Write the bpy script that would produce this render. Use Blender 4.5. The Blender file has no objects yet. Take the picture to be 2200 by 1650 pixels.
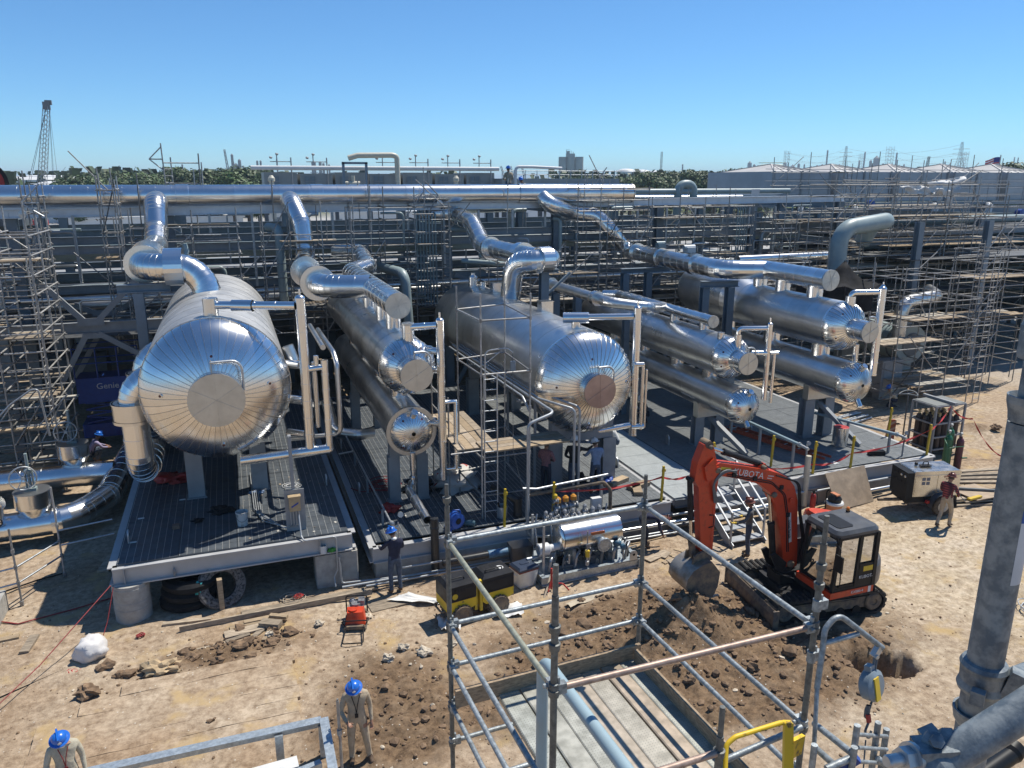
import bpy,bmesh,math,random
import numpy as np
from mathutils import Vector as V,Matrix,noise as mnoise
R=random.Random(7)
S=bpy.context.scene
COL=S.collection
rad=math.radians
# camera, sky, sun, exposure
CAM_H,PITCH,HEAD,FPX=10.4,14.8,20.0,1650.0
cd=bpy.data.cameras.new('camera')
cam=bpy.data.objects.new('camera',cd)
COL.objects.link(cam)
cam.location=(0,0,CAM_H)
cam.rotation_euler=(rad(90-PITCH),0,rad(-HEAD))
cd.sensor_width=36.0
cd.lens=36.0*FPX/2200.0
cd.clip_start,cd.clip_end=0.05,20000
S.camera=cam
SUN_AZ,SUN_EL=20.0,62.0
W=bpy.data.worlds.new('World')
S.world=W
W.use_nodes=True
wn=W.node_tree
wn.nodes.clear()
sky=wn.nodes.new('ShaderNodeTexSky')
sky.sky_type='NISHITA'
sky.sun_disc=False
sky.sun_elevation=rad(SUN_EL)
sky.sun_rotation=rad(90-SUN_AZ)
sky.altitude=0
sky.air_density=0.8
sky.dust_density=0.0
sky.ozone_density=8.0
bgn=wn.nodes.new('ShaderNodeBackground')
bgn.inputs['Strength'].default_value=0.101
won=wn.nodes.new('ShaderNodeOutputWorld')
tint=wn.nodes.new('ShaderNodeVectorMath')
tint.operation='MULTIPLY'
tint.inputs[1].default_value=(0.78,1.08,1.17)
wn.links.new(sky.outputs[0],tint.inputs[0])
wn.links.new(tint.outputs[0],bgn.inputs[0])
wn.links.new(bgn.outputs[0],won.inputs[0])
sl=bpy.data.lights.new('sun','SUN')
sl.energy=4.9
sl.angle=rad(0.53)
sl.color=(1.0,0.95,0.86)
sun=bpy.data.objects.new('sun',sl)
COL.objects.link(sun)
sun.location=(30,0,60)
sd=V((math.cos(rad(SUN_EL))*math.cos(rad(SUN_AZ)),math.cos(rad(SUN_EL))*math.sin(rad(SUN_AZ)),math.sin(rad(SUN_EL))))
sun.rotation_euler=(-sd).to_track_quat('-Z','Y').to_euler()
S.view_settings.view_transform='Standard'
S.view_settings.look='None'
S.view_settings.exposure=0.27
S.view_settings.gamma=1.0
S.view_settings.use_curve_mapping=False
S.cycles.max_bounces=6
S.cycles.diffuse_bounces=3
S.cycles.glossy_bounces=4
S.cycles.transparent_max_bounces=8
S.cycles.caustics_reflective=False
S.cycles.caustics_refractive=False
# materials
MATS={}
def pm(name,col,rough=0.6,metal=0.0,var=0.12,scale=6.0,bump=0.0,bscale=40.0,rvar=0.0,orand=0.0,col2=None,thr=(0.35,0.65),emit=None,trans=0.0,stretch=None,spec=0.5,coat=0.0):
 if name in MATS:
  return MATS[name]
 if metal<.5 and not emit:
  col=tuple(c*.84 for c in col)
  col2=tuple(c*.84 for c in col2)if col2 else None
 m=bpy.data.materials.new(name)
 m.use_nodes=True
 t=m.node_tree
 b=t.nodes['Principled BSDF']
 b.inputs['Roughness'].default_value=rough
 b.inputs['Metallic'].default_value=metal
 b.inputs['Specular IOR Level'].default_value=spec
 if trans:b.inputs['Transmission Weight'].default_value=trans
 if coat:b.inputs['Coat Weight'].default_value=coat
 geo=t.nodes.new('ShaderNodeNewGeometry')
 vec=geo.outputs['Position']
 if stretch:
  mp=t.nodes.new('ShaderNodeVectorMath');mp.operation='MULTIPLY'
  mp.inputs[1].default_value=stretch
  t.links.new(vec,mp.inputs[0]);vec=mp.outputs[0]
 n=t.nodes.new('ShaderNodeTexNoise')
 n.inputs['Scale'].default_value=scale
 n.inputs['Detail'].default_value=5.0
 n.inputs['Roughness'].default_value=0.62
 t.links.new(vec,n.inputs['Vector'])
 r=t.nodes.new('ShaderNodeValToRGB')
 e=r.color_ramp.elements
 e[0].position,e[1].position=thr
 c1=col2 if col2 else tuple(max(0,c*(1-var))for c in col)
 c2=col if col2 else tuple(min(1,c*(1+var))for c in col)
 e[0].color=(*c1,1);e[1].color=(*c2,1)
 t.links.new(n.outputs['Fac'],r.inputs[0])
 out=r.outputs[0]
 if orand:
  oi=t.nodes.new('ShaderNodeObjectInfo')
  mr=t.nodes.new('ShaderNodeMapRange')
  mr.inputs['To Min'].default_value=1-orand;mr.inputs['To Max'].default_value=1+orand
  t.links.new(oi.outputs['Random'],mr.inputs['Value'])
  mx=t.nodes.new('ShaderNodeVectorMath');mx.operation='MULTIPLY'
  t.links.new(out,mx.inputs[0]);t.links.new(mr.outputs[0],mx.inputs[1])
  out=mx.outputs[0]
 t.links.new(out,b.inputs['Base Color'])
 if rvar:
  mr=t.nodes.new('ShaderNodeMapRange')
  mr.inputs['From Min'].default_value=0.3;mr.inputs['From Max'].default_value=0.7
  mr.inputs['To Min'].default_value=max(0.02,rough-rvar);mr.inputs['To Max'].default_value=min(1,rough+rvar)
  n2=t.nodes.new('ShaderNodeTexNoise');n2 .inputs['Scale'].default_value=scale*0.7;n2 .inputs['Detail'].default_value=3
  t.links.new(vec,n2 .inputs['Vector'])
  t.links.new(n2 .outputs['Fac'],mr.inputs['Value'])
  t.links.new(mr.outputs[0],b.inputs['Roughness'])
 if bump:
  n3=t.nodes.new('ShaderNodeTexNoise');n3 .inputs['Scale'].default_value=bscale;n3 .inputs['Detail'].default_value=4
  t.links.new(vec,n3 .inputs['Vector'])
  bp=t.nodes.new('ShaderNodeBump');bp.inputs['Strength'].default_value=bump;bp.inputs['Distance'].default_value=0.02
  t.links.new(n3 .outputs['Fac'],bp.inputs['Height'])
  t.links.new(bp.outputs[0],b.inputs['Normal'])
 if emit:
  b.inputs['Emission Color'].default_value=(*emit[:3],1);b.inputs['Emission Strength'].default_value=emit[3]
 MATS[name]=m
 return m
CLAD=pm('bright_aluminium_jacket',(0.74,0.74,0.73),0.23,1.0,var=0.03,scale=1.5,bump=0.03,bscale=2.0,rvar=0.02,orand=0.07)
CLADW=pm('worn_aluminium_jacket',(0.62,0.62,0.61),0.32,1.0,var=0.09,scale=1.4,bump=0.05,bscale=2.5,rvar=0.05,orand=0.07)
CLADD=pm('dusty_aluminium_jacket',(0.50,0.495,0.475),0.50,0.75,var=0.12,scale=1.6,bump=0.12,bscale=9.0,rvar=0.06,orand=0.025)
CLADE=pm('dull_end_plate',(0.50,0.50,0.48),0.40,1.0,var=0.08,scale=3,bump=0.08,bscale=5)
SEAM=pm('seam_shadow_metal',(0.56,0.56,0.55),0.32,1.0)
PORT=pm('dark_red_plug',(0.12,0.025,0.02),0.5)
STEEL=pm('grey_painted_steel',(0.31,0.325,0.335),0.50,0.0,var=0.10,scale=3.0)
STEELD=pm('dark_painted_steel',(0.125,0.14,0.15),0.55,0.0,var=0.15,scale=3.0)
STEELB=pm('blue_grey_column_paint',(0.20,0.25,0.29),0.5,0.0,var=0.12,scale=2)
PIPEG=pm('grey_green_pipe_paint',(0.31,0.385,0.385),0.42,0.0,var=0.1,scale=2.0)
PIPEL=pm('light_blue_pipe_paint',(0.34,0.45,0.49),0.36,0.0,var=0.05,scale=3.0)
GALV=pm('galvanised_steel',(0.44,0.46,0.47),0.42,0.65,var=0.16,scale=14.0,rvar=0.08)
GALVT=pm('weathered_scaffold_tube',(0.37,0.36,0.34),0.5,0.35,var=0.30,scale=9.0,orand=0.35)
GALVF=pm('mottled_scaffold_tube',(0.31,0.34,0.35),0.50,0.35,var=0.34,scale=22.0,orand=0.12,bump=0.15,bscale=60)
RUSTT=pm('rusty_scaffold_tube',(0.40,0.29,0.23),0.5,0.4,var=0.25,scale=16.0)
CONC=pm('concrete',(0.40,0.385,0.35),0.9,var=0.16,scale=5.0,bump=0.25,bscale=25)
WOOD=pm('raw_timber',(0.40,0.30,0.19),0.8,var=0.28,scale=5.0,orand=0.22,stretch=(1,6,6),bump=0.15,bscale=20)
WOODD=pm('weathered_plank',(0.36,0.29,0.21),0.85,var=0.35,scale=4.0,orand=0.28,stretch=(1,5,5))
PLY=pm('plywood',(0.42,0.32,0.22),0.8,var=0.18,scale=3.5)
BLACK=pm('black_rubber',(0.016,0.016,0.017),0.75,var=0.3,scale=12,spec=.2)
BLACKP=pm('black_plastic',(0.014,0.015,0.017),0.45,var=0.2,scale=5,spec=.22)
ORANGE=pm('excavator_orange_paint',(0.62,0.055,0.014),0.40,scale=9.0,col2=(0.40,0.045,0.018),thr=(0.30,0.46),rvar=0.12)
YEL=pm('yellow_paint',(0.70,0.48,0.03),0.45,var=0.1,scale=5)
YELD=pm('worn_yellow_paint',(0.86,0.56,0.02),0.5,scale=6.0,col2=(0.14,0.09,0.04),thr=(0.33,0.40))
REDP=pm('red_paint',(0.45,0.025,0.02),0.5,var=0.15)
REDT=pm('red_tape',(0.55,0.03,0.025),0.55)
REDH=pm('red_hose',(0.30,0.03,0.03),0.55,var=0.2)
ORL=pm('orange_fibreglass',(0.48,0.09,0.04),0.5,var=0.15)
BLUEH=pm('blue_hard_hat',(0.02,0.16,0.62),0.28,var=0.05,coat=0.3)
WHITEP=pm('white_plastic',(0.72,0.72,0.70),0.45,var=0.06)
WHITES=pm('white_sheet',(0.74,0.73,0.70),0.75,var=0.06,scale=6,bump=0.2,bscale=12)
BROWNH=pm('brown_hard_hat',(0.16,0.045,0.03),0.35)
BLUEP=pm('blue_machine_paint',(0.012,0.06,0.30),0.4,var=0.12)
GREENP=pm('green_cylinder_paint',(0.02,0.14,0.06),0.4,var=0.1)
MUD=pm('dried_mud_steel',(0.26,0.19,0.12),0.8,metal=0.1,scale=5,col2=(0.12,0.10,0.085),thr=(0.4,0.6),bump=0.3,bscale=18)
STEELW=pm('worn_bucket_steel',(0.36,0.34,0.31),0.42,metal=0.5,scale=2.2,col2=(0.22,0.18,0.135),thr=(0.42,0.62))
STAIN=pm('stainless',(0.62,0.61,0.59),0.25,1.0,var=0.05,rvar=0.05)
SKIN=pm('skin',(0.36,0.19,0.12),0.55,var=0.06)
HAIR=pm('hair',(0.03,0.02,0.015),0.6)
GLASS=pm('tinted_cab_glass',(0.035,0.055,0.052),0.03,trans=0.6)
CREAM=pm('cream_pipe_paint',(0.62,0.57,0.45),0.45,var=0.08)
WHITEM=pm('white_metal',(0.70,0.71,0.70),0.5,var=0.06,scale=1.5)
ALUP=pm('perforated_aluminium',(0.50,0.50,0.46),0.45,0.35,var=0.14,scale=5)
# pixel rays of the calibrated view, used to read positions on known planes
_cp,_sp=math.cos(rad(PITCH)),math.sin(rad(PITCH))
_ct,_st=math.cos(rad(HEAD)),math.sin(rad(HEAD))
def ray(u,v):
 a=(u-1100)/FPX;b=(825-v)/FPX
 x,y,z=a,_cp+b*_sp,-_sp+b*_cp
 return x*_ct+y*_st,-x*_st+y*_ct,z
def G(u,v,z=0.0):
 d=ray(u,v);t=(z-CAM_H)/d[2]
 return V((d[0]*t,d[1]*t,z))
def AQ(u,v,q):
 d=ray(u,v);t=q/d[1]
 return V((d[0]*t,q,CAM_H+d[2]*t))
def AP(u,v,p):
 d=ray(u,v);t=p/d[0]
 return V((p,d[1]*t,CAM_H+d[2]*t))
# mesh collector
ORG={}
def org_of(o):
 return ORG.get(o.name,V((0,0,0)))if o else V((0,0,0))
def frame(d,up=V((0,0,1))):
 d=V(d).normalized()
 if abs(d.dot(up))>0.98:up=V((0,1,0))if abs(d.y)<0.9 else V((1,0,0))
 x=d.cross(up).normalized();y=x.cross(d).normalized()
 return x,y,d
class M:
 def __init__(s):
  s.v=[];s.f=[];s.mi=[];s.sm=[]
 def add(s,vs,fs,mi=0,sm=False):
  o=len(s.v)
  s.v.extend(vs)
  for f in fs:
   s.f.append(tuple(i+o for i in f));s.mi.append(mi);s.sm.append(sm)
  return s
 def box(s,x0,x1,y0,y1,z0,z1,mi=0,c=0.0):
  if c:
   return s.prism([(x0+c,y0),(x1-c,y0),(x1,y0+c),(x1,y1-c),(x1-c,y1),(x0+c,y1),(x0,y1-c),(x0,y0+c)],z0,z1,mi=mi)
  vs=[(x0,y0,z0),(x1,y0,z0),(x1,y1,z0),(x0,y1,z0),(x0,y0,z1),(x1,y0,z1),(x1,y1,z1),(x0,y1,z1)]
  return s.add(vs,[(0,3,2,1),(4,5,6,7),(0,1,5,4),(1,2,6,5),(2,3,7,6),(3,0,4,7)],mi)
 def prism(s,poly,z0,z1,mi=0,mat=None,sm=False):
  n=len(poly)
  vs=[V((x,y,z0))for x,y in poly]+[V((x,y,z1))for x,y in poly]
  if mat:vs=[mat@a for a in vs]
  s.add(vs,[tuple(range(n-1,-1,-1)),tuple(range(n,2*n))],mi)
  return s.add(vs,[(i,(i+1)%n,n+(i+1)%n,n+i)for i in range(n)],mi,sm)
 def sideprism(s,poly,y0,y1,mi=0,mat=None,sm=False):
  """polygon in (x,z), extruded along y"""
  n=len(poly)
  vs=[V((x,y0,z))for x,z in poly]+[V((x,y1,z))for x,z in poly]
  if mat:vs=[mat@a for a in vs]
  s.add(vs,[tuple(range(n)),tuple(range(2*n-1,n-1,-1))],mi)
  return s.add(vs,[(i,n+i,n+(i+1)%n,(i+1)%n)for i in range(n)],mi,sm)
 def beam(s,a,b,w,h,mi=0,up=V((0,0,1))):
  a,b=V(a),V(b);x,y,d=frame(b-a,up)
  vs=[]
  for p in(a,b):
   for i,j in((-1,-1),(1,-1),(1,1),(-1,1)):
    vs.append(p+x*(i*w/2)+y*(j*h/2))
  return s.add(vs,[(0,1,2,3),(7,6,5,4),(0,4,5,1),(1,5,6,2),(2,6,7,3),(3,7,4,0)],mi)
 def ibeam(s,a,b,w,h,t=0.025,mi=0,up=V((0,0,1))):
  a,b=V(a),V(b);x,y,d=frame(b-a,up)
  pr=[(-w/2,-h/2),(w/2,-h/2),(w/2,-h/2+t),(t/2,-h/2+t),(t/2,h/2-t),(w/2,h/2-t),(w/2,h/2),(-w/2,h/2),(-w/2,h/2-t),(-t/2,h/2-t),(-t/2,-h/2+t),(-w/2,-h/2+t)]
  vs=[a+x*i+y*j for i,j in pr]+[b+x*i+y*j for i,j in pr]
  n=12
  fs=[(i,n+i,n+(i+1)%n,(i+1)%n)for i in range(n)]
  fs+=[(0,1,2,11),(3,4,9,10),(5,6,7,8),(12+11,12+2,13,12),(12+10,12+9,16,15),(20,19,18,17)]
  return s.add(vs,fs,mi)
 def tube(s,path,r,n=8,cap=True,mi=0,sm=True):
  path=[V(p)for p in path]
  m=len(path);rs=r if isinstance(r,(list,tuple))else[r]*m
  vs=[];px=None
  for i,p in enumerate(path):
   if i==0:d=path[1]-p
   elif i==m-1:d=p-path[i-1]
   else:d=(path[i+1]-p).normalized()+(p-path[i-1]).normalized()
   d=d.normalized()if d.length>1e-9 else V((0,0,1))
   if px is None:x,y,_=frame(d)
   else:
    x=px-d*px.dot(d)
    x=x.normalized()if x.length>1e-6 else frame(d)[0]
    y=d.cross(x)
   if px is None:y=d.cross(x)
   px=x
   k=1.0
   for j in range(n):
    a=2*math.pi*j/n
    vs.append(p+(x*math.cos(a)+y*math.sin(a))*rs[i])
  fs=[(i*n+j,i*n+(j+1)%n,(i+1)*n+(j+1)%n,(i+1)*n+j)for i in range(m-1)for j in range(n)]
  s.add(vs,fs,mi,sm)
  if cap:
   s.add(vs[:n],[tuple(range(n-1,-1,-1))],mi);s.add(vs[-n:],[tuple(range(n))],mi)
  return s
 def lathe(s,prof,base=(0,0,0),axis=(0,0,1),n=16,mi=0,sm=True,a0=0.0,a1=2*math.pi):
  """prof: list of (radius, height) along axis; sharp between bands"""
  x,y,d=frame(axis);base=V(base)
  full=abs(a1-a0-2*math.pi)<1e-6
  k=n if full else n+1
  for(r0,h0),(r1,h1)in zip(prof[:-1],prof[1:]):
   vs=[]
   for r,h in((r0,h0),(r1,h1)):
    for j in range(k):
     a=a0+(a1-a0)*j/n
     vs.append(base+d*h+(x*math.cos(a)+y*math.sin(a))*r)
   fs=[]
   for j in range(n):
    j2=(j+1)%k
    if r0<1e-6:fs.append((j,k+j,k+j2))if r1>1e-6 else None
    elif r1<1e-6:fs.append((j,j2,k+j))
    else:fs.append((j,j2,k+j2,k+j))
   s.add(vs,[tuple(reversed(f))for f in fs],mi,sm)
  return s
 def dome(s,r,h,base,axis=(0,0,1),n=16,m=5,mi=0):
  """smooth cap, welded"""
  x,y,d=frame(axis);base=V(base);vs=[];fs=[]
  for i in range(m):
   t=math.pi/2*i/m
   for j in range(n):
    a=2*math.pi*j/n
    vs.append(base+d*(h*math.sin(t))+(x*math.cos(a)+y*math.sin(a))*(r*math.cos(t)))
  vs.append(base+d*h)
  for i in range(m-1):
   for j in range(n):fs.append((i*n+(j+1)%n,i*n+j,(i+1)*n+j,(i+1)*n+(j+1)%n))
  for j in range(n):fs.append(((m-1)*n+(j+1)%n,(m-1)*n+j,m*n))
  return s.add(vs,[tuple(reversed(f))if False else f for f in fs],mi,True)
 def blob(s,c,rx,ry,rz,seed=0,amp=0.25,sub=2,mi=0,sm=False,freq=1.3):
  vs,fs=ICO[sub]
  c=V(c);o=V((seed*3.17,seed*1.31,seed*0.77));out=[]
  for v in vs:
   k=1+amp*mnoise.noise(v*freq+o)*1.6
   out.append(c+V((v.x*rx*k,v.y*ry*k,v.z*rz*k)))
  return s.add(out,fs,mi,sm)
 def xf(s,mat,i0=0):
  for i in range(i0,len(s.v)):s.v[i]=mat@V(s.v[i])
  return s
 def mesh(s,name,mats,off=V((0,0,0))):
  me=bpy.data.meshes.new(name)
  off=V(off)
  if off.length>0:vv=[(a[0]-off.x,a[1]-off.y,a[2]-off.z)for a in s.v]
  else:vv=[tuple(a)for a in s.v]
  me.from_pydata(vv,[],s.f)
  me.polygons.foreach_set('material_index',s.mi)
  me.polygons.foreach_set('use_smooth',s.sm)
  for m in(mats if isinstance(mats,(list,tuple))else[mats]):me.materials.append(m)
  me.update()
  return me
 def build(s,name,mats,parent=None,label=None,cat=None,group=None,kind=None,org=None):
  if parent is not None:o0=org_of(parent)
  elif org is not None:o0=V(org)
  else:o0=V((0,0,0))
  o=bpy.data.objects.new(name,s.mesh(name,mats,o0))
  COL.objects.link(o)
  if parent is not None:o.parent=parent
  elif org is not None:o.location=o0
  ORG[o.name]=o0
  tag(o,label,cat,group,kind)
  return o
def tag(o,label=None,cat=None,group=None,kind=None):
 if label:o['label']=label
 if cat:o['category']=cat
 if group:o['group']=group
 if kind:o['kind']=kind
 return o
def thing(name,label,cat,loc,group=None):
 o=bpy.data.objects.new(name,None)
 o.empty_display_size=0.2
 COL.objects.link(o)
 o.location=loc
 ORG[o.name]=V(loc)
 return tag(o,label,cat,group)
def inst(name,me,parent,mat):
 """an object that shares mesh data, placed by a world matrix inside PARENT"""
 o=bpy.data.objects.new(name,me)
 COL.objects.link(o)
 if parent is not None:
  o.parent=parent
  mat=Matrix.Translation(-org_of(parent))@mat
  ORG[o.name]=org_of(parent)
 o.matrix_basis=mat
 return o
def copy_tree(o,parent=None,loc=None,rz=None,label=None):
 c=o.copy();COL.objects.link(c)
 if parent is not None:c.parent=parent
 if loc is not None:c.location=loc
 if rz is not None:c.rotation_euler=(0,0,rz)
 if label:c['label']=label
 ORG[c.name]=V(c.location)if parent is None else org_of(parent)
 for ch in o.children:copy_tree(ch,c)
 return c
def _ico():
 out={}
 for sub in(1,2,3):
  bm=bmesh.new();bmesh.ops.create_icosphere(bm,subdivisions=sub,radius=1.0)
  bm.verts.index_update()
  out[sub]=([v.co.copy()for v in bm.verts],[tuple(v.index for v in f.verts)for f in bm.faces]);bm.free()
 return out
ICO=_ico()
_um={}
def unit_tube(mat,n=8):
 k=('t',mat.name,n)
 if k not in _um:
  _um[k]=M().tube([(0,0,0),(0,0,1)],1.0,n).mesh('tube',mat)
 return _um[k]
def unit_box(mat):
 k=('b',mat.name)
 if k not in _um:_um[k]=M().box(-.5,.5,-.5,.5,-.5,.5).mesh('bar',mat)
 return _um[k]
def span_mat(a,b,rx,ry=None):
 a,b=V(a),V(b);x,y,d=frame(b-a)
 ry=rx if ry is None else ry
 m=Matrix((x*rx,y*ry,(b-a))).transposed().to_4x4()
 m.translation=a
 return m
def rod(name,a,b,r,mat,parent,n=8):
 return inst(name,unit_tube(mat,n),parent,span_mat(a,b,r))
def bar(name,a,b,w,h,mat,parent):
 a,b=V(a),V(b);x,y,d=frame(b-a)
 m=Matrix((x*w,y*h,(b-a))).transposed().to_4x4();m.translation=(a+b)/2
 return inst(name,unit_box(mat),parent,m)
def fillet(pts,rr,seg=6):
 """polyline with rounded corners; returns points, flags True where the span that starts there is an elbow"""
 pts=[V(p)for p in pts];out=[(pts[0],False)]
 for i in range(1,len(pts)-1):
  r0=rr[i]if isinstance(rr,(list,tuple))else rr
  a,b,c=pts[i-1],pts[i],pts[i+1]
  u,w=(a-b).normalized(),(c-b).normalized()
  ang=u.angle(w)
  if ang>math.pi-0.02:out.append((b,False));continue
  tl=min(r0/math.tan(ang/2),(a-b).length*0.49 if i>1 else(a-b).length*0.98,(c-b).length*0.49 if i<len(pts)-2 else(c-b).length*0.98)
  r1=tl*math.tan(ang/2)
  ctr=b+(u+w).normalized()*(r1/math.sin(ang/2))
  s0=b+u*tl-ctr;e0=b+w*tl-ctr
  tot=s0 .angle(e0);ax=s0 .cross(e0).normalized()
  k=max(2,round(seg*tot/(math.pi/2)))
  for j in range(k+1):
   out.append((ctr+Matrix.Rotation(tot*j/k,3,ax)@s0,j<k))
 out.append((pts[-1],False))
 return out
def smooth_path(pts,rr,seg=5):
 return[p for p,_ in fillet(pts,rr,seg)]
def clad_pipe(pts,r,rr,parent,mat=None,step=0.62,n=20,seg=7,pieces=True,lip=0.010,name='jacket_section',joined='jacket',cap0=False,cap1=False):
 """insulated pipe with sheet jacketing: every section its own sheet with a proud lap joint, elbows gored"""
 mat=mat or CLAD
 fp=fillet(pts,rr,seg)
 nodes=[]
 for(a,el),(b,_)in zip(fp[:-1],fp[1:]):
  if(b-a).length<1e-4:continue
  k=1 if el else max(1,round((b-a).length/step))
  for j in range(k):nodes.append(a.lerp(b,j/k))
 nodes.append(fp[-1][0])
 m=len(nodes);fr=[];px=None
 for i,p in enumerate(nodes):
  if i==0:d=nodes[1]-p
  elif i==m-1:d=p-nodes[i-1]
  else:d=(nodes[i+1]-p).normalized()+(p-nodes[i-1]).normalized()
  d.normalize()
  if px is None:x=frame(d)[0]
  else:x=(px-d*px.dot(d)).normalized()
  px=x;fr.append((p,x,d.cross(x),d))
 allm=M()
 cs=[(math.cos(2*math.pi*j/n),math.sin(2*math.pi*j/n))for j in range(n)]
 for i in range(m-1):
  q=M()if pieces else allm
  (p0,x0,y0,d0),(p1,x1,y1,d1)=fr[i],fr[i+1]
  L=(p1-p0).length;t=min(0.05/max(L,.06),0.4)
  rings=[(0.0,r),(0.0,r+lip),(t,r+lip),(t,r),(1.0,r)]
  pr=None
  for(t0,r0),(t1,r1)in zip(rings[:-1],rings[1:]):
   vs=[]
   for tt,r2 in((t0,r0),(t1,r1)):
    p=p0 .lerp(p1,tt);x=x0 .lerp(x1,tt);y=y0 .lerp(y1,tt)
    for c,s_ in cs:vs.append(p+(x*c+y*s_)*r2)
   q.add(vs,[(j,(j+1)%n,n+(j+1)%n,n+j)for j in range(n)],0,True)
  if pieces:q.build(name,mat,parent)
 if not pieces:allm.build(joined,mat,parent)
 for flag,k in((cap0,0),(cap1,m-1)):
  if flag:
   p,x,y,d=fr[k];d=-d if k==0 else d
   end_cap(p,d,r+0.004,parent)
 return fr
def end_cap(p,d,r,parent,mat=None,name='end_cap',rays=4):
 mat=mat or CLADE
 p=V(p);x,y,dd=frame(d);q=M()
 q.lathe([(r+0.012,-0.05),(r+0.012,0.012),(r,0.012)],p,d,24)
 vs=[p+dd*0.012+(x*math.cos(2*math.pi*j/24)+y*math.sin(2*math.pi*j/24))*r for j in range(24)]
 q.add(vs,[tuple(range(24))])
 for k in range(rays):
  a=math.pi*k/rays+0.5
  w=x*math.cos(a)+y*math.sin(a)
  q.beam(p+dd*0.016-w*r,p+dd*0.016+w*r,0.014,0.012,up=dd)
 return q.build(name,mat,parent)
def ptube(pts,r,rr,parent,mat,name='pipe',n=10,seg=5,**kw):
 return M().tube(smooth_path(pts,rr,seg),r,n).build(name,mat,parent,**kw)
def flange(p,d,r,t,parent,mat,name='flange',n=20):
 return M().lathe([(0.0,-t/2),(r,-t/2),(r,t/2),(0.0,t/2)],p,d,n,sm=False).build(name,mat,parent)
def text(s,size,mat,parent,loc,x,up,name='lettering',ext=0.003,cat=None):
 """flat lettering at LOC, reading along X with UP, centred"""
 cu=bpy.data.curves.new('lettering','FONT');cu.body=s;cu.size=size;cu.extrude=ext
 cu.align_x='CENTER';cu.align_y='CENTER';cu.resolution_u=2
 ob=bpy.data.objects.new('lettering',cu);COL.objects.link(ob)
 dg=bpy.context.evaluated_depsgraph_get()
 me=bpy.data.meshes.new_from_object(ob.evaluated_get(dg))
 bpy.data.objects.remove(ob);me.materials.clear();me.materials.append(mat)
 x=V(x).normalized();z=x.cross(V(up)).normalized();y=z.cross(x)
 m=Matrix((x,y,z)).transposed().to_4x4();m.translation=V(loc)
 return inst(name,me,parent,m)
# ground
_rng=np.random.RandomState(3)
_tab=_rng.rand(256,256)
def vnoise(x,y):
 xi=np.floor(x).astype(int);yi=np.floor(y).astype(int)
 fx=x-xi;fy=y-yi
 fx=fx*fx*(3-2*fx);fy=fy*fy*(3-2*fy)
 g=lambda a,b:_tab[a&255,b&255]
 return(g(xi,yi)*(1-fx)+g(xi+1,yi)*fx)*(1-fy)+(g(xi,yi+1)*(1-fx)+g(xi+1,yi+1)*fx)*fy-0.5
def fbm(x,y,f,o=3):
 r=0;a=1.0
 for i in range(o):
  r=r+a*vnoise(x*f+17*i,y*f+5*i);f*=2.1;a*=0.5
 return r
def gauss(x,y,cx,cy,sx,sy):
 return np.exp(-((x-cx)/sx)**2-((y-cy)/sy)**2)
def soil_at(x,y):
 w=fbm(x,y,0.55)*0.55
 s=gauss(x,y,9.6,14.0,3.0,1.9)*1.5+gauss(x,y,8.6,11.8,3.2,1.6)*1.1+gauss(x,y,12.4,11.5,2.6,1.2)*0.95
 s=s+gauss(x,y,-0.6,16.6,2.6,0.5)*0.9+gauss(x,y,2.6,14.8,1.6,1.7)*0.6+gauss(x,y,2.0,12.6,2.5,1.0)*0.75+gauss(x,y,29.5,22.4,1.3,1.1)*0.8
 s=s+gauss(x,y,4,12.8,2.5,1.4)*0.5+gauss(x,y,19,10,1.5,1.2)*0.6+gauss(x,y,5.0,14.2,6.0,2.4)*0.30
 return np.clip((s+w*1.3-0.34)*1.7,0,1)
def height_at(x,y):
 near=gauss(x,y,9,17,34,24)
 s=soil_at(x,y)
 h=0.09*fbm(x,y,0.28)+0.035*fbm(x,y,1.4)+0.022*fbm(x,y,4.5,3)
 h=h*near
 h=h+s*(0.16*np.abs(fbm(x,y,1.7))+0.11*fbm(x,y,4.0,3)+0.02)
 h=h+0.95*gauss(x,y,9.45,13.75,1.1,0.75)*(1+.5*fbm(x,y,2.5,3))+0.22*gauss(x,y,8.2,12.7,0.9,0.8)+0.18*gauss(x,y,10.5,14.9,0.9,0.6)
 h=h+0.16*gauss(x,y,12.6,12.0,1.6,0.35)
 pit=1/(1+np.exp(-(0.66+.25*fbm(x,y,2.2)-np.abs(x-12.9))*40))/(1+np.exp(-(0.36+.2*fbm(x,y,2.6)-np.abs(y-11.15+0.1*(x-12.9)))*40))
 h=h-0.85*pit
 pit2=1/(1+np.exp(-(0.16-np.abs(x+6.55))*24))/(1+np.exp(-(0.9-np.abs(y-16.0))*10))
 h=h-0.4*pit2
 for k,(y0,sl_,wv)in enumerate(((11.6,.10,.25),(12.35,.10,.25),(14.6,-.05,.4),(15.4,-.05,.4),(16.7,.03,.2),(13.2,-.02,.3))):
  d=y-y0-sl_*(x-14)-wv*np.sin(x*.45+k)
  h=h+near*(x>4)*(1-s)*(-.028+.016*np.sin(x*24+d*9))*np.exp(-(d/.16)**2)+near*(x>4)*.014*np.exp(-((np.abs(d)-.24)/.07)**2)*(1-s)
 for k,yy in enumerate((13.0,15.0)):
  h=h-0.03*np.exp(-((y-yy-0.05*x+0.6)/0.22)**2)*(x>13)*near*(0.6+fbm(x,y,3.0,2))
 h=h+0.35*gauss(x,y,29.6,22.5,1.0,0.9)*(1+fbm(x,y,3.0))
 return h
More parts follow.
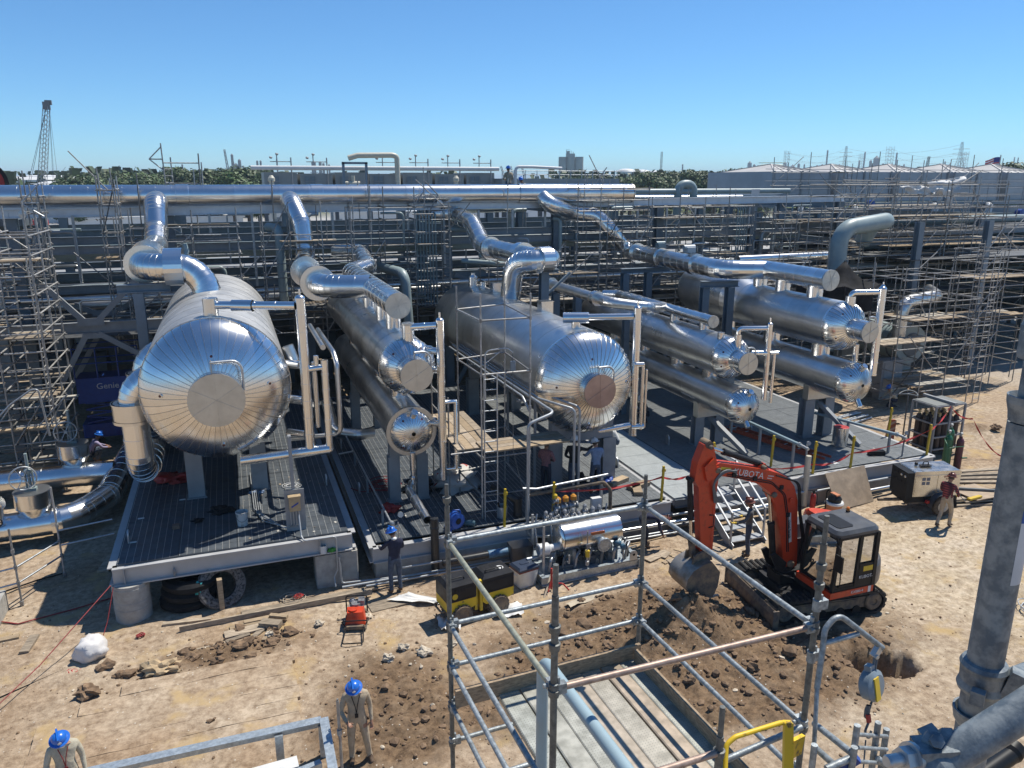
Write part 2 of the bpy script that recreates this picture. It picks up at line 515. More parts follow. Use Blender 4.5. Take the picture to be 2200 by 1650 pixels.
def axis_pts(lo,hi,step,far_lo,far_hi,g=1.28):
 c=list(np.arange(lo,hi+1e-6,step))
 s=step;x=lo
 while x>far_lo:s*=g;x-=s;c.insert(0,max(x,far_lo))
 s=step;x=hi
 while x<far_hi:s*=g;x+=s;c.append(min(x,far_hi))
 return np.array(c)
gx=axis_pts(-8.0,26.0,0.085,-7000,9000)
gy=axis_pts(8.0,23.5,0.085,-3000,9000)
GX,GY=np.meshgrid(gx,gy)
GZ=height_at(GX,GY)
GSOIL=soil_at(GX,GY)
nx,ny=len(gx),len(gy)
gme=bpy.data.meshes.new('ground')
gv=np.stack([GX.ravel(),GY.ravel(),GZ.ravel()],1).astype(np.float32)
ii=(np.arange(ny-1)[:,None]*nx+np.arange(nx-1)[None,:]).ravel()
gf=np.stack([ii,ii+1,ii+nx+1,ii+nx],1)
gme.vertices.add(len(gv));gme.vertices.foreach_set('co',gv.ravel())
gme.loops.add(gf.size);gme.loops.foreach_set('vertex_index',gf.ravel().astype(np.int32))
gme.polygons.add(len(gf));gme.polygons.foreach_set('loop_start',(np.arange(len(gf))*4).astype(np.int32))
gme.polygons.foreach_set('loop_total',np.full(len(gf),4,np.int32))
gme.polygons.foreach_set('use_smooth',np.ones(len(gf),bool))
gme.update(calc_edges=True)
pl_=np.clip(gauss(GX,GY,19.5,13.5,6.0,4.5)*1.3+fbm(GX,GY,.5)*.5,0,1)
ap_=gme.attributes.new('pale','FLOAT','POINT');ap_.data.foreach_set('value',pl_.ravel().astype(np.float32))
at=gme.attributes.new('soil','FLOAT','POINT');at.data.foreach_set('value',GSOIL.ravel().astype(np.float32))
def ground_material():
 m=bpy.data.materials.new('dry_dirt');m.use_nodes=True
 t=m.node_tree;b=t.nodes['Principled BSDF'];b.inputs['Roughness'].default_value=0.95;b.inputs['Specular IOR Level'].default_value=0.15
 N=t.nodes.new;L=t.links.new
 geo=N('ShaderNodeNewGeometry');P=geo.outputs['Position']
 def noise(sc,det=5,rg=0.6):
  n=N('ShaderNodeTexNoise');n.inputs['Scale'].default_value=sc;n.inputs['Detail'].default_value=det;n.inputs['Roughness'].default_value=rg
  L(P,n.inputs['Vector']);return n.outputs['Fac']
 def ramp(f,a,b_):
  r=N('ShaderNodeValToRGB');r.color_ramp.elements[0].position=a[0];r.color_ramp.elements[0].color=(*a[1],1)
  r.color_ramp.elements[1].position=b_[0];r.color_ramp.elements[1].color=(*b_[1],1);L(f,r.inputs[0]);return r.outputs[0]
 def mix(f,a,b_,mode='MIX'):
  x=N('ShaderNodeMix');x.data_type='RGBA';x.blend_type=mode
  if isinstance(f,float):x.inputs[0].default_value=f
  else:L(f,x.inputs[0])
  for k,c in((6,a),(7,b_)):
   if isinstance(c,tuple):x.inputs[k].default_value=(*c,1)
   else:L(c,x.inputs[k])
  return x.outputs[2]
 big=ramp(noise(0.33,6),(0.36,(0.335,0.243,0.160)),(0.66,(0.455,0.372,0.275)))
 pa=N('ShaderNodeAttribute');pa.attribute_name='pale'
 big=mix(pa.outputs['Fac'],big,ramp(noise(0.7,5),(0.36,(0.44,0.355,0.24)),(0.66,(0.54,0.455,0.345))))
 fine=ramp(noise(5.5,8,0.72),(0.32,(0.50,0.45,0.41)),(0.62,(1.14,1.14,1.14)))
 c=mix(1.0,big,fine,'MULTIPLY')
 och=ramp(noise(0.9,4),(0.56,(0,0,0)),(0.70,(1,1,1)))
 c=mix(och,c,(0.42,0.30,0.15))
 soilc=ramp(noise(7.0,8,0.75),(0.34,(0.072,0.046,0.028)),(0.68,(0.26,0.175,0.105)))
 a=N('ShaderNodeAttribute');a.attribute_name='soil'
 ad=N('ShaderNodeMath');ad.operation='MULTIPLY_ADD';L(noise(3.0,6),ad.inputs[0]);ad.inputs[1].default_value=1.1;ad.inputs[2].default_value=-0.55
 sm=N('ShaderNodeMath');sm.operation='ADD';sm.use_clamp=True;L(a.outputs['Fac'],sm.inputs[0]);L(ad.outputs[0],sm.inputs[1])
 ms=N('ShaderNodeMath');ms.operation='MULTIPLY';L(sm.outputs[0],ms.inputs[0])
 st=N('ShaderNodeMapRange');st.inputs['From Min'].default_value=0.02;st.inputs['From Max'].default_value=0.3;L(a.outputs['Fac'],st.inputs['Value']);L(st.outputs[0],ms.inputs[1])
 c=mix(ms.outputs[0],c,soilc)
 vo=N('ShaderNodeTexVoronoi');vo.inputs['Scale'].default_value=11.0;L(P,vo.inputs['Vector'])
 pb=N('ShaderNodeMapRange');pb.inputs['From Min'].default_value=0.20;pb.inputs['From Max'].default_value=0.14;L(vo.outputs['Distance'],pb.inputs['Value'])
 sx=N('ShaderNodeSeparateColor');L(vo.outputs['Color'],sx.inputs[0])
 gt=N('ShaderNodeMath');gt.operation='GREATER_THAN';gt.inputs[1].default_value=0.86;L(sx.outputs[0],gt.inputs[0])
 pm_=N('ShaderNodeMath');pm_.operation='MULTIPLY';L(pb.outputs[0],pm_.inputs[0]);L(gt.outputs[0],pm_.inputs[1])
 c=mix(pm_.outputs[0],c,(0.52,0.46,0.38))
 ln=N('ShaderNodeVectorMath');ln.operation='LENGTH';L(P,ln.inputs[0])
 fr=N('ShaderNodeMapRange');fr.inputs['From Min'].default_value=44;fr.inputs['From Max'].default_value=60;L(ln.outputs['Value'],fr.inputs['Value'])
 c=mix(fr.outputs[0],c,ramp(noise(0.05,4),(0.4,(0.30,0.29,0.275)),(0.6,(0.38,0.37,0.35))))
 f2=N('ShaderNodeMapRange');f2 .inputs['From Min'].default_value=230;f2 .inputs['From Max'].default_value=290;L(ln.outputs['Value'],f2 .inputs['Value'])
 c=mix(f2 .outputs[0],c,(0.09,0.11,0.045))
 L(c,b.inputs['Base Color'])
 bp=N('ShaderNodeBump');bp.inputs['Strength'].default_value=0.8;bp.inputs['Distance'].default_value=0.04;L(noise(9.0,9,0.75),bp.inputs['Height'])
 bp2=N('ShaderNodeBump');bp2 .inputs['Strength'].default_value=0.5;bp2 .inputs['Distance'].default_value=0.02;L(pm_.outputs[0],bp2 .inputs['Height']);L(bp.outputs[0],bp2 .inputs['Normal'])
 L(bp2 .outputs[0],b.inputs['Normal'])
 return m
DIRT=ground_material()
gme.materials.append(DIRT)
ground=bpy.data.objects.new('ground',gme);COL.objects.link(ground);ground['kind']='structure'
def gz(x,y):return float(height_at(np.array([float(x)]),np.array([float(y)]))[0])
SOILM=pm('clod_soil',(0.32,0.21,0.125),0.95,scale=6,col2=(0.10,0.062,0.036),thr=(0.3,0.7))
STONE=pm('pale_stone',(0.55,0.47,0.36),0.9,var=0.25,scale=7,bump=0.3,bscale=20)
cl=M();rr_=random.Random(11);n_done=0
cx=np.array([rr_.uniform(-7.5,25)for _ in range(60000)]);cy=np.array([rr_.uniform(9.0,20.5)for _ in range(60000)])
cs=soil_at(cx,cy);ch=height_at(cx,cy)
vs0,fs0=ICO[1]
for x,y,s_,h in zip(cx,cy,cs,ch):
 if rr_.random()>0.06+0.20*s_:continue
 if y>18.4 and x>-3.6:continue
 k=rr_.random();r=0.010+0.055*k**4*(0.5+s_)
 if rr_.random()<0.03*s_:r*=2.1
 ang=rr_.random()*6.28;ca,sa=math.cos(ang),math.sin(ang)
 o=len(cl.v);e=(r*rr_.uniform(0.8,1.5),r*rr_.uniform(0.7,1.1),r*rr_.uniform(0.5,0.9))
 for v in vs0:
  jx,jy,jz=v.x*e[0]*rr_.uniform(.75,1.2),v.y*e[1]*rr_.uniform(.75,1.2),v.z*e[2]*rr_.uniform(.75,1.2)
  cl.v.append((x+jx*ca-jy*sa,y+jx*sa+jy*ca,h+jz+r*0.25))
 mi=0 if rr_.random()<0.72+0.26*s_ else 1
 for f in fs0:cl.f.append(tuple(i+o for i in f));cl.mi.append(mi);cl.sm.append(False)
for i in range(85):
 f=rr_.random();x=-3.4+4.2*f+rr_.gauss(0,.12);y=16.3+.55*f+rr_.gauss(0,.26);r=.025+.11*rr_.random()**4
 cl.blob((x,y,gz(x,y)+r*.35),r*1.3,r,r*.8,i,.6,2 if r>.06 else 1,0,False,1.8)
for i in range(90):
 x,y=9.4+rr_.gauss(0,1.1),13.8+rr_.gauss(0,.8);r=.03+.09*rr_.random()**3
 cl.blob((x,y,gz(x,y)+r*.35),r*1.2,r,r*.8,i+200,.6,2 if r>.06 else 1,0,False,1.8)
cl.build('loose_clods',[SOILM,STONE],kind='stuff')
ROCKS=[(-2.2,17.0-.65,.30,'long ochre rock lying at the edge of the earth strip behind the ground mat','o'),(2.55,15.05,.16,'squat pale rock near the roller drum, nearest the compactor','p'),(2.95,15.35,.15,'flat pale rock between two others before the trench roller','p'),(3.35,15.0,.19,'largest pale rock before the trench roller','p'),(4.05,15.15,.13,'round pale rock just before the roller drum','p'),(2.35,17.0,.17,'pale flat stone beside the orange plate compactor','p'),(0.1,17.25-.3,.12,'pale stone right of the scrap timber','p'),(-3.6,16.05,.28,'brown clump of clay at the corner of the ground mat','s'),(-1.15,14.2,.12,'dark lump of clay lying on the ground mat','s'),(-1.9,12.55,.15,'brown cobble under the galvanised frame','s'),(-1.55,12.5,.17,'larger brown cobble under the galvanised frame','s'),(1.25,17.05,.13,'white stone in the brown earth beside the compactor handle','p'),(28.3,22.9,.22,'brown boulder on the spoil heap beyond the gas cylinders','s'),(29.0,23.3,.26,'pale boulder at the top of the spoil heap beyond the gas cylinders','p'),(29.7,22.0,.24,'brown boulder at the foot of the spoil heap beyond the gas cylinders','s'),(27.6,22.6,.14,'small brown rock lying apart from the spoil heap','s')]
OCH=pm('ochre_rock',(0.50,0.37,0.22),0.9,var=0.3,scale=4,bump=0.4,bscale=12)
for k,(x,y,r,lab,c)in enumerate(ROCKS):
 M().blob((x,y,gz(x,y)+r*0.35),r*(1.25 if c=='o' else.8),r*.64,r*0.5,k+2,0.5,3,0,False,2.0).build('rock',{'o':OCH,'p':STONE,'s':SOILM}[c],label=lab,cat='rock',org=(x,y,0))
# far background: trees
LEAF=[]
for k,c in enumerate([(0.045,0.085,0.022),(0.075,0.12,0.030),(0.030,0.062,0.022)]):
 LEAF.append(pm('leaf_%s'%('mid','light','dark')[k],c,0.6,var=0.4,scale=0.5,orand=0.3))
BARK=pm('bark',(0.12,0.09,0.065),0.9)
def tree_mesh(seed,h,w):
 r=random.Random(seed);m=M()
 lobes=[]
 for i in range(11):
  a=r.random()*6.28;d=w*r.uniform(0.1,0.62)
  lobes.append((V((math.cos(a)*d,math.sin(a)*d,h*r.uniform(0.42,0.86))),w*r.uniform(0.24,0.42)))
 lobes.append((V((0,0,h*0.84)),w*0.35))
 for c,lr in lobes:
  for i in range(420):
   u=V((r.gauss(0,1),r.gauss(0,1),r.gauss(0,1))).normalized()*lr*r.uniform(0.55,1.06)
   u.z*=0.8;p=c+u
   s_=r.uniform(0.09,0.24)
   n=(u.normalized()+V((r.uniform(-.7,.7),r.uniform(-.7,.7),r.uniform(-.2,.9)))).normalized()
   x,y,_=frame(n)
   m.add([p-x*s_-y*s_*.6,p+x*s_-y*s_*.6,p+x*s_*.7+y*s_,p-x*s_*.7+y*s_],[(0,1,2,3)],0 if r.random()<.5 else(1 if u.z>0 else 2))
 tr=M().tube([(0,0,0),(0.1,0,h*.25),(0,.1,h*.5),(0.2,0,h*.75)],[.30,.24,.18,.06],7)
 for i in range(5):
  a=i*1.3
  tr.tube([(0,0,h*(.3+.07*i)),(math.cos(a)*w*.35,math.sin(a)*w*.35,h*(.5+.06*i))],[.12,.04],5)
 return m.mesh('crown',LEAF),tr.mesh('trunk',BARK)
TP=[tree_mesh(s,h,w)for s,h,w in((1,12,6.0),(2,11,5.2),(3,13.5,6.6),(4,10,5.6))]
def tree(x,y,sc,k,label,group):
 t=thing('tree',label,'tree',(x,y,0),group)
 t.scale=(sc,sc,sc);t.rotation_euler=(0,0,x*1.7)
 for nm,me in zip(('crown','trunk'),TP[k]):
  o=bpy.data.objects.new(nm,me);COL.objects.link(o);o.parent=t;ORG[o.name]=V((x,y,0))
 return t
rt=random.Random(5)
def tree_band(u0,u1,n,d0,d1,tops,label,group):
 for i in range(n):
  u=u0+(u1-u0)*(i+rt.uniform(-.35,.35))/max(1,n-1)
  D=rt.uniform(d0,d1)
  d=ray(u,388);L_=math.hypot(d[0],d[1]);x,y=d[0]/L_*D,d[1]/L_*D
  t=tops(u)+rt.uniform(-4,7)
  e=ray(u,t);h=CAM_H+e[2]*D/math.hypot(e[0],e[1])
  k=rt.randrange(4);base=(12,11,13.5,10)[k]
  tree(x,y,h/base,k,label,group)
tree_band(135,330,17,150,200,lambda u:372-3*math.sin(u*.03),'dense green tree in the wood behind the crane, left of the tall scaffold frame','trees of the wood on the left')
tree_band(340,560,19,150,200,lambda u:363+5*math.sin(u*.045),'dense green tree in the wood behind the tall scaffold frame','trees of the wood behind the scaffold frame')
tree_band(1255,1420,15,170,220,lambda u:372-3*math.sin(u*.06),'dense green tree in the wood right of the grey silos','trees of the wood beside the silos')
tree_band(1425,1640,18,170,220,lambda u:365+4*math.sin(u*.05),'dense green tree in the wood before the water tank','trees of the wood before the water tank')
tree_band(2150,2215,5,170,200,lambda u:352,'green tree at the picture edge beyond the flag','trees beyond the flag')
wd=M();r2=random.Random(9)
for i in range(260):
 u=r2 .choice([r2 .uniform(80,600),r2 .uniform(1180,1680),r2 .uniform(2100,2300),r2 .uniform(-600,3000)]);D=r2 .uniform(230,420)
 d=ray(u,388);L_=math.hypot(d[0],d[1]);x,y=d[0]/L_*D,d[1]/L_*D
 for j in range(70):
  p=V((x+r2 .gauss(0,4),y+r2 .gauss(0,4),abs(r2 .gauss(0,1))*3.2+6.5 if j>20 else r2 .uniform(0,8)));p.z=min(p.z,13.2)
  s_=r2 .uniform(.5,1.1);x_,y_,_=frame(V((r2 .gauss(0,1),r2 .gauss(0,1),r2 .random()+.3)))
  wd.add([p-x_*s_-y_*s_,p+x_*s_-y_*s_,p+x_*s_+y_*s_,p-x_*s_+y_*s_],[(0,1,2,3)],r2 .randrange(3))
wd.build('far_wood',LEAF,kind='stuff')
LASTU=1100
def far_pt(u,D,v=388):
 global LASTU
 LASTU=u
 d=ray(u,v);L_=math.hypot(d[0],d[1]);return V((d[0]/L_*D,d[1]/L_*D,0))
def far_h(v,D):
 d=ray(LASTU,v)
 return CAM_H+d[2]*D/math.hypot(d[0],d[1])
FARM=pm('distant_steel',(0.16,0.17,0.18),0.6)
FARG=pm('distant_galvanised',(0.36,0.37,0.38),0.6)
SILO=pm('silo_concrete',(0.50,0.50,0.49),0.9,var=0.1,scale=.2)
TANKW=pm('white_tank_paint',(0.78,0.78,0.76),0.5,var=0.05,scale=.2)
TANKG=pm('pale_green_tank_paint',(0.46,0.57,0.48),0.5,var=0.05,scale=.2)
D=620;c0=far_pt(1226,D);t=thing('grain_silo','tall grey concrete silo block standing above the trees','silo',c0)
vx=V((c0 .y,-c0 .x,0)).normalized()
for k in range(3):
 for j in range(2):
  c=c0+vx*(k-1)*6.4+c0 .normalized()*j*6.4
  M().lathe([(3.2,0),(3.2,far_h(337,D)),(0,far_h(337,D))],c,(0,0,1),20).build('silo_cell',SILO,t)
hh=far_h(337,D)
M().box(-4,3,-2,2,0,2.4).box(-3.5,-1,-1.5,1.5,2.4,4.3).tube([(-3.6,0,2),(-3.6,0,5.4)],.2,5).tube([(0,0,2),(0,0,4.6)],.2,5).tube([(1.6,0,2),(1.6,0,3.8)],.3,5).beam((-3.6,0,5.2),(-1,0,5.2),.25,.25).xf(Matrix.Translation(c0+V((0,0,hh)))@Matrix.Rotation(math.atan2(vx.y,vx.x),4,'Z')).build('head_house',SILO,t)
def tank(u,D,r,vtop,mat,label,dome=.12):
 c=far_pt(u,D);h=far_h(vtop,D);t=thing('storage_tank',label,'tank',c)
 M().lathe([(r,0),(r,h-r*dome)],c,(0,0,1),32).build('tank_wall',mat,t)
 M().dome(r,r*dome,c+V((0,0,h-r*dome)),(0,0,1),32,4).build('roof',mat,t)
 q=M().tube([c+V((r*math.cos(a*.2),r*math.sin(a*.2),h-r*dome+1))for a in range(32)],.08,4)
 q.build('guard_rail',mat,t)
 return t
tank(1655,330,5.0,352,TANKG,'pale green cylindrical water tank above the tree tops')
tank(1615,420,9,372,TANKW,'low white storage tank left of the pale green water tank',.1)
tank(1680,450,12,370,TANKW,'low white storage tank just right of the pale green water tank',.1)
for k,(u,lab)in enumerate([(1345,'white domed tank beyond the wood, nearest the silos'),(1378,'white domed tank beyond the wood, middle one of three'),(1408,'white domed tank beyond the wood, farthest from the silos')]):
 tank(u,520,6.5,362+2*k,TANKW,lab,.35)
tank(105,300,13,376,TANKW,'wide white tank behind the crane')
tank(122,240,6,388,TANKW,'small white tank before the wide tank behind the crane',.3)
def lattice(m,a,b,w0,w1,n,r,sides=4):
 a,b=V(a),V(b);x,y,d=frame(b-a,V((0.3,0.9,0.1)))
 cor=[(-1,-1),(1,-1),(1,1),(-1,1)]
 P=lambda t,k:a.lerp(b,t)+(x*cor[k%4][0]+y*cor[k%4][1])*(w0+(w1-w0)*t)/2
 for k in range(4):m.tube([P(0,k),P(1,k)],r,4,False)
 for i in range(n):
  for k in range(4):
   m.tube([P(i/n,k),P((i+1)/n,k+1)],r*.6,3,False)
   m.tube([P(i/n,k+1),P(i/n,k)],r*.6,3,False)
 return m
D=170;c=far_pt(72,D);top=far_pt(100,D,229);top.z=far_h(229,D)
t=thing('crawler_crane','crawler crane with a tall raised lattice boom above the wood','crane',c)
foot=far_pt(73,D,402);foot.z=2.5
lattice(M(),foot,top,1.25,.85,26,.055).build('boom',FARG,t)
M().box(-.55,.55,-.5,.5,-.5,.8).box(-.2,.9,-.3,.3,.3,1.1).xf(Matrix.Translation(top)).build('boom_head',FARM,t)
q=M().tube([top,V((*far_pt(46,D).xy,6))],.035,4).tube([top,V((*far_pt(40,D).xy,6))],.035,4)
for u in(104,108,122):q.tube([top+V((.4,0,0)),V((*far_pt(u,D).xy,2))],.025,4)
q.build('rope',FARM,t)
M().box(-4,2.4,-1.6,1.6,1,3.4).box(-3,3,-2.4,-1.6,0,1).box(-3,3,1.6,2.4,0,1).xf(Matrix.Translation(far_pt(55,D))).build('crane_body',REDP,t)
for u,v,u2,D,lab in[(496,372,484,900,'small far lattice crane leaning over the wood, left of the flare stacks'),(512,372,500,950,None),(1133,372,1121,800,'far crane boom left of the silos, first of three'),(1108,374,1097,800,'far crane boom left of the silos, second of three'),(1092,374,1076,800,'far crane boom left of the silos, third of three'),(1984,352,1995,700,'far crane boom above the pyramid roofs')]:
 if lab is None:lab='second far lattice crane beside the flare stacks'
 a=far_pt(u,D);a.z=3;b=far_pt(u2,D,345);b.z=far_h({484:321,500:345}.get(u2,357 if u2<1200 else 336),D)
 t=thing('lattice_crane',lab,'crane',V((a.x,a.y,0)))
 lattice(M(),a,b,2.4,1.2,10,.22).build('boom',FARM,t)
 M().box(-3,3,-2,2,0,4).xf(Matrix.Translation((a.x,a.y,0))).build('crane_body',FARM,t)
def pylon(u,v,D,w,label,kind):
 c=far_pt(u,D);h=far_h(v,D);t=thing('power_pylon',label,'pylon',c,'power pylons on the horizon')
 dx=V((c.y,-c.x,0)).normalized()
 m=M()
 if kind=='cone':
  lattice(m,c,c+V((0,0,h*.62)),w,w*.22,7,.22);lattice(m,c+V((0,0,h*.62)),c+V((0,0,h)),w*.22,w*.08,7,.16)
  for k in(.66,.76,.86):m.tube([c+V((0,0,h*k))-dx*w*.42,c+V((0,0,h*k))+dx*w*.42],.2,4)
 else:
  lattice(m,c,c+V((0,0,h*.55)),w,w*.5,6,.22);lattice(m,c+V((0,0,h*.55)),c+V((0,0,h)),w*.5,w*.55,6,.18)
 m.build('lattice',FARG,t)
 return c+V((0,0,h*.8)),c+V((0,0,h*.95))
pts=[pylon(1686,324,1000,9,'slim lattice pylon nearest the green water tank','box'),pylon(1811,314,1000,16,'pointed lattice pylon above the first pyramid roofs','cone'),pylon(1905,315,1050,12,'tall straight lattice pylon right of the pointed one','box'),pylon(2056,305,900,17,'tallest pointed pylon, left of the flag','cone'),pylon(2066,326,1100,10,'shorter straight pylon just behind the tallest one','box'),pylon(1845,330,1500,11,'small far pylon between the two taller ones','box')]
wl=thing('power_lines','thin power lines strung between the pylons on the horizon','power line',pts[0][0])
for a,b in((0,1),(1,3),(0,2),(2,4)):
 for k in range(2):
  p,q_=pts[a][k],pts[b][k]
  M().tube([p.lerp(q_,i/10)-V((0,0,7*4*(i/10)*(1-i/10)))for i in range(11)],.09,3,False).build('wire',FARM,wl)
D=700;c=far_pt(1419,D);t=thing('radio_mast','thin lattice radio mast above the wood','mast',c)
lattice(M(),c,c+V((0,0,far_h(326,D))),1.4,1.2,20,.12).build('lattice',FARM,t)
sk=random.Random(21)
def stack(u,v,D,w,label,group,plat=0):
 c=far_pt(u,D);h=far_h(v,D);r=w/FPX*D/2
 t=thing('refinery_column',label,'column',c,group)
 M().lathe([(r,0),(r,h-r),(0,h)],c,(0,0,1),10).build('shell',FARM,t)
 if plat:
  m=M()
  for k in range(plat):m.lathe([(r,h*(.55+.12*k)),(r*1.7,h*(.55+.12*k)),(r*1.7,h*(.55+.12*k)+1),(r,h*(.55+.12*k)+1)],c,(0,0,1),10,sm=False)
  m.build('platform',FARM,t)
LSK='dark far refinery column standing behind the crane and wood'
for u,v,w in[(503,330,5),(510,350,8),(518,341,6),(526,356,4),(556,344,4),(563,344,4),(395,352,3),(260,355,3),(598,340,3),(676,344,9),(690,346,6),(709,352,4),(697,349,5)]:
 stack(u,v,1100,w,'dark far refinery column beyond the wood and the cooler boxes','far refinery columns on the left',1 if w>5 else 0)
for u,v,w in[(1608,346,8),(1618,352,5),(1634,357,3),(1650,360,3),(1683,347,7),(1675,352,8),(1700,353,10),(1713,350,5),(1725,352,3),(1763,352,4),(1779,353,4),(1772,322,3),(1800,352,5),(1852,326,3),(1866,343,5),(1878,334,11),(1874,352,16),(1893,350,4),(1920,327,3),(1912,350,8),(1928,354,3),(1842,344,3),(1938,352,3),(2025,346,3),(2172,337,2),(2180,338,2),(1660,356,4),(1740,356,4),(1752,354,3),(1820,357,5),(1626,354,4)]:
 stack(u,v,1700,w,'blue-grey far refinery column on the skyline above the pyramid roofs','far refinery columns on the right',2 if w>6 else 0)
stack(1465,352,1500,3,'slim far stack with a white plume above the wood',None)
hz=bpy.data.materials.new('haze_air');hz.use_nodes=True
hz.node_tree.nodes.clear()
pv=hz.node_tree.nodes.new('ShaderNodeVolumePrincipled');ho=hz.node_tree.nodes.new('ShaderNodeOutputMaterial')
pv.inputs['Color'].default_value=(0.72,0.86,1.0,1);pv.inputs['Density'].default_value=0.00028;pv.inputs['Anisotropy'].default_value=0.0
hz.node_tree.links.new(pv.outputs[0],ho.inputs['Volume'])
M().box(-7100,9100,-3100,9100,-3.0,62).build('haze',hz,kind='stuff')
# skids with grating
GRATE=pm('dark_grating',(0.082,0.095,0.108),0.5,0.1,var=0.25,scale=3)
EDGE=pm('pale_skid_beam_paint',(0.47,0.47,0.465),.5,var=.08,scale=2)
ROD=pm('grating_cross_rod',(0.44,0.44,0.42),0.45,0.5,var=0.2,scale=8)
GRATE3=pm('grey_grating',(0.16,0.172,0.176),0.5,0.15,var=0.2,scale=3)
ROD3=pm('grey_grating_rod',(0.36,0.37,0.37),0.45,0.5,var=0.15,scale=8)
GRATEG=pm('new_galvanised_grating',(0.40,0.425,0.415),0.5,0.0,var=0.12,scale=3)
RODG=pm('new_galvanised_rod',(0.66,0.68,0.66),0.45,0.0,var=0.1,scale=8)
def grating(parent,p0,p1,q0,q1,z,along,sp,pw,qw,mats,seed=0,drop=None):
 r=random.Random(seed)
 npp,nq=max(1,round((p1-p0)/pw)),max(1,round((q1-q0)/qw))
 for i in range(npp):
  for j in range(nq):
   a,b=p0+(p1-p0)*i/npp+.006,p0+(p1-p0)*(i+1)/npp-.006
   c,d=q0+(q1-q0)*j/nq+.006,q0+(q1-q0)*(j+1)/nq-.006
   dz=r.uniform(0,.006)
   if drop and drop(i,j):continue
   m=M().box(a,b,c,d,z-.04+dz,z-.008+dz)
   w=0.005
   if along=='q':
    x=a+.03
    while x<b-.02:m.box(x-w,x+w,c,d,z-.008+dz,z+dz,1);x+=sp
    y=c+.02
    while y<d:m.box(a,b,y-.004,y+.004,z-.008+dz,z-.0045+dz,0);y+=.3
   else:
    y=c+.03
    while y<d-.02:m.box(a,b,y-w,y+w,z-.008+dz,z+dz,1);y+=sp
   m.build('grating_panel',mats,parent)
def lug(parent,p,q,z,s=1.0,ang=0.0):
 m=M();n=14;vs=[]
 pr=[(-.14,0),(.14,0),(.14,.22)]+[(.14*math.cos(a),.22+.14*math.sin(a))for a in np.linspace(.2,math.pi-.2,8)]+[(-.14,.22)]
 hole=[(.05*math.cos(a),.22+.05*math.sin(a))for a in np.linspace(0,2*math.pi,10,endpoint=False)]
 m.sideprism(pr,-.02,.02)
 m.lathe([(0.05,0),(.085,0),(.085,.012),(.05,.012)],(0,-.02,.22),(0,-1,0),12).lathe([(0,.013),(.05,.013)],(0,-.02,.22),(0,-1,0),12,mi=1)
 m.xf(Matrix.Translation((p,q,z))@Matrix.Rotation(ang,4,'Z')@Matrix.Scale(s,4))
 return m.build('lifting_lug',[GALV,BLACK],parent)
D1,D2=1.5,1.0
sk1=thing('process_skid','grey steel skid platform on round concrete piers under the big round-ended vessel','skid',(-.45,18.9,0))
grating(sk1,-3.22,2.30,18.93,33.9,D1,'q',.165,1.38,2.5,[GRATE,ROD],1)
for a,b,h in[((-3.3,18.9),(2.37,18.9),.46),((-3.3,18.9),(-3.3,34),.46),((2.37,18.9),(2.37,34),.46),((-3.3,34),(2.37,34),.46)]:
 dx=.0
 M().ibeam((*a,D1-.05-h/2),(*b,D1-.05-h/2),.22,h,.03).build('edge_beam',EDGE,sk1)
for k in range(5):M().ibeam((-3.19,21.5+2.6*k,D1-.25),(2.26,21.5+2.6*k,D1-.25),.16,.32,.02).build('cross_beam',STEEL,sk1)
for k in(-1.3,.5):M().ibeam((k,19.1,D1-.32),(k,33.8,D1-.32),.14,.18,.02).build('joist',STEELD,sk1)
for p in(-3.05,1.55):M().box(p-.012,p+.012,18.78,18.99,D1-.48,D1-.08).build('stiffener',STEEL,sk1)
lug(sk1,2.15,22.4,D1,.9,1.57);lug(sk1,-3.05,20.2,D1,.9,1.57);lug(sk1,2.2,25.3,D1,.9,1.57)
for k,(x,y,r)in enumerate([(-2.98,19.05,.42),(-2.98,26.5,.42),(-2.98,32.5,.42)]):
 c=M().lathe([(r*1.02,-.1),(r*1.02,.02)],(x,y,0),(0,0,1),28)
 for j in range(5):c.lathe([(r*(1+.012*((j*7)%3-1)),j*.18),(r*(1+.012*((j*5)%3-1)),(j+1)*.18-.012),(r*.985,(j+1)*.18)],(x,y,.02),(0,0,1),28)
 c.lathe([(r,.92),(r,1.0),(0,1.0)],(x,y,0),(0,0,1),28)
 pr=c.build('concrete_pier',CONC,label=['round banded concrete pier under the front corner of the skid','round concrete pier under the middle of the skid side','round concrete pier farthest back under the skid'][k],cat='pier',org=(x,y,0),group='round piers of the skid')
for k,(x,y)in enumerate([(1.95,19.15),(1.95,25.5),(1.95,31)]):
 M().box(x-.55,x+.55,y-.32,y+.32,-.1,.94,0,.03).build('concrete_block',CONC,label=['square concrete footing block under the sunny front corner of the skid','square concrete footing block under the middle of the skid','square concrete footing block at the far end of the skid'][k],cat='block',org=(x,y,0),group='square footing blocks')
sk2=thing('process_skid','long low skid platform carrying the middle vessels, with the red hose coil on it','skid',(7.4,18.8,0))
grating(sk2,3.0,7.45,19.0,33.9,D2,'q',.16,1.1,2.5,[GRATE,ROD],2)
grating(sk2,7.45,11.95,19.0,33.9,D2,'q',.13,1.12,2.5,[GRATE3,ROD3],3)
for a,b in[((2.9,18.8),(12.0,18.8)),((2.9,18.8),(2.9,34)),((12.0,18.8),(12.0,34)),((2.9,34),(12,34))]:
 M().ibeam((*a,D2-.26),(*b,D2-.26),.2,.44,.03).build('edge_beam',EDGE,sk2)
for k in range(5):M().ibeam((3,21+2.7*k,D2-.22),(11.9,21+2.7*k,D2-.22),.14,.3,.02).build('cross_beam',STEELD,sk2)
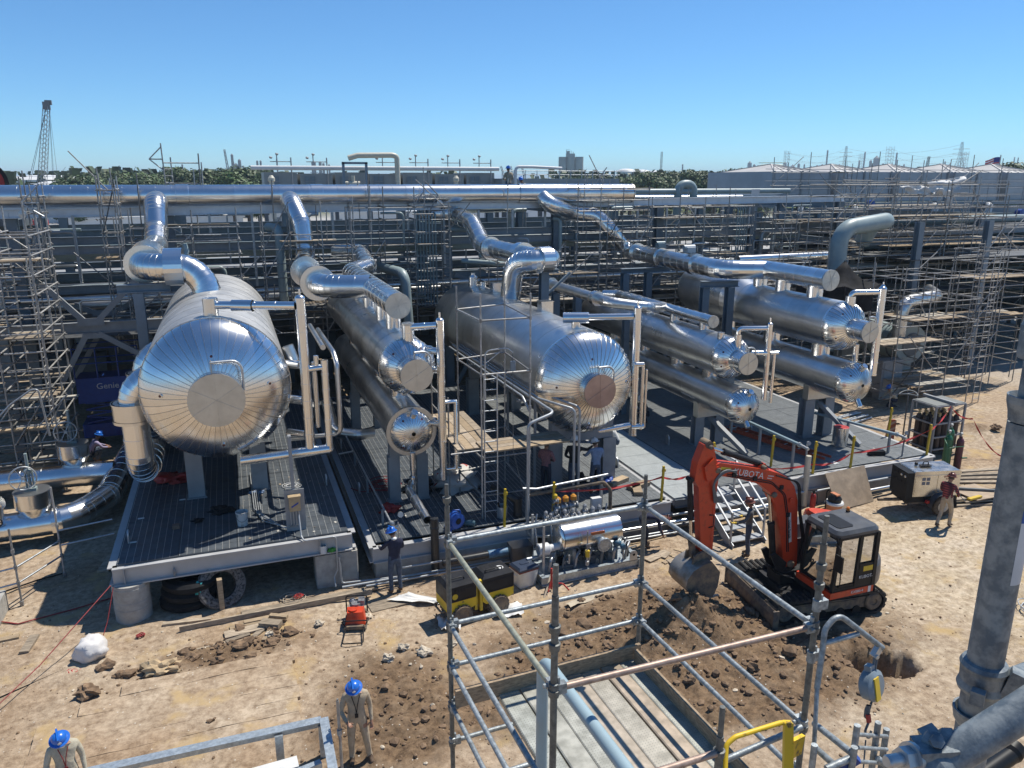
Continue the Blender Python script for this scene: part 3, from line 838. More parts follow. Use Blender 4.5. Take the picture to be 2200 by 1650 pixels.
for p,q,a in[(3.15,22.6,1.57),(11.75,21.9,1.57),(10.2,23.5,1.57),(3.2,27,1.57)]:lug(sk2,p,q,D2,.95,a)
M().box(2.95,7.6,18.72,19.5,-.15,.52).box(7.9,12.0,18.75,19.4,-.15,.50).build('concrete_kerb',CONC,label='low concrete foundation strip under the front of the middle skid',cat='foundation',org=(7,19,0))
wk=thing('walkway_bridge','bright new galvanised grating walkway between the middle and right-hand skids','walkway',(12.8,18.8,0))
grating(wk,12.12,13.72,18.8,33.9,D2+.03,'p',.085,1.6,.92,[GRATEG,RODG],4)
for x in(12.14,13.70):M().beam((x,18.8,D2-.12),(x,33.9,D2-.12),.08,.2).build('stringer',STEEL,wk)
M().ibeam((12.14,18.78,D2-.16),(13.7,18.78,D2-.16),.12,.26,.02).build('end_beam',STEELD,wk)
sk3=thing('process_skid','right-hand skid platform with the red ladder and yellow rail posts on it','skid',(18.2,18.9,0))
grating(sk3,13.9,22.75,19.2,33.9,D2,'p',.105,1.47,.92,[GRATE3,ROD3],5)
for a,b in[((13.8,19.05),(22.85,19.05)),((13.8,19.05),(13.8,34)),((22.85,19.05),(22.85,34)),((13.8,34),(22.85,34))]:
 M().ibeam((*a,D2-.28),(*b,D2-.28),.2,.5,.03).build('edge_beam',EDGE,sk3)
for k in range(5):M().ibeam((13.9,21.4+2.7*k,D2-.22),(22.7,21.4+2.7*k,D2-.22),.14,.3,.02).build('cross_beam',STEELD,sk3)
for p,q,a in[(14.6,23.3,1.4),(18.3,23.4,1.4),(18.55,22.4,1.4),(14.1,20.0,1.57)]:lug(sk3,p,q,D2,1.0,a)
M().box(13.9,22.8,18.95,19.5,-.15,.44).build('concrete_kerb',CONC,label='low concrete foundation strip under the front of the right-hand skid',cat='foundation',org=(18,19,0))
# vessels
def gore_mesh(R_,r0,depth,n,mat,ridge=.016,rows=7):
 """one gore of an elliptical head whose axis is -Y, centred at the origin; a standing seam along one edge"""
 m=M();da=2*math.pi/n;vs=[]
 prof=[]
 for i in range(rows+1):
  t0=math.acos(min(1,r0/R_));th=t0*(1-i/rows)
  prof.append((R_*math.cos(th),depth*math.sin(th)))
 cols=2
 for r,d in prof:
  for j in range(cols+1):
   a=da*(j/cols)
   vs.append(V((r*math.cos(a),-d,r*math.sin(a))))
 w=cols+1
 m.add(vs,[(i*w+j,i*w+j+1,(i+1)*w+j+1,(i+1)*w+j)for i in range(rows)for j in range(cols)],0,True)
 vs=[]
 for i,(r,d)in enumerate(prof):
  nr=V((r/R_**2,0,0));n_=V((r/R_**2,-d/max(depth,.01)**2,0)).normalized()
  hw=min(.005+.0035*R_,r*.10)
  for s_,up in((-hw,0.0),(-hw*.6,ridge),(hw*.6,ridge),(hw,0.0)):
   vs.append(V((r,-d,s_))+V((n_.x,n_.y,0))*up)
 m.add(vs,[(i*4+j,i*4+j+1,(i+1)*4+j+1,(i+1)*4+j)for i in range(rows)for j in range(3)],1,False)
 m.f=[tuple(reversed(f))for f in m.f]
 me=m.mesh('head_gore',[mat,SEAM])
 me.normals_split_custom_set_from_vertices([tuple(V((v[0]/R_**2,v[1]/max(depth,.01)**2,v[2]/R_**2)).normalized())for v in m.v])
 return me
def vessel(name,label,p,z,q0,q1,R_,depth,n_g,cap=None,shell=CLADW,head=CLAD,sheet=1.1,ports=(),legs=(),rim=None,deckz=1.0,davit=True,leg_w=.45,stubs=True,back_R=None,saddle_hw=None):
 t=thing(name,label,'pressure vessel',(p,q0,z))
 L=q1-q0;nb=max(1,round(L/sheet))
 for i in range(nb):
  a,b=q0+L*i/nb,q0+L*(i+1)/nb
  m=M();ra=rb=R_
  if back_R:
   f=lambda q:R_+(back_R-R_)*min(1,max(0,(q-(q1-4.2))/1.6))
   ra,rb=f(a),f(b)
  ax=V((p,0,z));up=(back_R or R_)-R_
  ca,cb=V((p,a,z+(ra-R_))),V((p,b,z+(rb-R_)))
  N=48;vs=[]
  for(c,r)in((ca,ra+.004),(ca+V((0,.05,0)),ra+.004),(ca+V((0,.05,0)),ra),(cb,rb)):
   for k in range(N):
    an=2*math.pi*k/N;vs.append(c+V((math.cos(an)*r,0,math.sin(an)*r)))
  for x in range(3):
   if x==1:continue
   m.add(vs[x*N:(x+2)*N],[(k,N+k,N+(k+1)%N,(k+1)%N)for k in range(N)],0,True)
  an=rad(-20 if i%2 else 200)
  m.beam(V((p+math.cos(an)*(R_+.004),a+.05,z+math.sin(an)*(R_+.004))),V((p+math.cos(an)*(R_+.004),b,z+math.sin(an)*(R_+.004))),.03,.01)if not back_R else None
  m.build('shell_sheet',shell,t)
 me=gore_mesh(R_+.004,cap[0]*.98 if cap else.06,depth,n_g,head)
 for k in range(n_g):
  inst('head_gore',me,t,Matrix.Translation((p,q0,z))@Matrix.Rotation(-2*math.pi*k/n_g,4,'Y'))
 M().lathe([(R_+.012,-.03),(R_+.012,.09)],(p,q0,z),(0,1,0),48).lathe([(R_+.004,-.03),(R_+.012,-.03)],(p,q0,z),(0,1,0),48).build('head_band',head,t)
 bR=back_R or R_
 M().dome(bR,depth,(p,q1,z+bR-R_),(0,1,0),40,6).build('back_head',shell,t)
 if rim:M().lathe([(rim,.0),(rim,.12),(R_,.12)],(p,q0-.16,z),(0,1,0),40,sm=False).lathe([(R_-.04,0),(rim,0)],(p,q0-.16,z),(0,1,0),40).build('head_flange',CLADE,t)
 if cap:
  cr,qf,mat=cap;qb=q0-depth*math.sqrt(max(0,1-(cr/R_)**2))+.12
  M().lathe([(cr,0),(cr,(qb-qf)*.5)],(p,qb,z),(0,-1,0),36).lathe([(cr,(qb-qf)*.5),(cr+.01,(qb-qf)*.5),(cr+.01,(qb-qf)*.55),(cr,(qb-qf)*.55),(cr,qb-qf)],(p,qb,z),(0,-1,0),36).build('manway_neck',head,t)
  end_cap((p,qf,z),(0,-1,0),cr,t,mat,'manway_cover',3)
  if davit:
   M().tube(smooth_path([(p+cr*.98,qf+.15,z+cr*.25),(p+cr*.98,qf+.12,z+cr*1.42),(p-cr*.12,qf+.05,z+cr*1.42)],.25,5),.035,8).tube([(p-cr*.08,qf+.05,z+cr*1.52),(p-cr*.08,qf+.05,z+cr)],.018,6).build('manway_davit',GALV,t)
 for ang,fr in ports:
  r=R_*fr;d=depth*math.sqrt(1-fr*fr);a=rad(ang)
  c=V((p+r*math.cos(a),q0-d,z+r*math.sin(a)));nn=V((math.cos(a)*fr/R_,-math.sqrt(1-fr*fr)/depth,math.sin(a)*fr/R_)).normalized()
  M().lathe([(.055,-.02),(.055,.03),(.035,.03)],c,nn,12,0).lathe([(.035,.025),(0,.025)],c,nn,12,1).build('inspection_port',[head,PORT],t)
 for q,w,kind in legs:
  bz=z-R_*.55
  if saddle_hw is not None:w=saddle_hw
  M().box(p-w,p+w,q-.15,q+.15,z-R_-.28,bz).build('saddle',STEEL if kind!='clad' else CLADE,t)
  for sx in(-1,1):
   x=p+sx*(w-.12)
   if z-R_-.28>deckz+.1:
    M().ibeam((x,q,deckz),(x,q,z-R_-.28),leg_w,leg_w*.9,.03,up=V((0,1,0))).box(x-leg_w*.6,x+leg_w*.6,q-leg_w*.6,q+leg_w*.6,deckz+.002,deckz+.03).build('column',STEEL,t)
 return t
v1=vessel('pressure_vessel','largest aluminium-clad vessel, nearest the left, with a dull round cover on its shiny ribbed head',-.62,5.14,20.95,31.2,1.87,.97,48,(.67,19.70,CLADE),CLADD,CLAD,1.15,[(92,.55),(176,.7),(8,.7),(272,.72)],[(22.8,1.0,'s'),(29.0,1.0,'s')],deckz=D1)
CLADR=pm('red_reflection_end_plate',(0.42,0.365,0.355),0.34,1.0,var=0.15,scale=2)  # reddish tint stands in for a red reflection on the cover
v3=vessel('pressure_vessel','large aluminium-clad vessel in the middle with a dull round cover tinted like a red reflection',9.92,4.4,20.8,33.0,1.6,.84,48,(.5,19.64,CLADR),CLADW,CLAD,1.15,[(95,.55),(176,.72),(2,.75),(268,.75)],[(20.9,1.05,'s'),(29.5,1.05,'s')],deckz=D2)
v2u=vessel('heat_exchanger','upper of the two stacked slim exchangers right of the largest vessel',4.5,5.28,21.2,33.0,.81,.66,36,(.44,19.95,CLADE),CLADW,CLAD,1.0,[(60,.78),(135,.78),(215,.8),(300,.8)],[],deckz=D2)
v2l=vessel('heat_exchanger','lower stacked exchanger with its dome inside a flat rim, right of the largest vessel',4.5,3.40,21.0,33.0,.66,.42,32,None,CLADW,CLAD,1.0,[(125,.7),(55,.7),(235,.75)],[(21.6,.55,'s'),(29,.55,'s')],rim=.74,deckz=D2,leg_w=.34)
v4u=vessel('heat_exchanger','upper of two stacked exchangers behind the red excavator boom tip',16.0,4.48,21.85,32.5,.72,.5,32,(.37,20.82,CLADE),CLADW,CLAD,1.0,[(150,.8),(200,.8),(60,.8)],[],deckz=D2)
v4l=vessel('heat_exchanger','lower of two stacked exchangers behind the red excavator boom tip',16.0,2.97,21.0,32.5,.61,.45,32,None,CLADW,CLAD,1.0,[(150,.72),(225,.75)],[(22.9,.55,'clad'),(29,.55,'s')],deckz=D2,leg_w=.36)
v5u=vessel('heat_exchanger','upper of the two stacked exchangers farthest right, with a waist behind',20.4,5.39,21.45,30.6,.87,.6,36,(.36,20.15,CLADE),CLADW,CLAD,1.05,[(130,.75),(210,.78),(45,.8)],[],deckz=D2,back_R=1.08)
v5l=vessel('heat_exchanger','lower of the two stacked exchangers farthest right, with a ribbed dome end',20.4,3.48,20.7,30.5,.72,.5,36,None,CLADW,CLAD,1.05,[(140,.75),(215,.78)],[(22.3,.58,'clad'),(28.5,.58,'s')],deckz=D2,leg_w=.42)
def nozzle(parent,p,q,z0,z1,r,mat=CLAD,name='nozzle'):
 h=z1-z0
 M().lathe([(r,0),(r,h*.5)],(p,q,z0),(0,0,1),20).lathe([(r,h*.5),(r+.008,h*.5),(r+.008,h*.5+.04),(r,h*.5+.04),(r,h)],(p,q,z0),(0,0,1),20).build(name,mat,parent)
for q in(22.6,25.3,28.2,31):nozzle(v2u,4.5,q,3.9,4.6,.24)
for q in(23.0,25.2,27.8,30.4):nozzle(v4u,16.0,q,3.45,3.92,.27)
for q in(22.4,25.2,28.2):nozzle(v5u,20.4,q,4.05,4.7,.33)
for vv,p,q0,z,R_ in((v2l,4.5,20.72,3.4,.66),(v4l,16,20.72,2.97,.61),(v5l,20.4,20.35,3.48,.72)):
 M().tube([(p+.02,q0+.15,z+R_*.55),(p+.05,q0-.12,z+R_*.98)],.10,14).build('head_nozzle',CLAD,vv)
 if vv is not v2l:M().tube([(p+.02,q0+.1,z-R_*.65),(p+.03,q0-.12,z-R_*1.08)],.09,14).build('head_nozzle',CLAD,vv)
M().tube([(4.5,20.85,2.75),(4.5,20.85,2.2)],.09,12).build('drain_nozzle',CLAD,v2l)
M().beam((16.1,22.9,2.0),(16.6,21.3,1.05),.2,.14).build('brace',STEEL,v4l)
M().beam((20.5,22.3,2.3),(21.1,20.7,1.05),.2,.14).build('brace',STEEL,v5l)
# headers and overhead vapour pipes
def pipe_thing(label,loc,name='insulated_pipe',cat='pipe',group=None):return thing(name,label,cat,loc,group)
t=pipe_thing('long horizontal shiny main header pipe along the top of the pipe rack',(5,36,9.8),'header_pipe','header pipe')
clad_pipe([(-9.5,36,9.82),(13.4,36,9.82)],.43,.5,t,CLAD,.62,24,name='jacket_section')
clad_pipe([(13.4,36,9.82),(19.6,36,9.80)],.46,.5,t,CLAD,.62,24,name='jacket_section',cap1=True)
for x in(-1.9,3.6):M().lathe([(.435,0),(.45,.02),(.45,.5),(.435,.52)],(x,36,9.82),(1,0,0),24).build('expansion_band',CLAD,t)
t=pipe_thing('thick shiny pipe looping from the main header down onto the largest vessel',(-2.65,28,7.6))
clad_pipe([(-2.64,35.9,9.62),(-2.64,34.7,9.5),(-2.66,34.1,8.5),(-2.66,33.0,7.95),(-2.68,30.0,7.78),(-2.68,27.05,7.74),(-.79,26.9,7.74),(-.79,26.6,6.6)],.43,[0,.7,.7,.7,.9,.9,.95,0],t,CLAD,.5,24,9)
flange((-1.70,26.98,7.74),(1,-.05,0),.60,.55,t,CLAD,'flange_box',28);flange((-2.68,30.0,7.8),(0,1,.06),.62,.14,t,CLAD,'flange_box',28);flange((-2.67,28.0,7.76),(0,1,0),.62,.14,t,CLAD,'flange_box',28)
M().ibeam((-3.45,27.05,7.1),(-1.9,27.05,7.1),.3,.26,.03).ibeam((-2.85,27.05,1.5),(-2.85,27.05,6.95),.3,.3,.03,up=V((0,1,0))).build('pipe_stand',STEELB,label='tall blue-grey steel stand under the elbow of the loop pipe beside the largest vessel',cat='pipe stand',org=(-2.85,27.05,1.5))
t=pipe_thing('thick shiny pipe bending from the main header to the header over the slim stacked exchangers',(2.8,30,7))
clad_pipe([(2.66,35.9,9.62),(2.68,34.8,9.5),(2.95,34.0,8.7),(3.0,33.6,7.3),(2.75,32.6,6.95),(2.85,27.0,6.9),(4.45,26.4,6.9)],.40,[0,.6,.6,.8,.8,.95,0],t,CLAD,.55,24,8)
flange((2.77,31.4,6.95),(0,1,0),.60,.18,t,CLAD,'flange_box',28);flange((2.84,27.9,6.91),(0,1,0),.62,.18,t,CLAD,'flange_box',24)
t=pipe_thing('shiny horizontal header with a flat end plate over the slim stacked exchangers',(4.5,26,6.9),'header_pipe','header pipe')
clad_pipe([(4.5,22.1,6.87),(4.5,31.2,6.87),(5.4,32.4,6.95),(5.5,35.2,7.3),(4.6,36.2,7.3)],.37,.75,t,CLAD,.62,24,7,cap0=True)
for q in(22.9,24.5,27.2,29.8):nozzle(t,4.5,q,5.9,6.6,.22 if q<26 else.18)
t=pipe_thing('thick shiny pipe looping over and down onto the middle vessel',(10.7,28,7.4))
clad_pipe([(8.7,36.6,8.9),(10.2,36.2,8.9),(10.62,34.6,8.55),(10.45,32.6,7.75),(10.52,32.0,7.62),(11.1,28.6,7.5),(11.75,27.4,7.5),(10.85,27.15,7.5),(10.25,27.9,7.4),(10.22,28.34,5.8)],.40,[0,.6,.8,.8,.5,.7,.5,.6,.7,0],t,CLAD,.55,24,8)
flange((11.2,27.25,7.5),(1,.2,0),.50,.5,t,CLAD,'flange_box',24);flange((11.02,29.1,7.52),(.17,-1,0),.52,.35,t,CLAD,'flange_box',24);flange((10.53,31.6,7.61),(.15,-1,0),.50,.16,t,CLAD,'flange_box',24)
M().ibeam((11.4,27.7,1.0),(11.4,27.7,6.95),.32,.3,.03,up=V((0,1,0))).ibeam((10.7,27.7,7.02),(12.0,27.7,7.02),.25,.14,.02).beam((11.4,27.7,6.0),(12.6,27.9,6.9),.08,.08).build('pipe_stand',STEELB,label='blue-grey steel stand under the loop pipe beside the middle vessel',cat='pipe stand',org=(11.4,27.7,1.0))
t=pipe_thing('thin dull pipe running forward to the small header behind the middle vessel',(13.3,28,6))
clad_pipe([(13.2,31.5,6.0),(13.4,26.0,5.95),(14.6,25.3,5.8),(15.9,26.2,5.6)],.20,.6,t,CLADW,.6,18,6,pieces=False)
flange((13.3,26.9,5.98),(0,1,0),.29,.3,t,CLAD,'flange_box',18);flange((13.21,31.2,6.0),(0,1,0),.30,.1,t,CLAD,'flange_box',18)
t=pipe_thing('small shiny header with a flat round end over the stacked exchangers behind the excavator',(16,26,5.55),'header_pipe','header pipe')
clad_pipe([(16.0,22.95,5.55),(16.0,30.2,5.55),(15.6,30.8,5.5)],.21,.4,t,CLAD,.6,20,6,cap0=True)
for q in(23.5,25.5,27.4):nozzle(t,16.0,q,5.05,5.45,.19)
t=pipe_thing('thick shiny pipe dropping from the main header and running to the farthest end',(18.5,30,7))
clad_pipe([(14.6,35.9,9.7),(14.7,35.2,9.3),(16.4,36.0,8.85),(17.4,35.4,8.75),(18.0,35.0,8.0),(19.0,35.2,7.0),(19.1,34.4,6.95),(18.72,26.6,6.92),(20.35,25.9,6.92)],.38,[0,.5,.7,.7,.7,.6,.5,.95,0],t,CLAD,.58,24,8)
flange((18.97,31.8,6.95),(-.05,-1,0),.44,.3,t,CLAD,'flange_box',24);flange((18.82,28.6,6.93),(-.05,-1,0),.46,.35,t,CLAD,'flange_box',24);flange((19.08,34.2,6.95),(-.05,-1,0),.48,.12,t,CLAD,'flange_box',24)
M().box(18.6,19.0,28.9,29.3,7.4,7.62).lathe([(.11,0),(.11,.55)],(18.5,29.1,7.62),(1,0,0),12).lathe([(.05,0),(.05,.2)],(18.8,29.1,7.45),(0,0,1),8).build('valve_actuator',WHITEM,t)
M().box(18.75,19.1,31.6,31.9,7.4,7.6).lathe([(.09,0),(.09,.45)],(18.7,31.75,7.6),(1,0,0),12).build('valve_actuator',PIPEG,t)
t=pipe_thing('shiny header pipe with a flat crossed end plate over the farthest stacked exchangers',(20.4,24,6.9),'header_pipe','header pipe')
clad_pipe([(20.4,22.25,6.92),(20.4,26.4,6.92)],.37,.5,t,CLAD,.5,24,cap0=True)
for q,z in((23.0,6.15),(24.8,6.15),(26.2,6.2),(27.9,6.4)):nozzle(t,20.4,q,z,6.65,.29)
for k,(x,y)in enumerate([(18.2,26.9),(19.25,26.7)]):pass
M().ibeam((18.15,26.8,1.0),(18.15,26.8,6.2),.3,.3,.03,up=V((0,1,0))).ibeam((19.15,26.5,1.0),(19.15,26.5,6.2),.3,.3,.03,up=V((0,1,0))).ibeam((17.9,26.75,6.34),(19.5,26.45,6.34),.3,.25,.02).build('pipe_stand',STEELB,label='two-legged blue-grey stand carrying the pipe beside the farthest stack',cat='pipe stand',org=(18.6,26.6,1.0))
M().ibeam((13.15,30.6,1.0),(13.15,30.6,5.7),.3,.3,.03,up=V((0,1,0))).ibeam((14.2,30.6,1),(14.2,30.6,5.7),.3,.3,.03,up=V((0,1,0))).build('pipe_stand',STEELB,label='blue-grey stand legs under the thin dull pipe behind the middle vessel',cat='pipe stand',org=(13.6,30.6,1.0))
M().ibeam((14.85,27.3,1.0),(14.85,27.3,5.1),.24,.24,.02,up=V((0,1,0))).build('pipe_stand',STEELB,label='single blue-grey post left of the stacked exchangers behind the excavator',cat='pipe stand',org=(14.85,27.3,1.0))
M().ibeam((17.0,31.5,1.0),(17.0,31.5,6.3),.3,.3,.03,up=V((0,1,0))).ibeam((18.2,31.5,1.0),(18.2,31.5,6.3),.3,.3,.03,up=V((0,1,0))).ibeam((16.8,31.5,6.42),(19.4,31.5,6.42),.3,.2,.02).build('pipe_stand',STEELB,label='tall blue-grey frame behind the small header carrying the far pipe',cat='pipe stand',org=(17.6,31.5,1.0))
# level bridles at the vessel ends
def bridle(label,p,q,z_top,z_bot,r,head_from,bots,loc_extra=(),cone=True):
 t=thing('level_bridle',label,'level gauge pipe',(p,q,z_bot),'level bridles at the vessel ends')
 clad_pipe([(p,q,z_bot),(p,q,z_top)],r,.1,t,CLAD,.45,16,pieces=False,joined='standpipe')
 M().dome(r,r*.6,(p,q,z_top),(0,0,1),16,4).tube([(p,q,z_top+r*.5),(p,q,z_top+r*.5+.16)],.03,6).build('vent',CLAD,t)
 return t
b1=bridle('tall shiny standpipe with side arms at the right of the largest vessel',1.60,20.39,7.49,3.30,.13,None,None)
clad_pipe([(-.52,21.35,7.27),(1.48,20.41,7.29)],.11,.1,b1,CLAD,.5,14,pieces=False,joined='top_arm')
M().lathe([(.19,0),(.19,.58),(0,.58)],(-.59,21.37,6.88),(0,0,1),18).build('nozzle_pot',CLAD,b1)
M().lathe([(.155,0),(.155,.55)],(-.05,21.13,7.27),(.9,-.42,0),16).build('flange_box',CLAD,b1)
clad_pipe([(-.19,20.58,3.2),(2.1,20.3,3.35)],.135,.1,b1,CLAD,.4,14,pieces=False,joined='bottom_arm')
clad_pipe([(2.1,20.3,3.3),(2.1,20.3,5.83)],.095,.1,b1,CLAD,.45,14,pieces=False,joined='gauge_column',cap1=False)
M().tube([(1.64,20.39,5.59),(2.1,20.3,5.64)],.085,12).tube([(1.9,20.35,5.59),(1.9,20.35,5.95)],.065,10).tube([(1.91,21.16,3.73),(1.91,21.16,5.6)],.075,12).build('side_branch',CLAD,b1)
b1c=M().tube(smooth_path([(2.55,26,5.6),(2.55,22.0,5.65),(2.58,21.6,5.4),(2.58,21.6,3.3),(1.2,22.3,3.1)],.25,5),.075,12).build('small_pipe',CLADW,label='thin shiny pipe running beside the largest vessel and turning down',cat='pipe',org=(2.55,22,4))
M().tube(smooth_path([(2.3,26,5.75),(2.3,22.3,5.75)],.2),.08,12).build('small_pipe',CLADW,label='shorter straight thin pipe beside the largest vessel',cat='pipe',org=(2.3,24,5.7))
for k,(q,z)in enumerate([(21.54,5.54),(21.35,4.59),(21.25,3.63)]):
 M().tube([(1.1,q,z),(1.54,q-.38,z)],.115,12).build('side_arm',CLAD,b1)
M().lathe([(.16,0),(.16,.45),(0,.45)],(1.29,21.82,5.97),(.3,-.1,-1),14).build('transmitter_box',CLADW,b1)
b2=bridle('shiny standpipe with a looped top arm at the right of the slim stacked exchangers',5.35,20.6,6.65,3.05,.115,None,None)
clad_pipe([(4.55,20.6+.5,5.9),(4.55,21.1,6.52)],.165,.1,b2,CLAD,.4,16,pieces=False,joined='nozzle_pot',cap1=True)
clad_pipe([(4.6,21.05,6.42),(5.28,20.62,6.5)],.10,.1,b2,CLAD,.35,14,pieces=False,joined='top_arm')
for z,l in((5.75,.9),(5.2,.8),(3.6,.7)):M().tube([(5.3-l*.6,21.2,z),(5.3,20.65,z)],.10,12).lathe([(.13,0),(.13,.28)],(5.3-l*.4,21.05,z),(.7,-.6,0),14).build('side_arm',CLAD,b2)
M().tube([(5.75,20.6,2.2),(5.75,20.6,4.25),(5.35,20.6,4.25)],.075,10).tube([(5.35,20.6,3.1),(5.35,20.6,1.9)],.11,12).tube([(5.35,20.6,2.2),(5.9,20.6,2.2)],.06,8).build('gauge_column',CLAD,b2)
b3=bridle('tall shiny standpipe with side gauge at the right of the middle vessel',11.6,20.6,6.65,2.55,.12,None,None)
clad_pipe([(9.75,21.5,6.32),(11.5,20.65,6.38)],.10,.1,b3,CLAD,.5,14,pieces=False,joined='top_arm')
M().lathe([(0,-.01),(.17,0),(.17,.8),(.10,.8)],(9.55,21.6,6.3),(.9,-.42,.02),18).build('valve_box',CLAD,b3)
M().tube([(9.9,21.4,5.9),(9.9,21.4,6.2)],.14,14).build('nozzle_pot',CLAD,b3)
M().lathe([(.075,0),(.075,.3)],(11.5,20.5,4.9),(.9,-.3,0),12).tube([(11.82,20.5,4.9),(11.82,20.5,2.75)],.055,10).tube([(11.95,20.5,4.7),(11.95,20.5,2.8)],.04,8).lathe([(.085,0),(.085,.42)],(11.5,20.55,2.85),(.9,-.1,0),12).build('gauge_column',CLAD,b3)
clad_pipe([(10.2,20.9,2.7),(11.5,20.6,2.9)],.09,.1,b3,CLAD,.4,12,pieces=False,joined='bottom_arm')
b4=bridle('short shiny standpipe with a looped arm on the stacked exchangers behind the excavator',16.9,21.0,5.75,3.1,.09,None,None)
M().tube(smooth_path([(16.05,21.55,5.0),(16.05,21.55,5.55),(16.85,21.05,5.6)],.15,4),.085,12).lathe([(.125,0),(.125,.5)],(16.05,21.55,4.85),(0,0,1),16).lathe([(.12,0),(.12,.24),(0,.24)],(15.75,22.1,5.1),(0,0,1),14).build('top_arm',CLAD,b4)
M().lathe([(.07,0),(.07,.3)],(16.95,20.95,4.75),(1,-.2,0),10).tube([(17.1,20.9,4.75),(17.1,20.9,3.0)],.055,8).tube([(16.4,21.2,4.75),(16.9,21.0,4.75)],.09,10).build('gauge_column',CLAD,b4)
b5=bridle('shiny standpipe with a pointed top on the farthest stacked exchangers',21.5,20.9,6.75,3.6,.13,None,None)
M().lathe([(.14,0),(.03,.16)],(21.5,20.9,6.73),(0,0,1),14).build('cone_top',CLAD,b5)
M().tube(smooth_path([(20.5,21.3,6.1),(20.5,21.3,6.6),(21.45,20.95,6.62)],.15,4),.10,12).lathe([(.17,0),(.17,.42)],(20.5,21.3,6.05),(0,0,1),16).build('top_arm',CLAD,b5)
M().tube([(21.0,21.3,2.9),(21.0,21.3,4.7)],.10,12).build('gauge_column',CLAD,b5)
t=thing('vent_nozzle','small twin vent cap on the far top of the middle vessel','nozzle',(9.85,32,6.0))
M().lathe([(.2,0),(.2,.42),(.1,.52),(.1,.6),(0,.6)],(9.85,32,5.95),(0,0,1),14).lathe([(.13,0),(.13,.28),(0,.28)],(10.2,31.7,5.9),(0,0,1),14).build('vent_cap',CLAD,t)
for q,lab in((29.9,'square metal box on the far top of the middle vessel'),(24.6,'square metal box on the near top of the middle vessel')):
 M().box(10.05,10.5,q,q+.4,5.9,6.32,0,.01).box(10.03,10.52,q-.02,q+.42,6.32,6.34,0).build('insulation_box',CLAD,label=lab,cat='box',org=(10.25,q,5.9))
# pipes at the left of the largest vessel
for q,lab in((22.49,'shiny elbow pipe dropping from the near left of the largest vessel through a wide collar'),(26.1,'shiny elbow pipe dropping from the far left side of the largest vessel')):
 t=pipe_thing(lab,(-3.0,q,2),group=None)
 clad_pipe([(-1.7,q,5.25),(-2.84,q,5.25),(-2.84,q,2.5),(-2.78,q+1.1,2.35),(-2.76,q+2.6,2.3)],.36,[0,.72,.7,.6,0],t,CLAD,.45,24,8)
 M().lathe([(.38,0),(.56,0),(.56,.08)],(-2.84,q,4.03),(0,0,1),26).lathe([(.54,0),(.54,.52),(.38,.52)],(-2.84,q,4.06),(0,0,1),26).lathe([(.56,0),(.56,.04),(.5,.04)],(-2.84,q,4.54),(0,0,1),26).build('flange_box',CLAD,t)
t=pipe_thing('thick shiny ground pipe in front, bending away under the largest vessel',(-6,24.4,.6))
clad_pipe([(-10.5,24.2,.62),(-5.1,24.5,.62),(-4.35,26.0,.62),(-3.9,33,.62)],.40,[0,.9,.9,0],t,CLAD,.6,24,8)
flange((-5.55,24.48,.62),(1,.05,0),.46,.14,t,CLAD,'flange_box',24)
t=pipe_thing('thick shiny ground pipe behind the front valve',(-7,28.3,.75))
clad_pipe([(-11.5,28.4,.75),(-5.3,28.0,.75),(-4.4,28.0,.7)],.40,.7,t,CLAD,.6,24,8)
def valve(label,p,q,z,s):
 t=thing('gate_valve',label,'valve',(p,q,z),'large clad gate valves')
 m=M().lathe([(.06,-.75),(.47,-.05)],(p,q,z),(0,0,1),26).lathe([(.47,-.05),(.48,0),(.48,.42)],(p,q,z-.02),(0,0,1),26)
 m.build('valve_jacket',CLAD,t)
 M().lathe([(.485,0),(.485,.02),(0,.025)],(p,q,z+.4),(0,0,1),26).build('jacket_lid',CLADE,t)
 M().tube([(p-.09,q,z+.42),(p-.09,q,z+.98)],.03,8).tube([(p+.09,q,z+.42),(p+.09,q,z+.98)],.03,8).box(p-.15,p+.15,q-.1,q+.1,z+.42,z+.5).lathe([(.1,0),(.12,.1),(.06,.16)],(p,q,z+.95),(0,0,1),14).tube([(p,q,z+.5),(p,q,z+1.55)],.045,10).build('yoke',PIPEG,t)
 w=M();c=V((p-.12,q-.16,z+.86));ax=V((.25,-1,.1)).normalized();x,y,d=frame(ax)
 w.tube([c+(x*math.cos(a)+y*math.sin(a))*.34 for a in np.linspace(0,2*math.pi,25)],.022,6,False)
 for k in range(6):
  a=k*math.pi/3;w.tube([c,c+(x*math.cos(a)+y*math.sin(a))*.34],.014,5)
 w.lathe([(.05,-.03),(.05,.05),(0,.05)],c,ax,10)
 w.tube([c,c-ax*.2],.03,6)
 w.build('handwheel',GALV,t)
 return t
valve('clad gate valve with a grey handwheel on the front ground pipe',-6.05,24.45,1.25,1)
valve('clad gate valve with a grey handwheel and tall stem on the ground pipe behind',-5.55,28.15,1.45,1)
t=thing('small_valve','small clad valve with a black handwheel on top of the front ground pipe','valve',(-6.9,24.2,1.1))
M().tube([(-6.95,24.2,.9),(-6.9,24.2,1.35)],.16,14).tube([(-7.4,24.25,1.3),(-6.75,24.2,1.5)],.17,14).build('body',CLAD,t)
M().tube([V((-6.9+.13*math.cos(a),23.95,.98+.13*math.sin(a)))for a in np.linspace(0,6.283,15)],.018,5,False).tube([(-7.03,23.95,.98),(-6.77,23.95,.98)],.012,5).tube([(-6.9,23.95,.98),(-6.9,24.2,1.0)],.02,6).build('handwheel',BLACKP,t)
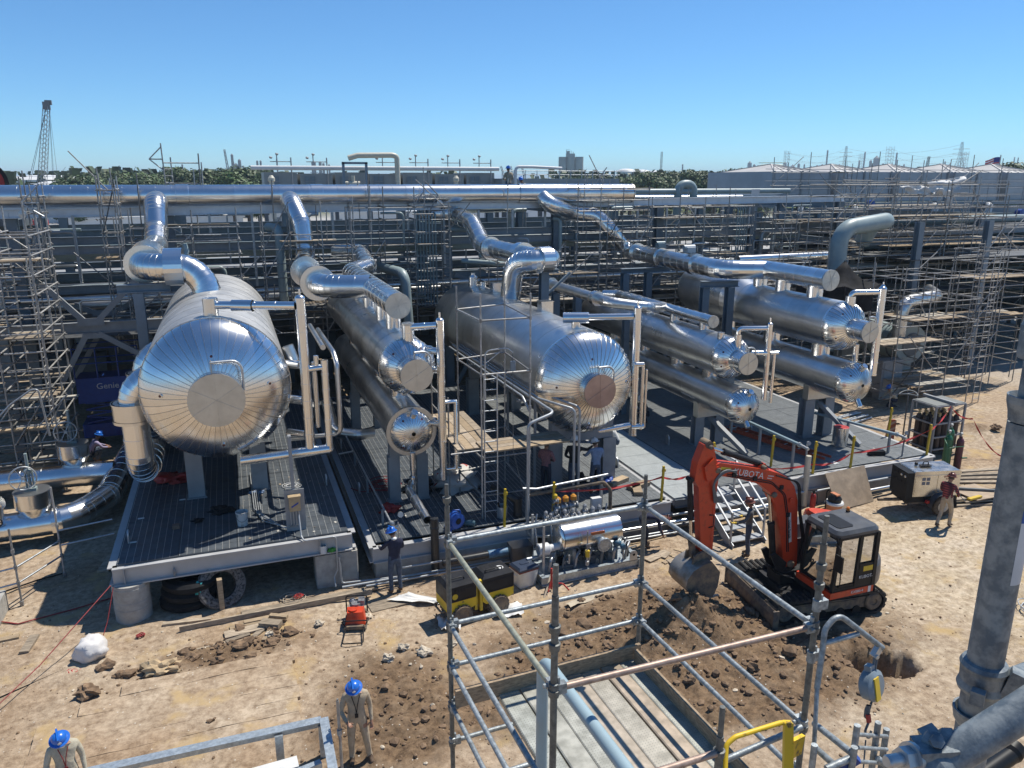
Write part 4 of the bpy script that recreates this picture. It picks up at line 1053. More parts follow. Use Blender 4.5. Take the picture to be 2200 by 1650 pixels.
# pipe rack
CP=[-8.1,-2.3,3.2,9.9,15.6,21.5,27.4,33.4]
QR=[36.4,41.5,47.0]
RT=9.42
rk=thing('pipe_rack','long steel pipe rack of columns and beams behind the clad vessels','pipe rack',(12,36.4,0))
RACKD=pm('rack_beam_paint',(0.22,0.26,0.285),.5,var=.12,scale=2)
PALEB=pm('pale_galvanised_beam',(0.72,0.77,0.82),.45,.3,var=.08,scale=2)
def zt(p):return 9.30+0.0075*(p+8)
for q in QR:
 for p in CP:
  M().ibeam((p,q,0),(p,q,zt(p)-.02),.40,.40,.035,up=V((0,1,0))).build('column',STEELB,rk)
 segs=[-12]+CP
 for a,b in zip(segs[:-1],segs[1:]):
  M().ibeam((a+.01,q-(.32 if q==QR[0]else 0),zt(a)-.16),(b,q-(.32 if q==QR[0]else 0),zt(b)-.16),.26,.36,.03).build('top_beam',PALEB,rk)
  for z in(8.15,7.78,6.15,4.6):
   M().ibeam((a+.22,q,z-.15),(b-.22,q,z-.15),.2,.34 if z>5 else.42,.03).build('rack_beam',STEEL if z in(7.78,4.6)else RACKD,rk)
for p in CP:
 for z in(9.05,7.0,5.35,4.1):
  M().ibeam((p,QR[0]+.2,z),(p,QR[2]-.2,z),.2,.36,.03).build('cross_beam',RACKD,rk)
for p0,p1 in((-8.1,-2.3),(9.9,15.6),(21.5,27.4)):
 c=(p0+p1)/2
 for sx in(-1,1):
  M().beam((c+sx*.25,QR[0]-.02,4.95),(c+sx*2.5,QR[0]-.02,7.3-1.3),.16,.2).build('brace',STEEL,rk)
  M().beam((c+sx*.25,QR[0]-.02,4.25),(c+sx*2.6,QR[0]-.02,.3),.16,.2).build('brace',STEEL,rk)
 M().box(c-.45,c+.45,QR[0]-.14,QR[0]-.11,4.86,5.12).build('gusset',STEEL,rk)
for a,b in((-12,-8.1),(-8.08,-2.5)):M().ibeam((a,32.5,5.02),(b,32.5,5.02),.24,.42,.03).build('rack_beam',STEEL,rk)
for sx,dx,dz in((-1,1.25,1.5),(1,1.6,1.6)):
 M().beam((-5.15+sx*.2,32.42,5.25),(-5.15+sx*(.2+dx),32.42,5.25+dz),.14,.2).build('brace',STEEL,rk)
 M().beam((-5.15+sx*.2,32.42,4.8),(-5.15+sx*(.35+dx),32.42,2.4 if sx<0 else 3.6),.14,.2).build('brace',STEEL,rk)
M().box(-5.6,-4.7,32.34,32.37,5.1,5.4).box(-5.5,-4.8,32.34,32.37,4.62,4.8).build('gusset',STEEL,rk)
for p in(-8.1,-2.4):M().ibeam((p,32.5,0),(p,32.5,4.8),.3,.3,.03,up=V((0,1,0))).build('column',STEELB,rk)
FLOOR=pm('shade_deck_plate',(0.10,0.105,0.11),0.6,.3,var=.2)  # solid decks added to put the space under the rack in deep shade
for k in range(12):
 a=-12+k*3.85
 M().box(a,a+3.8,39.2,47.2,4.62,4.66).build('shade_deck_panel',FLOOR,rk)
 M().box(a,a+3.8,35.2,39.1,4.62,4.65).build('shade_deck_panel',FLOOR,rk)
 if k<3:M().box(a,a+3.8,32.6,35.1,4.62,4.65).build('shade_deck_panel',FLOOR,rk)
rr=random.Random(31)
lab={'g':'grey-green painted pipe lying lengthwise on a level of the rack','c':'shiny clad pipe lying lengthwise on a level of the rack','d':'dark steel pipe lying lengthwise on a level of the rack'}
grp={'g':'grey-green pipes on the rack','c':'clad pipes on the rack','d':'dark pipes on the rack'}
def rpipe(k,q,z,r,a=-12,b=33.2,label=None):
 mt={'g':PIPEG,'c':CLADW,'d':RACKD}[k]
 M().tube([(a,q,z),(b,q,z)],r,14).build('rack_pipe',mt,label=label or lab[k],cat='pipe',group=None if label else grp[k],org=(a,q,z))
rpipe('g',37.0,7.40,.28,-12,22.5,'thick grey-green pipe with barred shadows along the front of the rack')
rpipe('c',36.0,5.66,.12,-12,24,'thin shiny pipe along the lower front edge of the rack')
rpipe('c',37.3,5.2,.24,-12,12,'dull clad pipe at the foot of the rack front')
rpipe('g',38.0,9.85,.15,19.8,31.1,'pale pipe with a blind flange on the rack top right of the main header')
for q,z,r,k in[(38.1,7.33,.2,'g'),(38.8,7.28,.15,'g'),(39.6,7.38,.26,'g'),(40.4,7.25,.12,'g'),(42.2,7.4,.25,'g'),(43.4,7.3,.2,'c'),(44.5,7.33,.2,'d'),(45.6,7.4,.28,'g'),(38.3,5.75,.25,'d'),(39.3,5.7,.2,'g'),(40.4,5.65,.15,'c'),(42.5,5.7,.2,'g'),(44,5.75,.25,'d'),(38.6,9.5,.12,'c'),(40.2,9.6,.16,'c'),(42.9,9.58,.16,'c'),(44.6,9.55,.14,'g')]:
 rpipe(k,q,z,r,-12+rr.uniform(0,4),33.2-rr.uniform(0,9))
rb=random.Random(91);PALEP=pm('pale_branch_pipe',(.42,.45,.46),.4,.25,var=.12)
for k in range(74):
 x,q=rb.uniform(-11,33),rb.choice([35.9,36.6,37.6,38.6]);za=rb.choice([9.0,8.4,7.7,6.6]);zb=za-rb.uniform(.9,2.6);mt=rb.choice([PALEP,PIPEG,CLADW,PALEP,STEEL]);r=rb.choice([.035,.045,.06,.09])
 dx=rb.choice([-1,1])*rb.uniform(.3,1.6);sh=rb.randrange(3)
 pts=[(x+dx,q,za),(x,q,za),(x,q,zb)]if sh==0 else([(x,q,zb),(x,q-.5,zb),(x,q-.5,za),(x+dx,q-.3,za)]if sh==1 else[(x-dx,q-.2,zb),(x+dx,q-.2,zb),(x+dx,q-.2,zb-.8)])
 m=M().tube(smooth_path(pts,min(.25,r*3),4),r,8)
 if k%3==0:m.lathe([(r,-.12),(r*2,-.12),(r*2,-.08),(r,-.08),(r*1.4,0),(r,.08),(r*2,.08),(r*2,.12),(r,.12)],V(pts[0]).lerp(V(pts[1]),.6),V(pts[1])-V(pts[0]),8).tube([V(pts[0]).lerp(V(pts[1]),.6),V(pts[0]).lerp(V(pts[1]),.6)+V((0,-.1,.25))],r*.4,5)
 m.build('branch_pipe',mt,label='thin branch pipe turning off in the bays of the pipe rack',cat='pipe',group='branch pipes in the rack bays',org=pts[0])
for k in range(26):
 x=-11+k*1.72;M().box(x-.05,x+.05,35.85,35.95,rb.choice([8.2,7.9,6.4,5.9]),9.05).build('hanger',PALEP,rk)
t=thing('conduit_bundle','bundle of seven thin grey conduits running down the rack column left of the middle vessel','conduits',(8.8,35.6,5))
for k in range(7):
 x=8.25+.15*k
 ptube([(x,36.2,9.0-.02*k),(x,35.6,9.05),(x,35.6,4.6)],.042,.22,t,PIPEG,'conduit',8)
for z in(8.0,7.0,6.0,5.2):M().box(8.1,9.3,35.66,35.72,z,z+.06).build('strut',GALV,t)
t=thing('conduit_bundle','thin grey conduits bent over the rack top by the far right column','conduits',(27,36,7))
for k in range(5):
 x=26.2+.16*k
 ptube([(x-1.2,37.2,9.1),(x,36.0,9.1),(x,36.0,4.8)],.04,.25,t,PIPEG,'conduit',8)
def pp(pts,r,rr_,mat,label,cat='pipe',n=14):return M().tube(smooth_path(pts,rr_,6),r,n).build('painted_pipe',mat,label=label,cat=cat,org=pts[0])
pp([(1.7,36,8.45),(2.05,34.6,8.45),(2.05,34.5,4.9)],.19,.4,PIPEG,'grey-green vertical pipe with a bent top left of the second riser')
pp([(6.4,35.5,6.6),(7.1,33.2,6.5),(7.2,33.0,3.2)],.22,.5,PIPEG,'grey-green pipe curving down behind the slim stacked exchangers')
pp([(-1.7,34,7.95),(-1.6,34,7.5),(-2.3,33.6,7.45),(-2.3,33.4,7.2),(-1.3,33.4,7.2)],.12,.2,PIPEL,'short zigzag pale pipe behind the loop pipe of the largest vessel')
pp([(9.9,36,8.2),(11.2,35.2,8.2),(11.25,35.2,6.9)],.13,.3,PIPEG,'thin bent grey pipe beside the second rack column')
pp([(10.0,34.3,6.85),(11.8,33.7,6.7),(12.7,33.0,6.9)],.12,.3,PIPEG,'thin pale pipe with a valve behind the middle vessel')
pp([(15.2,35.8,8.6),(15.5,35.6,8.6),(15.55,35.6,5)],.09,.2,PIPEG,'thin vertical grey pipe at the rack column right of the middle vessel')
pp([(28.7,31,2.0),(28.7,31,8.1),(32.1,31.3,8.45),(32.3,32.6,8.2),(32.3,33.2,7.2)],.42,[0,.9,.7,.5,0],PIPEG,'very thick grey-green gooseneck pipe standing right of the farthest vessels',n=24)
pp([(23.6,38,8.6),(23.6,38,10.25),(24.6,38,10.25),(24.6,38,8.8)],.22,.42,PIPEG,'grey-green inverted U-bend pipe above the rack right of the main header',n=16)
pp([(21.0,35.2,6.4),(22.4,34.0,6.3),(22.5,33.6,5.0)],.26,.5,PIPEG,'grey-green elbow behind the pipe with the white actuator',n=16)
pp([(24.2,33,6.55),(30.2,33,6.6)],.20,.5,CLAD,'shiny straight pipe left of the gooseneck pipe',n=18)
t=thing('insulated_pipe','shiny bent pipe inside the scaffold at the right','pipe',(31.5,29,4.5))
clad_pipe([(31.0,28.8,2.6),(31.0,28.8,4.6),(33.6,29.2,4.75),(34.6,30.6,4.8)],.33,[0,.6,.7,0],t,CLADW,.5,20,6,pieces=False)
t=thing('insulated_pipe','dull elbow pipe under the main header in the dark rack bay above the middle vessel','pipe',(11.5,37,9))
clad_pipe([(10.8,40,9.2),(12.2,38.2,9.25),(14.5,38.0,9.3)],.42,.9,t,CLADW,.6,20,6,pieces=False)
t=thing('davit_tower','tall open tube frame with a triangular davit standing above the main header','scaffold',(-1.7,37,9.5))
for a,b in[((-2.3,37,9.2),(-2.34,37,11.95)),((-2.05,37.6,9.2),(-2.05,37.6,11.4)),((-.94,37,9.2),(-.9,37,11.55)),((-.86,37.5,9.2),(-.82,37.5,11.2)),((-2.34,37,11.15),(-.9,37,11.15)),((-2.34,37,10.3),(-.9,37,10.3)),((-2.34,37,11.8),(-2.85,37,11.3)),((-2.85,37,11.3),(-2.34,37,11.3)),((-2.85,37,11.3),(-2.34,37,10.85)),((-2.05,37.6,10.6),(-2.05,37,10.6))]:
 rod('tube',a,b,.028,GALVT,t,6)
for k in range(6):rod('rung',(-2.3,37.05,9.5+.28*k),(-2.05,37.5,9.5+.28*k),.018,GALVT,t,5)
# scaffolds
SR=random.Random(77)
def scaffold(label,ps,qs,z0,ztop,lifts,decks=(),ext=.9,ladder=None,braces=2,mat=None,r=.026,n=6,seed=0,rails=True,group='weathered tube scaffolds',skip=.0,cat='scaffold'):
 mat=mat or GALVT
 R_=random.Random(seed+100)
 t=thing('tube_scaffold',label,cat,(ps[0],qs[0],z0),group)
 for p in ps:
  for q in qs:
   jx=R_.uniform(-.04,.04)
   rod('standard',(p+jx,q,z0),(p+jx,q,ztop+R_.uniform(0,ext)),r,mat,t,n)
 for z in lifts:
  for q in qs:
   for a,b in zip(ps[:-1],ps[1:]):
    if R_.random()>skip:rod('ledger',(a-.1,q+.03,z),(b+.1,q+.03,z),r*.95,mat,t,n)
  for p in ps:
   for a,b in zip(qs[:-1],qs[1:]):
    if R_.random()>skip:rod('transom',(p+.03,a-.1,z+.05),(p+.03,b+.1,z+.05),r*.95,mat,t,n)
 for k in range(braces):
  i=R_.randrange(len(ps)-1)if len(ps)>1 else 0;z=R_.choice(lifts[:-1])if len(lifts)>1 else z0
  rod('brace',(ps[i],qs[0]-.05,z),(ps[min(i+1,len(ps)-1)],qs[0]-.05,z+1.9),r*.95,mat,t,n)
 for(z,a,b,c,d,along)in decks:
  w=.235
  if along=='p':
   y=c
   while y<d-.1:
    bar('plank',(a+R_.uniform(-.25,.05),y+w/2,z+R_.uniform(.02,.05)),(b+R_.uniform(-.05,.25),y+w/2,z+R_.uniform(.02,.05)),w-.012,.045,R_.choice([WOODD,WOODD,WOOD,PLYG]),t);y+=w
  else:
   x=a
   while x<b-.1:
    bar('plank',(x+w/2,c+R_.uniform(-.25,.05),z+R_.uniform(.02,.05)),(x+w/2,d+R_.uniform(-.05,.25),z+R_.uniform(.02,.05)),w-.012,.045,R_.choice([WOODD,WOODD,WOOD,PLYG]),t);x+=w
 x0,x1,y0,y1=ps[0],ps[-1],qs[0],qs[-1]
 for k in range(int(len(ps)*len(lifts)*.42)):
  p=R_.uniform(x0,x1);q=R_.choice(qs)+R_.choice([-.08,.08]);z=R_.choice(lifts);kind=R_.random()
  if kind<.4:rod('upright',(p,q,z-R_.uniform(.2,1.2)),(p+R_.uniform(-.05,.05),q,min(ztop+ext,z+R_.uniform(.5,2.2))),r*.95,mat,t,n)
  elif kind<.62:rod('brace',(p,q,z),(p+R_.choice([-1,1])*R_.uniform(.8,1.8),q+.05,z+R_.uniform(.8,1.8)),r*.95,mat,t,n)
  elif kind<.82:rod('rail',(p,q,z+.25),(min(x1+.5,p+R_.uniform(.8,2.4)),q,z+.25+R_.uniform(-.06,.06)),r*.95,mat,t,n)
  else:
   y=R_.uniform(y0,max(y0+.1,y1-.3));bar('plank',(p,y,z+.04),(min(x1+.6,p+R_.uniform(1,2.6)),y+R_.uniform(-.1,.1),z+.06),.22,.045,R_.choice([WOODD,WOOD,PLYG]),t)
 if ladder:
  p,q,za,zb,dirx=ladder
  m=M();dx=V((.2,0,0))if dirx=='p' else V((0,.2,0));o=V((p,q,0))
  for s in(-1,1):m.tube([o+dx*s+V((0,0,za)),o+dx*s+V((0,0,zb))],r*.8,5)
  z=za+.2
  while z<zb:m.tube([o-dx+V((0,0,z)),o+dx+V((0,0,z))],r*.6,5);z+=.3
  m.build('ladder',mat,t)
 return t
PLYG=pm('greyed_plank',(0.44,0.41,0.35),.85,var=.3,scale=4,orand=.2)
def zs(a,b,s):return[a+s*i for i in range(int((b-a)/s+.01)+1)]
scaffold('tall scaffold tower with plank decks at the left edge, before the rack',[-10.4,-8.7,-7.3,-6.0],[28.6,30.2,31.8],0,9.0,zs(.6,9,.62),[(2.3,-10.4,-6.0,28.6,29.8,'p'),(3.2,-10.4,-6.2,29.2,30.6,'p'),(5.25,-10.4,-6.1,29.4,30.8,'p'),(7.75,-10.4,-6.2,30.0,31.4,'p')],1.2,(-6.15,28.9,0,8,'q'),5,seed=1,r=.03)
scaffold('narrow scaffold mast with ladder rungs left of the first riser, before the main header',[-4.6,-4.0],[34.4,35.2],3.6,10.2,zs(4,10.2,.55),[(7.4,-4.8,-3.3,34.4,35.3,'p')],.7,None,2,seed=2)
scaffold('narrow scaffold mast with a triangular bracket at the far left, before the main header',[-7.2,-6.6],[34.2,35.0],4.5,10.2,zs(5,10.2,.6),[],.8,None,2,seed=3)
scaffold('scaffold cage with a rusty plank deck round the second riser',[1.3,2.4,3.7,4.9],[33.2,34.9],3.8,8.8,zs(4.2,8.8,.58),[(7.95,2.1,4.2,33.2,33.9,'p'),(5.2,1.3,4.6,33.6,34.7,'p')],.9,None,3,seed=4)
scaffold('scaffold bay with a plank walk between the second riser and the conduit bundle',[5.2,6.6,8.0,9.6],[34.8,36.0],3.8,9.4,zs(4.3,9.6,.55),[(7.55,6.0,8.6,34.8,35.6,'p'),(5.1,5.2,8.4,34.8,35.9,'p')],1.0,(9.4,34.7,4,9,'p'),4,seed=5)
scaffold('scaffold bay behind the loop pipe of the largest vessel',[-3.6,-1.4,.4],[33.9,35.4],3.8,8.6,zs(4.2,8.8,.55),[(4.9,-3.4,.4,34.2,35.4,'p')],.8,None,3,seed=6)
scaffold('scaffold round the farthest riser, right of the third rack column',[15.9,17.1,18.3,19.7],[34.4,35.9],3.6,9.9,zs(4,10,.5),[(6.1,13.5,16.5,33.5,35.3,'p'),(7.5,16.0,19,35.0,35.9,'p')],.9,(17.6,34.2,4,9.6,'p'),4,seed=7)
scaffold('wide low scaffold with plank decks behind the middle vessel',[11.2,12.8,14.4],[32.6,34.0,35.2],2.4,7.0,zs(3,7.0,.55),[(5.0,11.8,15.0,32.6,35.0,'p')],.6,None,3,seed=8)
scaffold('scaffold bay in the rack between the farthest riser and the next column',[20.3,21.9,23.4,24.9,26.4],[35.0,36.6],3.0,9.2,zs(3.4,9.4,.52),[(8.5,21.0,25.0,35.2,36.4,'p'),(6.6,22,26,35,36.2,'p'),(4.9,20.3,26.4,35.0,36.6,'p')],1.0,(24.5,34.9,3,9,'p'),5,seed=9)
scaffold('scaffold bay in the rack left of the gooseneck pipe',[27.4,29.0,30.6,32.2,33.6],[34.6,36.2],2.5,8.8,zs(3.0,9.0,.52),[(7.0,27.6,31.5,34.8,36,'p'),(8.3,28,33,35,36,'p'),(5.3,27.4,33,34.6,36.0,'p')],1.0,(31.0,34.5,3,8.8,'p'),5,seed=10)
scaffold('scaffold with scattered planks under the gooseneck pipe',[23.8,25.4,27.0],[31.0,32.6],1.5,6.4,zs(2,6.6,.5),[(4.8,23.8,27,31.0,32.4,'p'),(3.2,23.5,27.2,31,32.4,'p')],.8,None,4,seed=11)
scaffold('scaffold tower with plank decks round the dark exchanger at the right, nearest the gas cylinders',[28.2,29.9,31.4,33.0],[26.2,28.0,29.8],0,6.1,zs(.8,6.1,1.06),[(1.05,29.6,33.0,26.3,29.0,'p'),(3.15,27.6,31.0,26.3,27.4,'p'),(3.95,30.0,33.4,27.2,29.4,'p')],.9,(33.4,26.0,0,7.2,'p'),5,mat=GALVT,seed=12)
scaffold('tall scaffold wall with many plank decks at the right edge, behind the dark exchanger',[29.6,31.6,33.6,35.6,37.6,39.6,41.8],[32.6,34.4],0,10.0,zs(.9,10.2,.62),[(7.2,31.6,41.8,32.6,34.4,'p'),(8.5,33,41.8,33,34.4,'p'),(5.9,30,40,32.6,34,'p'),(4.6,31,41.8,32.6,34.2,'p'),(3.3,29.6,41.8,32.6,34.2,'p'),(2.0,30,41,32.6,34.2,'p')],1.0,(38.6,32.4,0,9.5,'p'),9,seed=13)
scaffold('high scaffold with white sheeting on the platform before the panelled cooler wall',[36.0,38.0,40.0,42.2,44.5],[37.0,39.0],2,10.8,zs(2.6,10.8,.7),[(8.9,36,44.5,37.0,39,'p'),(7.6,36,44.5,37.0,38.6,'p'),(5.6,34,44.5,37.0,38.8,'p'),(6.6,36,44.5,37,38.8,'p'),(4.3,36,44.5,37,38.8,'p')],1.0,None,9,seed=14)
scaffold('sparse scaffold on the roof edge of the panelled cooler, left part',[35,37.4,39.8,42.2],[44.6],6,10.9,zs(8.4,11,.85),[],.7,(41.5,44.5,8,11,'p'),2,seed=15)
scaffold('ladder tower at the right edge of the yard, behind the thick near pole',[35.4,37.2,39.0],[28.4,30.0],0,7.0,zs(1,7.4,.6),[(3.6,35.4,39,28.4,30,'p'),(5.6,35.4,39,28.4,30,'p')],.9,(35.0,28.2,0,7.4,'p'),4,seed=16)
scaffold('scaffold bays filling the rack bay beside the far left mast',[-12,-10.2,-8.6],[34.0,35.4],3,9.2,zs(3.5,9.4,.55),[(5.0,-12,-8.4,34,35.4,'p'),(7.4,-12,-8.6,34,35.2,'p')],.8,None,3,seed=17)
for k,(p,q)in enumerate([(-5.4,36.9),(-.2,37.1),(5.6,37.2),(7.1,36.9),(12.3,37.0),(17.2,37.2),(20.3,36.9),(22.6,37.0)]):
 pass
for k,p in enumerate([-8.9,-4.5,-3.3,-1.2,1.9,5.4,6.0,7.6,12.6,14.0,16.6,18.2]):
 M().tube([(p,36.9 if k%2 else 35.3,8.0),(p+.05,36.9 if k%2 else 35.3,10.35+(k*37%7)*.09)],.026,6).build('scaffold_tube',GALVT,label='single upright scaffold tube poking up beside the main header',cat='scaffold tube',group='single upright tubes along the header',org=(p,36,8))
t=thing('bracket_frame','triangular tube bracket with a round lamp before the main header, above the conduit bundle','bracket',(9.0,35.2,9))
for a,b in[((8.55,35.2,8.9),(8.55,35.2,11.0)),((8.6,35.2,10.4),(9.2,35.2,9.8)),((9.2,35.2,9.8),(8.6,35.2,9.8)),((9.2,35.2,9.8),(8.7,35.2,8.9)),((8.5,35.2,9.9),(7.2,35.1,8.2))]:rod('tube',a,b,.026,GALVT,t,6)
M().lathe([(0,0),(.14,.02),(.14,.1),(0,.12)],(9.25,35.1,9.42),(-.2,-1,0),14).build('lamp',GALV,t)
t=thing('bracket_frame','triangular tube bracket with a round lamp at the far left, before the main header','bracket',(-7,34.1,9))
for a,b in[((-6.5,34.1,10.3),(-7.2,34.1,9.6)),((-7.2,34.1,9.6),(-6.6,34.1,9.6)),((-7.2,34.1,9.6),(-6.5,34.1,9.1))]:rod('tube',a,b,.028,GALV,t,6)
M().lathe([(0,0),(.15,.02),(.15,.1),(0,.12)],(-7.15,34.0,9.2),(-.2,-1,0),14).build('lamp',GALV,t)
M().box(4.15,4.65,35.9,35.95,9.42,9.74).build('notice_board',WHITEM,label='small blank white board on the rack beam right of the second riser',cat='board',org=(4.4,35.9,9.4))
M().box(27.0,27.5,36.0,36.05,9.6,9.98).build('notice_board',WHITEM,label='small blank pale board standing on the rack beam at the far right',cat='board',org=(27.2,36,9.6))
mb=thing('shade_module_block','long low flat-roofed block added right behind the pipe rack to keep it in shade','equipment block',(10,50,0))  # added to block the view through the rack and hold deep shade
ROOFG=pm('grey_module_roof',(0.30,0.305,0.31),.8,var=.1,scale=.6)
for k in range(9):
 a=-16+k*5.6
 M().box(a,a+5.55,47.6,75,5.25,5.45).build('roof_panel',ROOFG,mb)
 M().box(a+.4,a+5.0,49,60,0,3.6+.5*(k%3)).build('shade_filler',STEELD,mb)  # dark boxes added to fill the shade below the roof
 for x in(a+.1,):M().box(x-.12,x+.12,47.7,47.94,0,5.25).build('column',STEELB,mb)
 M().box(a+1.0,a+3.4,52,56,5.45,6.3+.3*(k%2)).build('roof_unit',[STEEL,ROOFG][k%2],mb)
r3=thing('pipe_rack','second pipe rack with added shading decks at the right edge, below the panelled cooler','pipe rack',(44,40,0))
for p in(34.5,39.5,44.5,49.5,55):
 for q in(31.6,36.2,41,45):M().ibeam((p,q,0),(p,q,8.3),.35,.35,.03,up=V((0,1,0))).build('column',STEELB,r3)
for z in(2.6,4.4,6.1,7.4):
 for q in(36.2,41):M().ibeam((33.8,q-.2,z),(58,q-.2,z),.2,.36,.03).build('rack_beam',STEELD if z<7 else STEEL,r3)
 for k in range(5):M().box(34+4.8*k,38.75+4.8*k,36.4 if z>7 else 31.4,45.1,z+.2,z+.24).build('shade_deck_panel',FLOOR,r3)  # solid decks added so the ground below falls in shade
for k,(q,z,r,m_)in enumerate([(36.8,6.65,.25,'g'),(37.5,6.6,.2,'d'),(38.4,6.7,.3,'g'),(36.7,4.95,.22,'g'),(37.6,4.9,.18,'c'),(38.5,5.0,.25,'d'),(36.8,3.1,.22,'d'),(37.8,8.0,.25,'g'),(39.2,7.95,.2,'g')]):
 M().tube([(33.6+k%3,q,z),(58,q,z)],r,12).build('rack_pipe',{'g':PIPEG,'c':CLADW,'d':STEELD}[m_],label='dark pipe lying along the second rack at the right edge',cat='pipe',group='pipes on the second rack',org=(34,q,z))
M().box(27.5,34.2,34.9,36.0,1.9,1.95).box(27.5,34.2,34.9,36.0,3.6,3.65).build('plank_floor',FLOOR,label='dark plank floors in the scaffold left of the second rack',cat='floor',org=(30,35,1.9))
scaffold('dense scaffold with decks deep at the right edge before the second rack',[36.2,38.2,40.2,42.4,44.6,47],[34.6,35.8],0,8.8,zs(.8,9,.62),[(1.9,36,47,34.6,35.8,'p'),(3.6,36,47,34.6,35.8,'p'),(5.2,36,47,34.6,35.8,'p'),(6.7,36,47,34.6,35.8,'p')],.9,None,6,seed=21)
for k,(p,q,w,h)in enumerate([(-9,41,3,2.2),(-4,43,2.6,1.8),(2,42,3,2.6),(8,40,2.4,2.0),(14,40,3,2.4),(21,39,3,2.2),(27,39,2.6,2.8)]):
 m=M().lathe([(0,0),(h*.32,.01),(h*.32,w),(0,w+.05)],(p,q,1.1+h*.3),(1,0,0),18).box(p+.3,p+.7,q-h*.3,q+h*.3,0,1.1).box(p+w-.7,p+w-.3,q-h*.3,q+h*.3,0,1.1)
 m.tube(smooth_path([(p+w/2,q,1.2+h*.6),(p+w/2,q,3.6),(p+w/2+2,q,3.6)],.3),.14,10)
 m.build('drum',STEELD,label='dark horizontal drum standing in the shade under the rack',cat='drum',group='drums under the rack',org=(p,q,0))
t=thing('heat_exchanger','dark green horizontal exchanger with a round end plate inside the scaffold at the right','heat exchanger',(32.2,29,0))
M().lathe([(.85,0),(.85,6)],(31.6,28.6,2.5),(0,1,0),30).build('shell',PIPEG,t)
M().lathe([(0,0),(.95,0),(.95,.12),(.85,.12)],(31.6,28.5,2.5),(0,1,0),30,sm=False).build('end_flange',PIPEG,t)
M().lathe([(0,-.02),(.55,-.02),(.6,0)],(31.6,28.48,2.5),(0,1,0),24,sm=False).build('cover',STEELD,t)
M().box(31.0,32.2,28.9,29.4,0,1.7).box(31.0,32.2,32.4,33,0,1.7).build('saddle',CONC,t)
for k in range(4):M().lathe([(.87,0),(.89,.02),(.89,.1),(.87,.12)],(31.6,29.2+.7*k,2.5),(0,1,0),30).build('band',STEELD,t)
t=thing('control_cabinet','grey control cabinet standing left of the dark exchanger at the right','cabinet',(29.9,27.8,0))
M().box(29.3,30.6,27.9,28.5,.3,1.95,0,.02).build('housing',STEEL,t);M().box(29.4,29.9,27.87,27.895,.45,1.85).box(29.95,30.5,27.87,27.895,.45,1.85).build('door',STEEL,t);M().box(29.35,30.55,27.95,28.4,0,.3).build('plinth',CONC,t)
TARP=pm('black_tarpaulin',(0.018,0.018,0.02),.8,var=.4,scale=3,bump=.4,bscale=5,spec=.12)
m=M();apex=V((27.5,29.2,6.75));N=18;M_=7;vs=[apex]
base=[]
for i in range(N):
 a=2*math.pi*i/N;b=V((27.6+2.25*math.cos(a),29.4+1.7*math.sin(a),5.55+.18*math.sin(5*a)))
 base.append(b)
for j in range(1,M_):
 for i in range(N):
  f=j/(M_-1);p=apex.lerp(base[i],f);p.z-=.42*math.sin(math.pi*f)+(.05*math.sin(i*2.4)if j>1 else 0);vs.append(p)
fs=[(0,1+i,1+(i+1)%N)for i in range(N)]+[(1+(j-1)*N+i,1+j*N+i,1+j*N+(i+1)%N,1+(j-1)*N+(i+1)%N)for j in range(1,M_-1)for i in range(N)]
m.add(vs,fs,0,True).tube([apex,apex-V((0,0,3))],.03,6)
for i in range(0,N,3):m.tube([base[i],base[i]+(base[i]-apex)*.25+V((0,0,-.3))],.012,4)
for i in range(N):
 b=base[i];c_=base[(i+1)%N];dz=V((0,0,-.9));m.add([b,c_,c_+dz,b+dz],[(0,1,2,3)],0)if 7<=i<=13 else None
m.build('tarpaulin',TARP,label='black tarpaulin tied up like a tent over the scaffold at the right',cat='tarpaulin',org=(27.5,29.2,5))
def sheet(pts,nx_,ny_,amp,seed,sub=None):
 a,b,c,d=[V(p)for p in pts];r=random.Random(seed);vs=[]
 for j in range(ny_+1):
  for i in range(nx_+1):
   u,v=i/nx_,j/ny_
   p=a.lerp(b,u).lerp(d.lerp(c,u),v)
   k=mnoise.noise(V((u*3.2+seed,v*3.2,seed*.7)))*amp+mnoise.noise(V((u*8+seed,v*8,3)))*amp*.4
   n=(b-a).cross(d-a).normalized();vs.append(p+n*k+(b-a).normalized()*k*.3)
 w=nx_+1
 return M().add(vs,[(j*w+i,j*w+i+1,(j+1)*w+i+1,(j+1)*w+i)for j in range(ny_)for i in range(nx_)],0,True)
m=sheet([(38.3,36.9,10.15),(40.6,36.9,10.25),(41.2,36.7,9.4),(38.8,36.7,9.75)],12,8,.35,3)
m2=sheet([(40.2,36.8,10.3),(43.6,36.9,10.75),(42.9,36.7,9.9),(40.8,36.6,9.5)],14,9,.4,5)
o=len(m.v);m.v+=m2 .v;m.f+=[tuple(i+o for i in f)for f in m2 .f];m.mi+=m2 .mi;m.sm+=m2 .sm
m3=sheet([(41.3,36.5,9.8),(42.1,36.5,9.8),(42.3,36.5,8.7),(41.9,36.5,8.9)],6,8,.2,8)
o=len(m.v);m.v+=m3 .v;m.f+=[tuple(i+o for i in f)for f in m3 .f];m.mi+=m3 .mi;m.sm+=m3 .sm
m.build('plastic_sheeting',WHITES,label='crumpled white plastic sheeting flapping on the high scaffold at the right',cat='sheeting',org=(41,36.8,9))
